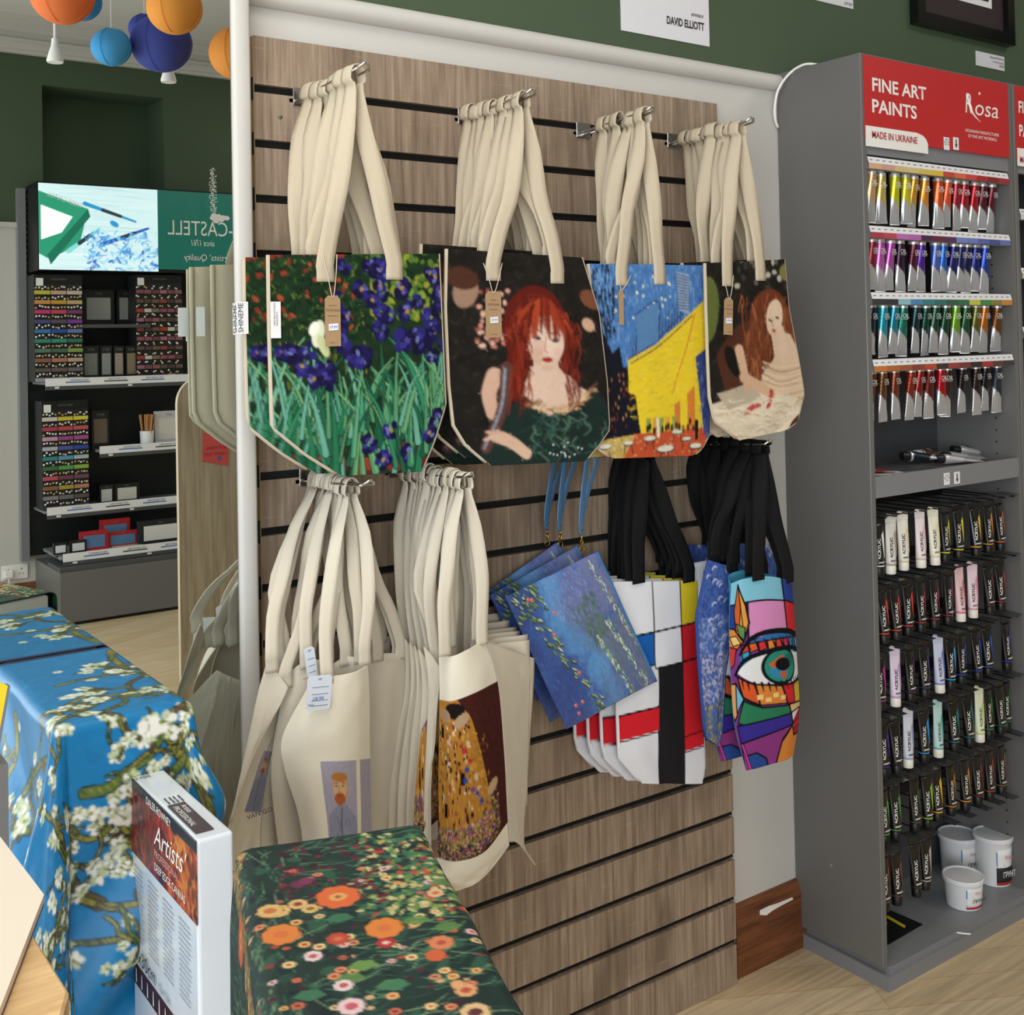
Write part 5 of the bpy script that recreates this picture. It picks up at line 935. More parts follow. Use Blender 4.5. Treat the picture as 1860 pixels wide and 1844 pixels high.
t = thing('storage_carton', 'brown carton carrying the shrink-wrapped canvas pack', 'box', (A_[0], A_[1], 0)); q = MB(); P0 = A_-ux*.0-un*.015; 
base = [A_-un*.004-ux*.005, B_-un*.004+ux*.0, B_+un*(Tc+.004), A_+un*(Tc+.004)-ux*.005]
q.prism([(p[0], p[1], 0.) for p in (base if np.cross(base[1]-base[0], base[2]-base[0])[2] > 0 else base[::-1])], (0, 0, zb-.001)); q.build('body', M_kraft, t)
MB().prism([tuple((p*.6+(sum(base)/4)*.4)[:2])+(zb-.0012,) for p in base], (0, 0, .0006)).build('lid_flap', M_kraft, t)
# ---------------------------------------------------------------- boards in the near left corner
zt = 1.10; c0 = WZ(80, 1625, zt); e0 = WZ(-30, 1480, zt); e1 = WZ(-40, 1935, zt)
t = thing('cream_board', 'cream board with a pointed corner at the lower left, on a pale wooden block', 'board', (c0[0], c0[1], zt-.006))
far = e0+(e1-c0); far[2] = zt
pts = [c0, e0, far, e1]; pts = pts if np.cross(pts[1]-pts[0], pts[2]-pts[0])[2] > 0 else pts[::-1]
MB().prism([p-Fz*.006 for p in pts], Fz*.006).build('panel', mat('cream_card', 'e9dccb', .7), t); MB().prism([p-Fz*.0085 for p in pts], Fz*.0024).build('backing_sheet', mat('purple_grey_card', '6a5260', .7), t)
zw = zt-.0095; k0 = WZ(125, 1800, zw-.0); k1 = WZ(62, 1700, zw); k2 = WZ(98, 1900, zw)
t = thing('wooden_block', 'pale beech block jutting out under the cream board', 'block', (k0[0], k0[1], 0))
far = k1+(k2-k0)*3; pts = [k0, k1+(k1-k0)*1.5, k1+(k1-k0)*1.5+(k2-k0)*2.2, k0+(k2-k0)*2.2]; pts = pts if np.cross(pts[1]-pts[0], pts[2]-pts[0])[2] > 0 else pts[::-1]
bb_ = MB().prism([(p[0], p[1], zw-.05) for p in pts], Fz*.05).build('slab', noise_mat('beech', [(.3, 'c99e68'), (.6, 'e0bb88'), (.8, 'ebcb9c')], (2, 14, 14), 6, 4, .5, .05), t); bb_.modifiers.new('round', 'BEVEL').width = .002
cen = sum(np.array(p) for p in pts)/4
MB().box(cen[0]-.04, cen[0]+.04, cen[1]-.04, cen[1]+.04, 0, zw-.0505).build('pedestal', M_grey, t)
# yellow card with grey edge at the left border
q0 = WZ(17, 1246, 1.06); 
t = thing('yellow_card', 'yellow card in a grey frame at the left border beside the blue scarf', 'card', (q0[0]-.02, q0[1], .72))
def L3(x, y, Yy): return W(x, y, Yy)
Yc = -.62; a1, a2, a3, a4 = L3(14, 1246, Yc), L3(-60, 1215, Yc), L3(-95, 1420, Yc), L3(-14, 1400, Yc)
MB().prism([a1, a2, a3, a4], (0, .004, 0)).build('sheet', mat('yellow_print', 'e8c820', .5), t)
MB().prism([a1, a4, L3(-8, 1402, Yc), L3(19, 1247, Yc)], (0, .012, 0)).build('frame_edge', mat('grey_frame', '6f747c', .4), t)
sb = L3(-40, 1410, Yc); MB().box(sb[0]-.03, sb[0]+.03, Yc+.001, Yc+.05, 0, sb[2]+.006).build('stand', M_grey, t)
# ---------------------------------------------------------------- grey paint cabinets
X0, X1, YF, ZT = 1.426, 2.066, -.229, 2.202
def cabinet(dx, label, full=True):
    t = thing('display_cabinet', label, 'cabinet', (X0+dx+.32, -.1, 0)); a, b = X0+dx, X1+dx
    MB().box(a, a+.018, YF, .029, .052, ZT).build('side_panel', M_grey, t).modifiers.new('round', 'BEVEL').width = .0015
    MB().box(b-.018, b, YF, .029, .052, ZT).build('side_panel', M_grey, t)
    MB().box(a+.018, b-.018, .012, .028, .052, ZT-.018).build('back_board', M_dgrey, t)
    MB().box(a+.018, b-.018, YF+.002, .012, ZT-.018, ZT).build('top_board', M_grey, t)
    MB().box(a+.004, b, YF-.012, .028, .0, .034).box(a+.018, b-.018, YF-.006, .012, .034, .052).build('base_board', M_greyl, t)
    MB().box(a+.018, b-.018, YF+.004, YF+.02, 1.962, 2.0).build('header_rail', M_greyl, t)
    hs = MB().box(a+.010, b-.022, YF-.003, YF+.003, 1.998, 2.197).build('header_sign', M_red, t)
    y = YF-.0032
    MB().prism([(a+.010, y, 1.998-.018), (a+.255, y, 1.998-.018), (a+.255, y, 2.005), (a+.248, y, 2.016), (a+.235, y, 2.024), (a+.21, y, 2.029), (a+.010, y, 2.029)], (0, .0008, 0)).build('white_tab', M_wt, hs)
    X_, Z_ = (1, 0, 0), (0, 0, 1)
    if full:
        for s_, p_, f_, m_, al in [('FINE ART', (1583, 164), 1681, M_wt, .0445), ('PAINTS', (1583, 203), 1664, M_wt, .0445)]:
            q = W(*p_, y); text('header_lettering', s_, al, q+(dx, 0, 0), X_, Z_, m_, hs, bold=.022, fit=W(f_, p_[1]+10, y)[0]-q[0])
        q = W(1583, 250, y); text('header_lettering', 'MADE IN UKRAINE', .0235, q, X_, Z_, M_redt, hs, bold=.012, fit=W(1665, 256, y)[0]-q[0], ext=.0012)
        q = W(1752, 204, y); text('logo_lettering', 'R', .075, q, X_, Z_, M_wt, hs, shear=.15, sx=.72); q = W(1769, 208, y); text('logo_lettering', 'osa', .062, q, X_, Z_, M_wt, hs, shear=.15, fit=W(1811, 214, y)[0]-q[0])
        c = [W(*p, y-.0006) for p in [(1756, 172), (1762, 190), (1768, 207), (1781, 222)]]; MB().tube(cr1(c, 12), [.0028]*6+[.0022]*3+[.0016, .001, .0006], 6).build('logo_stroke', M_wt, hs)
        q = W(1779, 170, y-.0004); MB().tube([q, q+(0, -.0006, 0)], .004, 10).build('logo_dot', M_wt, hs)
        for s_, p_, f_ in [('UKRAINIAN MANUFACTURER', (1753, 239), 1814), ('OF FINE ART MATERIALS', (1758, 249), 1810)]:
            q = W(*p_, y); text('logo_lettering', s_, .0115, q, X_, Z_, M_wt, hs, fit=W(f_, p_[1]+8, y)[0]-q[0])
        for k, px_ in enumerate((1719, 1736)):
            q = W(px_, 261, y-.001); g = MB().box(q[0]-.0115, q[0]+.0115, q[1]-.001, q[1], q[2]-.016, q[2]+.016).build('price_card', M_paper, hs)
            if k: text('card_arrow', '↓', .02, q+(-.005, -.0012, -.008), X_, Z_, M_dk, g) if False else MB().box(q[0]-.0018, q[0]+.0018, q[1]-.0018, q[1]-.0012, q[2]-.002, q[2]+.011).prism([(q[0]-.005, q[1]-.0012, q[2]-.002), (q[0], q[1]-.0012, q[2]-.011), (q[0]+.005, q[1]-.0012, q[2]-.002)], (0, -.0005, 0)).build('card_arrow', M_dk, g)
            else: text('card_lettering', '£8.95\nBuy 3 Get\nOne Free', .0058, q+(0, -.0012, .008), X_, Z_, M_dk, g, align='CENTER')
    else:
        text('header_lettering', 'FINE ART', .0445, (a+.02, y, 2.126), X_, Z_, M_wt, hs, bold=.022, sx=.85); text('header_lettering', 'PAINTS', .0445, (a+.02, y, 2.062), X_, Z_, M_wt, hs, bold=.022, sx=.85); text('header_lettering', 'MADE IN UKRAINE', .0235, (a+.02, y, 1.99), X_, Z_, M_redt, hs, bold=.012, ext=.0012, sx=.8)
    return t
cb = cabinet(0, 'tall grey paint display cabinet with a red fine art paints header')
for i, (x, y) in enumerate([(1438, 281), (1416, 388), (1539, 265), (1426, 845), (1430, 1005), (1443, 1472)]):
    q = WX(x, y, X0); g = MB().lathe([(.0001, 0), (.0042, 0), (.0042, .0008), (.0022, .001), (.0001, .0005)], (0, 0, 0), 14).build('screw', M_chrome, cb); g.rotation_euler = (0, -PI/2, 0); g.location = q-aloc(cb)+np.array([-.0002, 0, 0])
RAILS = [1.952, 1.787, 1.628, 1.468]
strips = ['d8b08a d0a090 d8c088 d8c888 d8c060 e0c040 c85040 d87048 d04848 b03030 8c2828 a83038', 'b04050 c04858 c070b8 b868b0 50284c 6a2840 583058 7888d0 7080c8 5868b0 485898 6878b0', '38383c 303438 90c0d0 5088b8 388088 307068 306050 307050 c8c850 488848 888040 c88838', 'c87838 b06830 a05838 8c4030 b84830 3c2c2c 983c38 7c3430 2c2426 a83030 5c3838 38363a']
def rail(t, z, cols, dx=0., w=.596):
    a = X0+dx+.020
    s = MB().box(a, a+w, YF+.012, .010, z-.004, z+.004).build('tube_shelf', M_grey, t)
    MB().prism([(a, YF+.0, z-.024), (a, YF+.006, z+.006), (a, YF+.012, z+.006), (a, YF+.006, z-.026)], (w, 0, 0)).build('price_strip', M_greyl, s)
    cs = cols.split(); n = len(cs)
    tk = MB().prism([(a+.002, YF-.0016, z-.0105), (a+.002, YF+.003, z+.005), (a+.002, YF+.004, z+.005), (a+.002, YF-.0006, z-.0105)], (w-.004, 0, 0)).build('ticket_band', M_paper, s)
    for k, c in enumerate(cs):
        x = a+.002+(w-.004)*k/n; MB().prism([(x, YF-.0022, z-.024), (x, YF-.0020, z-.0108), (x, YF-.001, z-.0108), (x, YF-.0012, z-.024)], ((w-.004)/n-.0006, 0, 0)).build('colour_swatch', mat('swatch_'+c, c, .4), s)
    m = MB()
    for k in range(n*2): x = a+.006+(w-.01)*k/n/2; m.box(x, x+.011, YF-.0012, YF-.0006, z-.003, z-.0018)
    q = m.build('ticket_print', M_dk, s); q['kind'] = 'stuff'
for z, c in zip(RAILS, strips): rail(cb, z, c)
# tray shelf
tr = MB().box(X0+.018, X1-.018, YF+.004, .012, 1.172, 1.178).box(X0+.018, X1-.018, YF-.002, YF+.004, 1.146, 1.197).build('tray_shelf', M_greyl, cb)
for k, px_ in enumerate((1719.5, 1738)):
    q = W(px_, 870-2*k, YF-.003); g = MB().box(q[0]-.0125, q[0]+.0125, q[1]-.0006, q[1], q[2]-.015, q[2]+.015).build('price_card', M_paper, tr)
    if k: MB().box(q[0]-.0018, q[0]+.0018, q[1]-.0014, q[1]-.0008, q[2]-.002, q[2]+.011).prism([(q[0]-.005, q[1]-.0008, q[2]-.002), (q[0], q[1]-.0008, q[2]-.011), (q[0]+.005, q[1]-.0008, q[2]-.002)], (0, -.0005, 0)).build('card_arrow', M_dk, g)
    else: text('card_lettering', '£3.95\nBuy 1 Get\nOne', .006, q+(0, -.0008, .007), (1, 0, 0), (0, 0, 1), M_dk, g, align='CENTER')
hl = MB()
for z in np.arange(.18, 1.9, .032): hl.tube([(X1-.0182, -.17, z), (X1-.0188, -.17, z)], .0025, 6)
hl.build('shelf_pin_holes', M_black, cb)['kind'] = 'stuff'
ORD = ['first', 'second', 'third', 'fourth', 'fifth', 'sixth', 'seventh', 'eighth', 'ninth', 'tenth', 'eleventh', 'twelfth', 'thirteenth', 'fourteenth']
ROWN = ['top', 'second', 'third', 'fourth']
def cname(c):
    import colorsys
    r, g, b = [int(c[i:i+2], 16)/255 for i in (0, 2, 4)]; h, l, s = colorsys.rgb_to_hls(r, g, b); h *= 360
    if s < .16: return 'near-black' if l < .2 else 'grey' if l < .7 else 'white'
    n = 'red' if h < 12 or h > 345 else 'orange' if h < 36 else 'yellow' if h < 64 else 'green' if h < 165 else 'turquoise' if h < 195 else 'blue' if h < 245 else 'violet' if h < 290 else 'pink'
    if n == 'orange' and l < .35: n = 'brown'
    return ('dark ' if l < .22 else 'pale ' if l > .7 else '')+n
# --- oil tube prototype per colour (origin at cap level, tube hangs down -z)
TUBE_TXT = None
def oil_mesh(c, L=.128, seed=0):
    nr, na = 44, 34; vs = []; cs = []; lab = lin(c); sil = lin('c4c5c8'); wh = lin('ececec'); r0 = .0128; rs = random.Random(seed)
    for i in range(nr):
        t = i/(nr-1); z = -t*L; f = min(1, max(0, (t-.12)/.85)); rx = r0*(1+.32*f**2)*(1+.02*math.sin(i*2.1+seed)); ry = r0*(1-f**.9)*.95+.0009
        for k in range(na):
            a = 2*PI*k/na; x = rx*math.cos(a); y = ry*math.sin(a); y += .0008*math.sin(9*x/r0+seed)*f*(1 if f < .97 else 0); vs.append((x, y, z))
            front = t < .46+.22*(x/rx+1)/2*1.0 - .0
            cs.append(wh if t < .06 else lab if front else sil)
    fs = [(i*na+k, i*na+(k+1) % na, (i+1)*na+(k+1) % na, (i+1)*na+k) for i in range(nr-1) for k in range(na)]+[tuple(range(na)), tuple(range((nr-1)*na, nr*na))[::-1]]
    return MB().add([(-x, y, z) if False else (x, y, z) for x, y, z in vs], [f[::-1] for f in fs], 0, cs)
def oil_tube(c, label, group, seed=0, L=.128):
    t = thing('paint_tube', label, 'paint tube', (0, 0, 0), group=group)
    b = oil_mesh(c, L, seed).build('body', mat('foil_tube2', None, .26, .55, coat=.2), t, smooth=True)
    MB().lathe([(.004, 0), (.0085, .0005), (.0085, .016), (.008, .0175), (.0001, .0176)], (0, 0, 0), 16).build('cap', M_wt, t, smooth='auto')
    text('lettering', 'OIL', .0150, (-.0085, -.0135, -.032), (1, 0, 0), (0, 0, 1), M_wt, t, fit=.018); text('small_lettering', 'COLOUR', .0045, (-.008, -.0134, -.0365), (1, 0, 0), (0, 0, 1), M_wt, t, fit=.016)
    return t
rows_px = [[1573, 1588, 1611, 1631, 1650, 1668, 1689, 1710, 1726, 1743, 1759, 1777, 1792, 1807], [1574, 1589, 1609, 1626, 1645, 1664, 1684, 1703, 1721, 1738, 1751, 1764, 1782, 1796],
           [1576, 1591, 1609, 1635, 1652, 1674, 1691, 1705, 1723, 1742, 1765, 1783, 1796, 1816], [1578, 1593, 1614, 1636, 1661, 1679, 1696, 1717, 1731, 1755, 1778, 1798, 1816]]
rows_c = ['c79a62 d9b184 d8c070 d2d22c d9d23a d8a03a e89a3a d8602c f0623c 9c2430 a82834 b01c2c 5a1c28 6a1c2c', '4a1c2c 8c2434 c86ab8 b85ab0 3a1a38 5a1a34 5a2a9c 5a70c0 2a6ad0 2a2a6c 1c2458 1c2254 1e2a78 2a48b0',
          '14302c 16202a 2a9cb0 2a8ca4 1f7a6a 12343c 14483c 1c4a38 1c4a34 7ab030 245a34 6a6a2c c0702c 7a4c24', 'a0582c 7a3a20 6a4424 7a3a24 8c3020 8c241c 6a1c1c b81c28 4a2420 241a1e 30201f 1c1a1e 34404c']
for r, (pxs, cs) in enumerate(zip(rows_px, rows_c)):
    cs = cs.split(); N = len(pxs); z = RAILS[r]-.024; xs = [W(p, 350+r*125, -.20)[0] for p in pxs]
    for k in range(N):
        side = ORD[k]+' from the left' if k < N/2 else (ORD[N-1-k]+' from the right' if k < N-1 else 'last at the right')
        t = oil_tube(cs[k], f'silver oil paint tube with {cname(cs[k])} label, {side} in the {ROWN[r]} row', f'oil paint tubes in the {ROWN[r]} row', r*20+k, .126+.004*math.sin(k*3+r))
        rs = random.Random(r*50+k); t.location = (max(xs[k], X0+.034), -.188+rs.uniform(-.006, .006), z+.002); t.rotation_euler = (rs.uniform(-.02, .08), rs.uniform(-.04, .04), rs.uniform(-.30, .16)-.15)
# --- loose tubes lying in the tray
zt_ = 1.179
def lying(c, label, px_, py_, Yq, ang, cap='ececec', L=.12, seed=0, dip=-.06):
    t = thing('paint_tube', label, 'paint tube', (0, 0, 0), group='loose paint tubes in the grey tray')
    oil_mesh(c, L, seed).build('body', MATS['foil_tube2'], t, smooth=True); MB().lathe([(.004, 0), (.0115, .0005), (.0115, .020), (.0001, .0202)], (0, 0, 0), 16).build('cap', mat('cap_'+cap, cap, .4), t, smooth='auto')
    text('lettering', 'OIL', .0150, (-.0085, -.0138, -.032), (1, 0, 0), (0, 0, 1), M_wt if c != 'e4e4e6' else M_dk, t, fit=.018)
    D = Vector((math.cos(ang), math.sin(ang), dip)).normalized(); Zc = -D; Yc_ = (Vector((0, .3, -1))-Zc*Vector((0, .3, -1)).dot(Zc)).normalized(); Xc = Yc_.cross(Zc); p = W(px_, py_, Yq); p[2] = max(p[2], zt_+.0125)
    t.matrix_world = Matrix(((Xc.x, Yc_.x, Zc.x, p[0]), (Xc.y, Yc_.y, Zc.y, p[1]), (Xc.z, Yc_.z, Zc.z, p[2]), (0, 0, 0, 1))); return t
lying('1e2c3c', 'loose oil tube with navy label and black cap, left of centre in the tray', 1650, 829, -.12, -.35, cap='15151a', seed=3)
lying('e4e4e6', 'loose white oil tube with black cap in the middle of the tray, front', 1712, 834, -.16, -.30, cap='15151a', seed=5)
lying('e4e4e6', 'loose white oil tube just behind the middle one in the tray', 1722, 829, -.115, -.22, seed=6, cap='15151a')
lying('e4e4e6', 'loose white oil tube with black cap, right part of the tray', 1741, 818, -.085, -.42, cap='15151a', seed=7, dip=-.12)
lying('dcdcde', 'loose white oil tube lying rearmost at the right of the tray', 1756, 813, -.045, -.25, seed=8, cap='15151a')
lying('8c5a3a', 'loose brown labelled oil tube behind the navy one in the tray', 1672, 825, -.05, -.15, seed=9)
lying('6a6c70', 'loose grey labelled tube with foil end showing at the tray right end', 1790, 822, -.10, .15, seed=10)
for k, (x, y, c, a, lb) in enumerate([(1.53, -.13, 'b03a48', -.25, 'red paint leaflet lying at the left end of the grey tray'), (1.56, -.16, 'e4dfe2', -.5, 'white leaflet lying under the red one in the tray'), (1.50, -.10, 'ece8e4', .1, 'white leaflet at the back left of the tray')]):
    t = thing('leaflet', lb, 'leaflet', (x, y, zt_)); q = MB().box(-.055, .055, -.03, .03, 0, .002); ca, sa = math.cos(a), math.sin(a); f = lambda u, v, w: (x+u*ca-v*sa, y+u*sa+v*ca, zt_+w+[.016, .010, .0045][k]+.0*(u+.055)); q.v = [f(*p) for p in q.v]; q.build('sheet', mat('leaflet_'+c, c, .4), t)
    q = MB().box(-.02, .03, -.012, -.002, .0022, .0026); q.v = [f(*p) for p in q.v]; q.build('printed_block', M_wt if k == 0 else M_dk, t)
# --- acrylic rows on pegs
PZ = [1.09, .932, .772, .613, .455, .300]
apx = [[(1591, 'K', 'f0f0f0'), (1610, 'L', 'a89880'), (1636, 'L', 'ead9ae'), (1663, 'L', 'f0c4c8'), (1687, 'L', 'f0e4a0'), (1711, 'K', 'e8d820'), (1736, 'K', 'ecd420'), (1763, 'K', 'e8b428'), (1786, 'K', 'e89a30'), (1807, 'K', 'd8602c')],
       [(1592, 'K', 'd84030'), (1615, 'K', 'd83830'), (1643, 'K', 'd03830'), (1666, 'K', 'a02838'), (1691, 'K', 'a82440'), (1716, 'K', '90203c'), (1737, 'L', 'e86070'), (1761, 'L', 'e890b0'), (1786, 'K', '5a1828'), (1809, 'K', '982840')],
       [(1594, 'K', 'b0308c'), (1619, 'L', 'c08cd0'), (1645, 'K', '4a2450'), (1671, 'K', '383070'), (1695, 'L', '7080d8'), (1718, 'K', '38a0e0'), (1742, 'K', '2848c0'), (1766, 'K', '2038a0'), (1788, 'K', '3050a8'), (1819, 'K', '3838b0')],
       [(1600, 'K', '38288c'), (1618, 'K', '20202c'), (1645, 'L', '98a0d0'), (1670, 'K', '2898d8'), (1695, 'L', '38b0a8'), (1724, 'K', '187880'), (1749, 'K', '186c70'), (1770, 'L', 'c8e070'), (1788, 'K', '289050'), (1806, 'K', '206040'), (1823, 'K', '287048')],
       [(1600, 'K', '48a040'), (1621, 'K', '509048'), (1654, 'K', '385830'), (1674, 'K', '90b830'), (1696, 'K', 'e8b828'), (1720, 'K', 'c88030'), (1745, 'K', 'd09040'), (1766, 'K', '802020'), (1789, 'K', 'b03830'), (1811, 'K', '806838')],
       [(1600, 'K', '704838'), (1621, 'K', '6c4438'), (1654, 'K', '303034'), (1677, 'K', 'b8b0a0')]]
M_lb = {}
def acr_tube(kind, c, label, group, seed):
    t = thing('paint_tube', label, 'paint tube', (0, 0, 0), group=group); dark = kind == 'K'
    base = mat('acrylic_black', '101113', .25, coat=.4) if dark else mat('acrylic_tint_'+c, '%02x%02x%02x' % tuple(int(int(c[i:i+2], 16)*.28+236*.72) for i in (0, 2, 4)), .35)
    nr, na, L = 14, 20, .103; vs = []
    for i in range(nr):
        f = i/(nr-1); z = -.012-f*L; rx = .0165-.0035*f**1.5; ry = .0012+.0115*f**.8
        for k in range(na): a = 2*PI*k/na; vs.append((rx*math.cos(a), ry*math.sin(a), z))
    fs = [(i*na+k, (i+1)*na+k, (i+1)*na+(k+1) % na, i*na+(k+1) % na) for i in range(nr-1) for k in range(na)]+[tuple(range(na)), tuple(range((nr-1)*na, nr*na))[::-1]]
    MB().add(vs, fs).build('body', base, t, smooth=True)
    MB().prism([(-.0165, 0, -.012), (.0165, 0, -.012), (.0165, 0, .006), (.012, 0, .009), (-.012, 0, .009), (-.0165, 0, .006)], (0, .0012, 0)).build('hang_tab', base, t)
    MB().lathe([(.0118, 0), (.0125, -.001), (.0125, -.019), (.0118, -.0205), (.0001, -.0206)], (0, 0, -.1155), 18).build('cap', M_black if dark else mat('cap_cream', 'e8e4d8', .4), t, smooth='auto')
    yb = lambda z: -(.0012+.0115*max(0, min(1, (-z-.012)/L))**.8)-.0004
    zz = [-.034, -.054, -.074, -.094]; cm = mat('acrylic_ink_'+c, c, .35)
    pts = [(.0045, -.040), (.0115, -.030), (.0142, -.046), (.0128, -.086), (.0098, -.096), (.0072, -.070)]
    q = [(x, yb(z)*math.sqrt(max(.05, 1-(x/.0158)**2))-.0006, z) for x, z in pts]; MB().add(q, [tuple(range(5, -1, -1))]).build('colour_stroke', cm, t)
    MB().lathe([(.0127, -.1105), (.0133, -.1108), (.0133, -.1130), (.0127, -.1133)], (0, 0, 0), 18).build('colour_ring', cm, t)
    text('lettering', 'ACRYLIC', .0125, (-.001, yb(-.07)-.0008, -.096), (0, .02, 1), (-1, 0, 0), M_wt if dark else M_dk, t, bold=.02, fit=.050, ext=.0008)
    MB().box(-.010, .004, yb(-.10)-.0012, yb(-.10)-.0004, -.1045, -.1035).box(-.010, .008, yb(-.10)-.0012, yb(-.10)-.0004, -.1025, -.1015).build('small_print', M_wt if dark else M_dk, t)['kind'] = 'stuff'
    return t
pegM = mat('peg_black', '1a1a1c', .3); tabM = mat('clear_tab', '3a3c40', .15, spec=.8)
def peg(x, z, t):
    g = MB().tube([(x, .010, z+.004), (x, -.12, z+.004), (x, -.226, z+.005), (x, -.229, z+.010)], .0018, 6).build('peg', pegM, t)
    MB().prism([(x-.0135, -.234, z+.0098), (x+.0135, -.234, z+.0098), (x+.0135, -.185, z+.0118), (x-.0135, -.185, z+.0118)], (0, 0, .0012)).build('ticket_holder', tabM, g)
    return g
for r, row in enumerate(apx):
    py = [947, 1067, 1185, 1300, 1420, 1540][r]
    MB().box(X0+.02, X1-.02, .000, .011, PZ[r]-.012, PZ[r]+.014).build('peg_bar', M_black, cb)
    n = len(row)
    for k, (p, kd, c) in enumerate(row):
        dy = -(p-1590)/250*[42, 55, 65, 77, 95, 102][r]; x = max(W(p, py+dy+50, -.195)[0], X0+.036); peg(x, PZ[r], cb)
        side = ORD[k]+' from the left' if k < n/2 else (ORD[n-1-k]+' from the right' if k < n-1 else 'rightmost')
        t = acr_tube(kd, c, f'{"black" if kd == "K" else "pale"} acrylic tube with {cname(c)} stroke, {side} on {["the first", "the second", "the third", "the fourth", "the fifth", "the lowest"][r]} peg row', 'acrylic paint tubes hanging on pegs', k)
        rs = random.Random(r*31+k); t.location = (x, -.205+rs.uniform(-.006, .004), PZ[r]+.001); t.rotation_euler = (rs.uniform(-.03, .03), rs.uniform(-.03, .03), rs.uniform(-.30, -.05))
    if r >= 4:
        for xx in [1.73, 1.80, 1.87, 1.93, 1.99] if r == 5 else [2.035]: peg(xx, PZ[r]+(.0), cb)
for r in range(4): peg(2.03, PZ[r], cb)
# --- tubs, leaflet, scrap on the cabinet floor
zf = .0525
def tub(label, px_, Yq, R_, Hh, words):
    x = W(px_, 1620, Yq)[0]; t = thing('paint_tub', label, 'tub', (x, Yq, zf), group='white paint tubs on the cabinet floor')
    MB().lathe([(R_*.84, 0), (R_*.86, .001), (R_*.95, Hh-.014), (R_*.99, Hh-.013), (R_*1.0, Hh-.004), (R_*.97, Hh-.001)], (x, Yq, zf), 36).build('body', mat('tub_plastic', 'dfe0e2', .35), t, smooth='auto')
    MB().lathe([(R_*1.02, Hh-.009), (R_*1.04, Hh-.008), (R_*1.04, Hh), (R_*1.0, Hh+.002), (R_*.94, Hh+.001), (R_*.92, Hh-.003), (R_*.2, Hh-.003), (.0001, Hh-.0028)], (x, Yq, zf), 36).build('lid', mat('lid_plastic', 'e6e8ee', .25), t, smooth='auto')
    def arc(a0, a1, z0, z1, m, nm, off=.0006):
        n = 10; A = np.linspace(a0, a1, n); rr_ = lambda z: R_*(.86+.09*z/(Hh-.014))+off
        P = np.array([[[x+rr_(z)*math.sin(a), Yq-rr_(z)*math.cos(a), zf+z] for a in A] for z in np.linspace(z1, z0, 6)]); return gridmesh(nm, P, m, t, thick=.0004)
    a0, a1 = (-.85, .45); arc(a0, a1, .008, Hh*.80, M_paper, 'label'); 
    rl = lambda z: R_*(.86+.09*z/(Hh-.014))+.0012
    def ap(a, z): return (x+rl(z)*math.sin(a), Yq-rl(z)*math.cos(a), zf+z)
    MB().add([ap(a0, Hh*.78), ap(a0, Hh*.45), ap(a0+.5, Hh*.45)], [(0, 1, 2)]).build('blue_triangle', mat('label_blue', '4a90c8', .5), t)
    if words > 1: arc(a0, a1, Hh*.10, Hh*.42, M_dk, 'dark_band', .0012)
    arc(a0, a1, .006, .013 if words > 1 else .011, M_redt, 'red_band', .0014)
    am = -.22; q = np.array(ap(am, Hh*(.22 if words > 1 else .3))); X_ = np.array([math.cos(am), math.sin(am), 0]); text('lettering', 'ГРУНТ', Hh*.16, q-X_*.015+np.array([.0005, -.0015, 0]), X_, (0, 0, 1), M_wt if words > 1 else M_dk, t, bold=.02, fit=R_*.85)
    q = np.array(ap(am, Hh*.6)); text('logo', 'Rósa', Hh*.12, q-X_*.008+np.array([.0005, -.0013, 0]), X_, (0, 0, 1), mat('pink_ink', 'c87a88', .5), t)
tub('small white paint tub at the front of the cabinet floor', 1750, -.165, .050, .074, 1)
tub('tall white paint tub with black label band, beside the cabinet right wall', 1806, -.140, .050, .125, 2)
tub('white paint tub standing behind the small one', 1743, -.055, .052, .105, 1)
t = thing('paint_leaflet', 'black and yellow acrylic leaflet lying on the cabinet floor', 'leaflet', (1.52, -.15, zf)); L4 = [WZ(x, y, zf) for x, y in [(1600, 1648), (1676, 1682), (1600, 1724), (1590, 1700)]]
P4 = [WZ(1602, 1648, zf), WZ(1676, 1680, zf), WZ(1604, 1722, zf)]; P4 = [P4[0], (X0+.02, P4[0][1], zf), (X0+.02, P4[2][1], zf), P4[2], P4[1]]
P4 = [tuple(p) for p in P4]; n3 = np.cross(np.subtract(P4[1], P4[0]), np.subtract(P4[2], P4[0]))[2]; MB().prism(P4 if n3 > 0 else P4[::-1], (0, 0, .0015)).build('sheet', mat('leaflet_black', '14161a', .3), t)
q = WZ(1606, 1700, zf+.002); text('lettering', 'ACRYLIC', .022, (X0+.03, q[1]+.0, zf+.0018), (.9, .42, 0), (-.42, .9, 0), M_wt, t); MB().prism([tuple(WZ(x, y, zf+.0018)) for x, y in [(1612, 1663), (1645, 1682), (1643, 1686), (1610, 1667)]], (0, 0, .0004)).build('yellow_arc', mat('leaflet_yellow', 'd8c420', .4), t)
MB().prism([tuple(WZ(x, y, zf+.0018)) for x, y in [(1599, 1680), (1612, 1676), (1606, 1694), (1599, 1692)]], (0, 0, .0004)).build('yellow_block', MATS['leaflet_yellow'], t)
t = tag(MB().tube([WZ(1738, 1694, zf+.002), WZ(1750, 1696, zf+.002), WZ(1763, 1697, zf+.002)], .0018, 6).build('plastic_tie', M_wt), 'small white plastic tie lying at the cabinet floor edge', 'tie')
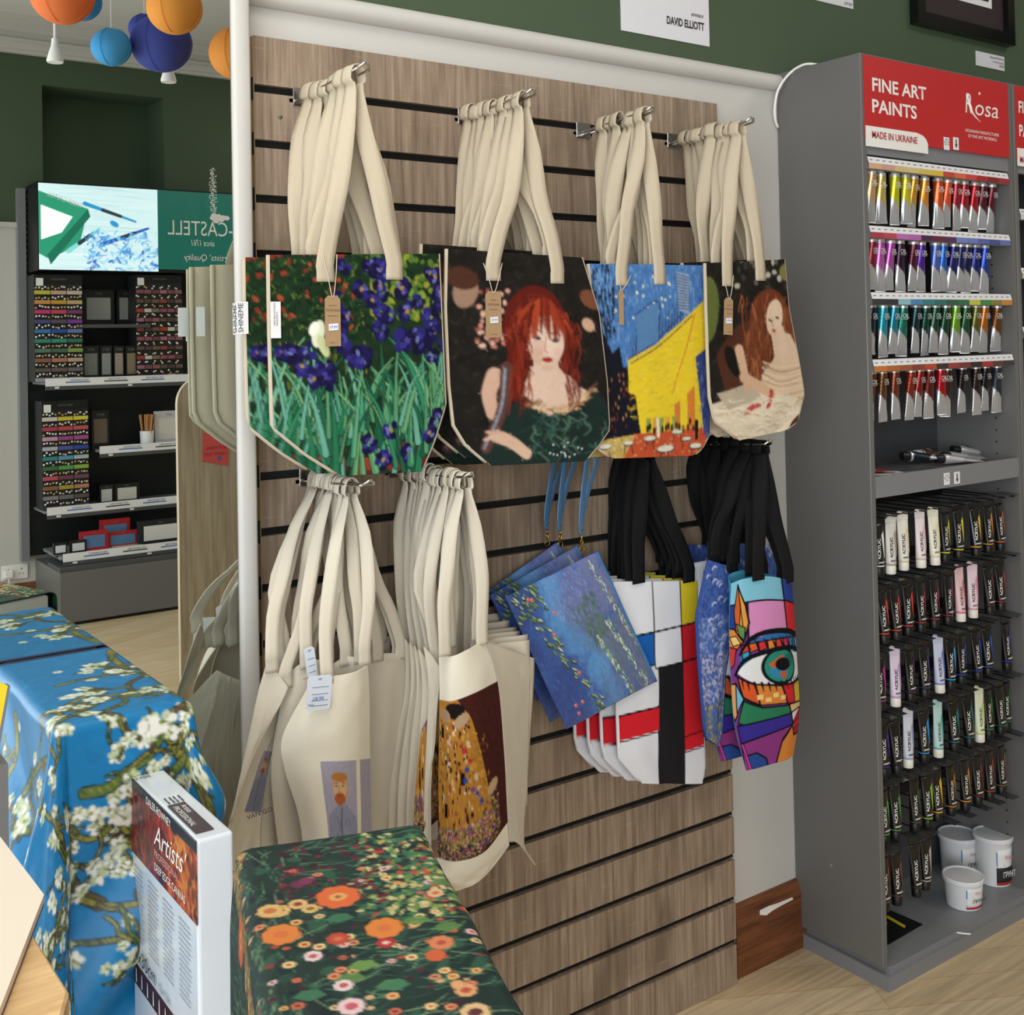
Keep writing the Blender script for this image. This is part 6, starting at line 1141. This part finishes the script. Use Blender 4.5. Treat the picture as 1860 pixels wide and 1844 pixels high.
# --- cable from the cabinet top
c = [W(1490, 118, -.10), W(1462, 117, -.06), W(1436, 132, -.02), W(1415, 160, .0), W(1408, 190, .01), W(1408, 215, .015), W(1413, 232, .02)]
MB_c = MB().tube(cr1(c, 30), .0035, 8).build('power_cable', M_wt, smooth=True); tag(MB_c, 'white cable looping down from the top of the grey cabinet', 'cable')
# --- second cabinet
c2 = cabinet(.646, 'second grey paint cabinet at the right edge of the photo', False)
for z, c in zip([1.86, 1.70, 1.54, 1.38, 1.22, 1.05], ['d8d8da d8d0c8 e0d8d0 c8c8cc', 'e0cc90 d8b888 c8a050 c89858', 'd04080 c04070 b03868 a83060', 'd0d048 90b048 589048 408060', 'c8c8cc d0d0d8 a8a8ac 88888c', 'd8d8dc c890a0 d07080 c05868']): rail(c2, z, c, .646)
for k, (z, c) in enumerate([(1.836, 'e0e0e4'), (1.676, 'd8c080'), (1.516, 'c03870'), (1.356, 'a8b838'), (1.196, '2a2c30'), (1.026, 'e8e4e6')]):
    t = oil_tube(c, f'{cname(c)} labelled oil tube at the left end of {["the top", "the second", "the third", "the fourth", "the fifth", "the sixth"][k]} shelf in the right-hand cabinet', 'oil tubes in the second cabinet', 60+k); t.location = (X0+.646+.042, -.188, z); t.rotation_euler = (.03, 0, -.2)
for k, z in enumerate([.86, .64, .42]): MB().box(X0+.664, X1+.628, YF+.004, .012, z, z+.012).build('shelf', M_greyl, c2)
for k, (z, c, lb) in enumerate([(.873, '3a5a94', 'blue boxed paint set on the upper plain shelf of the second cabinet'), (.653, 'b8c4c8', 'pale grey boxed paint set on the middle plain shelf of the second cabinet'), (.433, '2c2e38', 'dark boxed paint set on the lowest shelf of the second cabinet')]):
    t = thing('paint_set', lb, 'paint set', (2.14, -.15, z)); MB().bbox(2.095, 2.2, -.21, -.08, z, z+.11, .002).build('carton', mat('carton_'+c, c, .5), t); MB().box(2.10, 2.195, -.2106, -.21, z+.03, z+.08).build('label', M_paper, t)
# ---------------------------------------------------------------- things on the green wall
yw_ = .0295
def wallcard(nm, label, cat, x0, x1, z0, z1, m=M_paper):
    t = thing(nm, label, cat, ((x0+x1)/2, yw_, z0)); MB().box(x0, x1, yw_-.002, yw_, z0, z1).build('card', m, t); return t
gl = mat('laminated_white', 'e8e8ee', .12, coat=.6)
t = wallcard('artist_sign', 'white laminated artist sign with bold black name on the green wall', 'sign', .905, 1.188, 2.24, 2.45, gl)
q0 = W(1211, 46, yw_-.003); q1 = W(1279, 57, yw_-.003); text('lettering', 'DAVID ELLIOTT', .026, (q0[0], yw_-.0025, 2.276), (1, 0, 0), (0, 0, 1), M_dk, t, bold=.03, fit=q1[0]-q0[0]); text('lettering', 'ARTWORK BY', .010, (q1[0]-.042, yw_-.0025, 2.306), (1, 0, 0), (0, 0, 1), M_dk, t, bold=.02, fit=.042)
t = wallcard('price_card', 'white price card below the black framed picture', 'card', 2.316, 2.467, 2.336, 2.380, gl)
for k in range(3): text('lettering', ['Black and White Print', 'Framed limited edition', '£79.99'][k], [.010, .008, .011][k], (2.462, yw_-.0025, 2.367-.0115*k), (1, 0, 0), (0, 0, 1), M_dk, t, align='RIGHT', sx=.8)
t = wallcard('price_card', 'white price card at the top edge between the sign and the picture', 'card', 1.585, 1.741, 2.417, 2.465, gl); text('lettering', '£79.99', .012, (1.735, yw_-.0025, 2.423), (1, 0, 0), (0, 0, 1), M_dk, t, align='RIGHT')
t = thing('framed_picture', 'black framed picture hanging at the upper right on the green wall', 'picture', (2.24, yw_, 2.41)); fx0, fx1, fz0, fz1 = 1.996, 2.488, 2.412, 2.95; b_ = .036
MB().box(fx0, fx1, yw_-.028, yw_, fz0, fz0+b_).box(fx0, fx1, yw_-.028, yw_, fz1-b_, fz1).box(fx0, fx0+b_, yw_-.028, yw_, fz0+b_, fz1-b_).box(fx1-b_, fx1, yw_-.028, yw_, fz0+b_, fz1-b_).build('frame', mat('black_gloss', '0c0c0e', .12), t)
MB().box(fx0+b_, fx1-b_, yw_-.012, yw_-.010, fz0+b_, fz1-b_).build('mount', mat('dark_mount', '2a1e22', .6), t); MB().box(fx0+.10, fx1-.10, yw_-.0135, yw_-.012, fz0+.102, fz1-.1).build('white_mount', M_paper, t)
cp = Cv(80, 90, '24242a')
for i in range(500): cp.seg(cp.R(0, 80), cp.R(0, 90), cp.R(0, 80), cp.R(0, 90), 0, 0, '000000', 0) if False else cp.ell(cp.R(0, 80), cp.R(0, 90), cp.R(.8, 3), cp.R(.8, 3), cp.r.choice(['8c8c92', '3a3a40', '5c5c62', 'b0b0b4', '17171a']))
uu, vv = np.meshgrid(np.linspace(0, 1, 80), np.linspace(0, 1, 90)); P = np.stack([fx0+.118+uu*(fx1-fx0-.236), 0*uu+yw_-.0145, fz1-.118-vv*(fz1-fz0-.238)], 2); gridmesh('print', P, M_colg, t, cp.samp(uu, vv), .0005)
# ---------------------------------------------------------------- the other side of the shop, seen in the mirror (viewer there looks towards -y)
def B2(x0, x1, v0, v1, z0, z1, mb=None, mi=0, r=None):           # box with depth given as mirror depth
    mb = mb or MB(); ya, yb = sorted((2*MY-v0, 2*MY-v1)); return mb.bbox(x0, x1, ya, yb, z0, z1, r, mi) if r else mb.box(x0, x1, ya, yb, z0, z1, mi)
XM, ZV = (-1, 0, 0), (0, 0, 1)
su = thing('shelving_unit', 'grey and black art supply shelving unit with illuminated header across the shop', 'shelving', (1.6, 2*MY-5.0, 0))
B2(.83, 2.55, 4.72, 5.28, .02, .30).build('plinth_drawer', M_grey, su); B2(.84, 2.54, 4.74, 5.28, 0, .02).build('kick_strip', M_black, su)
B2(.832, 2.548, 4.728, 5.0, .301, .325).build('plinth_rail', M_dgrey, su)
for x in (.745, 2.52): B2(x, x+.045, 5.24, 5.295, .3, 2.50).build('upright', M_greyl, su)
MBs = MB()
for k in range(60): B2(.792, .800, 5.236, 5.28, .36+k*.036, .376+k*.036, MBs)
MBs.build('upright_slots', M_black, su)['kind'] = 'stuff'
B2(.80, 2.52, 5.26, 5.29, .325, 2.49).build('back_panel', mat('dark_green_back', '11191a', .5), su)
hd_ = B2(.80, 2.50, 5.0, 5.25, 2.0, 2.515).build('header_box', M_black, su)
li_ = Cv(220, 160, 'cfe8ee')
for i in range(160): y = li_.R(0, 160); li_.seg(li_.R(0, 220), y, li_.R(0, 220), y+li_.R(-6, 6), .6, .5, li_.r.choice(['b8d8e4', 'e4f4f6', 'a8ccd8']), .5)
li_.poly([(0, 14), (88, 44), (72, 110), (18, 140), (0, 130)], '2a9070'); li_.poly([(4, 40), (60, 60), (40, 90), (4, 104)], 'f4fafa'); li_.poly([(88, 44), (92, 58), (20, 150), (14, 132)], '1c6a54')
for (a, b, c1, w_) in [((82, 34), (176, 64), '2a90c8', 4), ((112, 110), (200, 76), '2458b8', 4.5), ((52, 124), (108, 80), '7fd0d0', 4.5)]:
    li_.seg(*a, *b, w_, w_*.5, c1); m0 = (a[0]*.65+b[0]*.35, a[1]*.65+b[1]*.35); m1 = (a[0]*.3+b[0]*.7, a[1]*.3+b[1]*.7); li_.seg(*m0, *m1, w_*.85, w_*.8, '2a3440')
li_.ell(136, 70, 9, 5, '2a90d0', .5)
for i in range(160): x, y = li_.R(85, 220), li_.R(88, 160); li_.curve([(x, y), (x+li_.R(-9, 9), y+li_.R(-8, 8)), (x+li_.R(-14, 14), y+li_.R(-10, 10))], li_.R(.8, 2.6), .7, li_.r.choice(['3a8cd8', '8cc8ec', '2460c0', 'b8e0f4', '5aa8e4']), .7, 7)
uu, vv = np.meshgrid(np.linspace(0, 1, 200), np.linspace(0, 1, 150)); xs_ = .805+uu*.69; P = np.stack([xs_, 0*uu+2*MY-4.993, 2.505-vv*.50], 2)[:, ::-1]
gridmesh('backlit_picture', P, mat('backlit_print', None, .3, emit=.75), hd_, li_.samp(uu, vv)[:, ::-1], .004)
gp = B2(1.497, 2.495, 4.993, 5.0, 2.02, 2.505).build('green_panel', mat('teal_lit_panel', '1f6f62', .3, emit=.25), hd_)
yy_ = 2*MY-4.992
text('header_lettering', 'FABER-CASTELL', .13, (W(306, 418, 5.0)[0]+.69, yy_+.001, 2.235), XM, ZV, M_wt, hd_, fit=.69, ext=.001); text('header_lettering', 'since 1761', .055, (W(389, 428, 5.0)[0], yy_+.001, 2.17), XM, ZV, M_wt, hd_, shear=.2, ext=.001, fit=.15); text('header_lettering', "Artists' Quality", .055, (W(333, 450, 5.0)[0]+.31, yy_+.001, 2.08), XM, ZV, M_wt, hd_, ext=.001, fit=.31)
em = MB(); rs = random.Random(2)
for k in range(9): a = rs.uniform(0, 6.28); r_ = rs.uniform(.0, .05); em.add([(W(394, 382, 5.0)[0]+r_*math.cos(a)*1.3+.022*math.cos(b), yy_+.002+k*.0001, 2.36+r_*math.sin(a)*.6+.016*math.sin(b)) for b in np.linspace(0, 2*PI, 7)[:-1]], [tuple(range(6))])
em.build('crest', M_wt, hd_)
text('box_lettering', 'FABER-CASTELL', .04, (1.04, yy_+.002, 2.425-.055), (-.95, 0, .31), (.31, 0, .95), M_wt, hd_, ext=.001, fit=.20)
def shelf(px0, py0, z=None, v=5.0, x0=.82, x1=2.5, depth=.27, h=.045):
    z = z if z is not None else W(px0, py0, v)[2]
    s = B2(x0, x1, v, v+depth, z-.035, z-.020).build('shelf', M_greyl, su); B2(x0+.01, x1, v-.012, v-.004, z-h, z).build('price_strip', M_paper, s); B2(x0+.01, x1, v-.011, v-.004, z-h-.022, z-h-.001).build('strip_shade_rail', M_dgrey, s)  # dark rail below the price strip paints in the strip's shadow
    for k in range(3):
        x = x0+.12+k*.22; B2(x, x+.14, v-.0132, v-.0122, z-.028, z-.022).build('printed_rule', mat('strip_blue', '3a70b8', .5) if k != 1 else M_dk, s)
        text('strip_lettering', 'PITT ARTIST PEN' if k else 'POLYCHROMOS', .014, (x+.13, 2*MY-v+.0135, z-.018), XM, ZV, M_dk, s)
    for k in range(2): q_ = B2(x0+.06+k*.42, x0+.085+k*.42, v-.0125, v-.0115, z-h-.014, z-h-.004).build('ticket', M_wt, s)
    return z
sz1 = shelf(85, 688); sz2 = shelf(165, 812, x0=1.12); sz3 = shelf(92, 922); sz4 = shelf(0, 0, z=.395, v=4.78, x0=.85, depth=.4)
def rack(label, px0, px1, py0, py1, v, rows, cols, cl, dep=.16, zb=None):
    a = W(px0, py1, v); b = W(px1, py0, v); x0, x1, z0, z1 = a[0], b[0], a[2] if zb is None else zb, b[2]
    t = thing('pencil_rack', label, 'rack', ((x0+x1)/2, 2*MY-v-dep/2, z0)); B2(x0, x1, v+.004, v+dep, z0, z1).build('body', mat('rack_charcoal', '1c1e20', .5), t)
    B2(x0, x1, v+.0, v+.004, z1-.05, z1).build('title_panel', M_black, t); text('rack_lettering', 'FABER-CASTELL', .012, ((x0+x1)/2, 2*MY-v+.001, z1-.03), XM, ZV, M_greyl, t, align='CENTER')
    B2(x0+.01, x0+.05, v-.001, v-.0002, z1-.065, z1-.02).build('price_card', M_paper, t)
    dz = (z1-.06-z0)/rows; dxx = (x1-x0)/cols; pe = MB(); rs = random.Random(len(label))
    for r in range(rows):
        for k in range(cols):
            c = cl[(r*cols+k) % len(cl)]; xx = x0+k*dxx; zz = z1-.06-(r+1)*dz
            B2(xx+.002, xx+dxx-.003, v-.006, v+.003, zz+.002, zz+dz*.42).build('colour_label', mat('rk_'+c, c, .5), t)
            for q_ in range(5 if cols < 5 else 2): X_ = xx+dxx*(.12+.19*q_)+rs.uniform(-.003, .003); Z_ = zz+dz*(.55+.3*rs.random()); yv = 2*MY-v; s_ = .0052; pe.add([(X_-s_, yv+.002, Z_-s_), (X_-s_, yv+.002, Z_+s_), (X_+s_, yv+.002, Z_+s_), (X_+s_, yv+.002, Z_-s_), (X_, yv+.012, Z_)], [(0, 1, 4), (1, 2, 4), (2, 3, 4), (3, 0, 4)], 0 if rs.random() < .55 else 1)
    pe.build('pencil_ends', [M_wt, mat('pencil_mid', 'c8b080', .5)], t, kind='stuff'); return t
C30 = 'c8c040 c8a890 c8b8a8 d09050 c89838 c8a878 c83878 c84860 7a3a6a 484880 585060 7a3a98 3a78b0 2a50a8 6a7ab8 3a8878 3a9080 38705c 5a7a68 4a6a50 8aa050 8a6050 b07860 c0a088 605050 6a5858 706468 9a98a0 c0c0c8 b8b0b8'.split()
C30b = 'd8ccc8 d0c040 d8cc40 b04058 c04850 c05858 c89ab8 9a4888 a85090 b8b8c8 5058a0 3048a0 3a8890 5a98b8 a8c0c8 3a7048 58a050 88b048 c05068 70404c 704858 8a6048 a89838 b88068 888488 706c70 584c50 3a3a40 4a4a50 5c5c64'.split()
rack('upper pencil rack with rows of coloured labels on the black shelving unit', 64, 149, 500, 690, 5.02, 10, 3, C30, zb=sz1-.0195)
rack('lower pencil rack with rows of coloured labels on the black shelving unit', 78, 160, 726, 914, 5.02, 10, 3, C30b, zb=sz3-.0195)
rack('pastel pencil rack of small pink and brown labels, right on the upper shelf', 249, 330, 500, 682, 5.04, 10, 6, '8c4c5c 8c5060 6c3c44 a06878 7c4850 905860 5c4c40 504038 6c5848 8c4038 483834 705048 a03a2c c8c0b8 7a6a5c'.split(), zb=sz1-.0195)
sd_ = W(150, 590, 5.1)[2]
def setbox(label, px0, px1, py0, py1, v, face, body='1a1e1e', dep=.03, tilt=0, cat='boxed set', name='pencil_set'):
    a = W(px0, py1, v); b = W(px1, py0, v); a[2] = min([z+.0005 for z in (sz1-.02, sz2-.02, sz3-.02, sz4-.02, sd_)] , key=lambda z: abs(z-a[2])); t = thing(name, label, cat, ((a[0]+b[0])/2, 2*MY-v, a[2])); B2(a[0], b[0], v, v+dep, a[2], b[2]).build('case', mat('case_'+body, body, .4), t)
    w_, h_ = b[0]-a[0], b[2]-a[2]; B2(a[0]+w_*.12, b[0]-w_*.12, v-.0015, v-.0002, a[2]+h_*.15, b[2]-h_*.22).build('picture_label', mat('face_'+face, face, .4), t)
    text('case_lettering', 'PITT', h_*.1, ((a[0]+b[0])/2, 2*MY-v+.001, b[2]-h_*.15), XM, ZV, M_greyl, t, align='CENTER'); return t
setbox('flat graphite set with grey drawing on its lid, upper shelf', 151, 207, 527, 582, 5.2, 'b8bab8'); setbox('narrow graphite set beside the wider one, upper shelf', 213, 247, 527, 580, 5.2, 'a8aaa6')
s = B2(1.02, 1.45, 5.02, 5.25, sd_-.02, sd_+.0).build('display_step', M_dgrey, su)
for k, (a, b, c) in enumerate([(150, 180, '7c8078'), (183, 203, '8c9090'), (207, 225, '9c9084'), (229, 248, '8c7c64')]): setbox(f'slim black {["charcoal", "sketching", "pastel", "sepia"][k]} set standing on the upper shelf beside the racks', a, b, 628, 682, 5.06, c)
setbox('tall boxed pastel set on the middle white shelf', 167, 198, 745, 802, 5.06, '6a5c50'); setbox('white pad with drawn mountains on the middle white shelf', 282, 330, 745, 790, 5.06, 'dcd8d0', 'c8c8cc')
x_, z_ = W(268, 798, 5.05)[0], sz2; t = thing('pencil_cup', 'white card cup of wooden pencils on the middle shelf', 'cup', (x_, 2*MY-5.06, z_-.02)); MB().lathe([(.038, 0), (.042, .09)], (x_, 2*MY-5.06, z_-.02), 20).build('cup', M_paper, t)
for k in range(12): a = k*2.4; r_ = .028*math.sqrt((k+1)/12); MB().tube([(x_+r_*math.cos(a), 2*MY-5.06+r_*math.sin(a), z_), (x_+r_*2.1*math.cos(a), 2*MY-5.06+r_*2*math.sin(a), z_+.17)], .0045, 6).build('pencil', mat('pencil_wood', 'c08a50', .5), t)
setbox('small white boxed set lying on the third shelf', 181, 206, 880, 898, 5.06, 'c8c8c8', dep=.06); setbox('wide white boxed set lying on the third shelf', 208, 253, 876, 896, 5.07, 'd8d0c8', dep=.06)
for k, (a, b, c, d) in enumerate([(98, 122, 985, 1010), (128, 157, 980, 1004), (103, 130, 1010, 1035), (137, 166, 1004, 1028)]): setbox(f'small black pencil sharpener box, {["upper left", "upper right", "lower left", "lower right"][k]} of four on the bottom shelf', a, b, c, d, 4.84+.05*(k < 2), 'e4e2e4')
for k, (a, b, c, d) in enumerate([(146, 196, 962, 998), (183, 236, 940, 975), (194, 252, 962, 990)]): setbox(f'red children colouring set, {["left", "rear", "front right"][k]} of three on the bottom shelf', a, b, c, d, [4.9, 5.0, 4.92][k], '5a80a8', 'b02430')
setbox('white open tray of small packs in front of the red sets', 163, 208, 1000, 1020, 4.84, 'b8a0a8', 'c8c0b8', dep=.08); setbox('empty grey tray right of the white one on the bottom shelf', 210, 262, 990, 1010, 4.84, 'a8a094', 'b8b0a0', dep=.08)
setbox('large white pad with ink sketch leaning on the bottom shelf', 252, 330, 940, 1005, 4.88, 'e4e0dc', '1c2426')
# lanterns and lamps
def lantern(label, px_, py_, rpx, v, c):
    cen = V(px_, py_, v); dd = W(px_, py_, v)-CAM; R_ = rpx*float(dd@FW)/FOC; t = thing('paper_lantern', label, 'lantern', cen-np.array([0, 0, R_]), group='paper lanterns hanging from the ceiling')
    pr_ = []
    for k in range(65): a = -PI/2+.16+(PI-.32)*k/64; rb = R_*(1-.012*abs(math.sin((k)*PI/2.)) if k % 2 else 1.0); pr_.append((rb*math.cos(a), rb*math.sin(a)*.94))
    MB().lathe(pr_, cen, 40).build('shade', mat('paper_'+c, c, .8, bump=(60, .2)), t, smooth=True)
    rb = MB()
    for a in (0, 1): rb.tube([cen+np.array([.004*math.cos(a*3), 0, 0])+R_*1.003*np.array([math.cos(a*PI*.5+.8)*math.cos(q), math.sin(a*PI*.5+.8)*math.cos(q), math.sin(q)*.94]) for q in np.linspace(-1.4, 1.4, 24)], .0012, 5)
    rb.build('seam_wire', mat('paper_'+c, c, .8), t)
    MB().tube([cen+np.array([0, 0, R_*.92]), np.array([cen[0], cen[1], 3.499])], .002, 5).build('cord', M_wt, t)
lantern('large orange-red paper lantern at the top left of the mirror', 113, -10, 57, 2.8, 'e8763c'); lantern('bright blue paper lantern half hidden behind the large orange-red one', 146, 2, 38, 3.25, '3a90cc')
lantern('light blue paper lantern hanging alone, left of the navy pair', 202, 86, 36, 3.0, '3f98d4'); lantern('large navy paper lantern in front', 293, 79, 55, 3.0, '3a479c'); lantern('small navy paper lantern peeking from behind the large navy one', 262, 52, 28, 3.5, '34409a')
lantern('orange paper lantern overlapping the top of the navy one', 317, 15, 50, 2.6, 'e8963c'); lantern('orange paper lantern cut by the mirror edge', 430, 97, 50, 2.8, 'e8943c'); lantern('small orange-red lantern behind the one at the mirror edge', 428, 118, 28, 3.3, 'e0703c')
for k, (px_, py_, v, lb) in enumerate([(100, 95, 3.3, 'white spotlight on a stem below the orange-red lantern'), (306, 132, 3.3, 'white spotlight below the large navy lantern')]):
    q = V(px_, py_, v); t = thing('ceiling_spotlight', lb, 'spotlight', q); MB().lathe([(.034, -.045), (.036, -.035), (.026, .0), (.016, .03), (.014, .06), (.0001, .061)], q, 24).build('head', M_wt, t, smooth='auto'); MB().tube([q+(0, 0, .058), (q[0], q[1], 3.499)], .006, 8).build('stem', M_wt, t)
# counter end with rounded corner
gv = 2.2; gx = W(326, 1000, gv)[0]; gz = W(345, 684, gv)[2]; gy = 2*MY-gv; t = thing('counter', 'pale oak counter end panel with a rounded corner, reflected in the mirror', 'counter', (gx+.35, gy-.3, 0))
rr_ = .10; pts = [(gx, gy, 0), (gx, gy, gz-rr_)]+[(gx+rr_-rr_*math.cos(a), gy, gz-rr_+rr_*math.sin(a)) for a in np.linspace(.2, PI/2, 8)]+[(gx+.72, gy, gz), (gx+.72, gy, 0)]
MB().prism(pts[::-1], (0, -.022, 0)).build('end_panel', M_oak2, t); MB().box(gx+.5, gx+.70, gy-.25, gy-.023, 0, .95).build('body', M_white, t)
t = thing('notice', 'red paper notice stuck on the pale oak counter end', 'notice', (W(390, 800, gv)[0], gy+.001, 1.1)); pp = [W(x, y, gv)+np.array([0, 0, 0]) for x, y in [(368, 785), (415, 800), (414, 846), (367, 838)]]; pp = [np.array([p[0], gy+.002, p[2]]) for p in pp]
MB().prism(pp, (0, -.0012, 0)).build('sheet', mat('coral_paper', 'dd5a58', .6), t)
for k, w_ in enumerate(['BUTTONS', 'CRAFT DAY']): text('lettering', w_, .017, (pp[1][0]-.01, gy+.0026, pp[1][2]-.03-.022*k), XM, ZV, M_redt, t)
q = np.array([W(398, 832, gv)[0], gy+.0026, W(398, 832, gv)[2]]); MB().tube([q, q+(0, .0006, 0)], .008, 10).build('round_logo', M_blue_ink, t)
# wall socket and sprig
q = V(28, 1040, 5.28); t = thing('wall_socket', 'white double wall socket with a plugged-in lead by the shelving unit', 'socket', (q[0], -5.399, q[2]-.043)); MB().bbox(q[0]-.073, q[0]+.073, -5.3995, -5.389, q[2]-.043, q[2]+.043, .003).build('face_plate', M_wt, t)
for s_ in (-1, 1): MB().box(q[0]+s_*.036-.003, q[0]+s_*.036+.003, -5.3892, -5.3885, q[2]+.012, q[2]+.022).box(q[0]+s_*.036-.013, q[0]+s_*.036-.006, -5.3892, -5.3885, q[2]-.012, q[2]-.008).box(q[0]+s_*.036+.006, q[0]+s_*.036+.013, -5.3892, -5.3885, q[2]-.012, q[2]-.008).build('socket_holes', M_dk, t)
MB().bbox(q[0]-.062, q[0]-.015, -5.389, -5.36, q[2]-.028, q[2]+.018, .004).build('plug', M_wt, t); MB().tube(cr1([(q[0]-.04, -5.37, q[2]-.025), (q[0]-.035, -5.36, q[2]-.08), (q[0]-.045, -5.365, .15), (q[0]-.05, -5.37, .01)], 16), .004, 6).build('lead', M_wt, t)
q0, q1 = V(388, 385, 4.9), V(386, 306, 4.9); t = thing('dried_sprig', 'white fluffy dried flower spike in front of the green header', 'dried flower', q0); MB().tube([q0-(0, 0, .0), q1], .002, 5).build('stem', mat('sprig_stem', 'b8b49c', .8), t); m = MB(); rs = random.Random(8)
for k in range(160): f = k/160; p = q0*(1-f)+q1*f; a = rs.uniform(0, 6.28); r_ = rs.uniform(.004, .024); m.lathe([(.0001, -.004), (.0045, 0), (.0001, .004)], p+np.array([r_*math.cos(a), r_*math.sin(a)*.6, rs.uniform(-.004, .004)]), 5)
m.build('florets', M_wt, t)['kind'] = 'stuff'
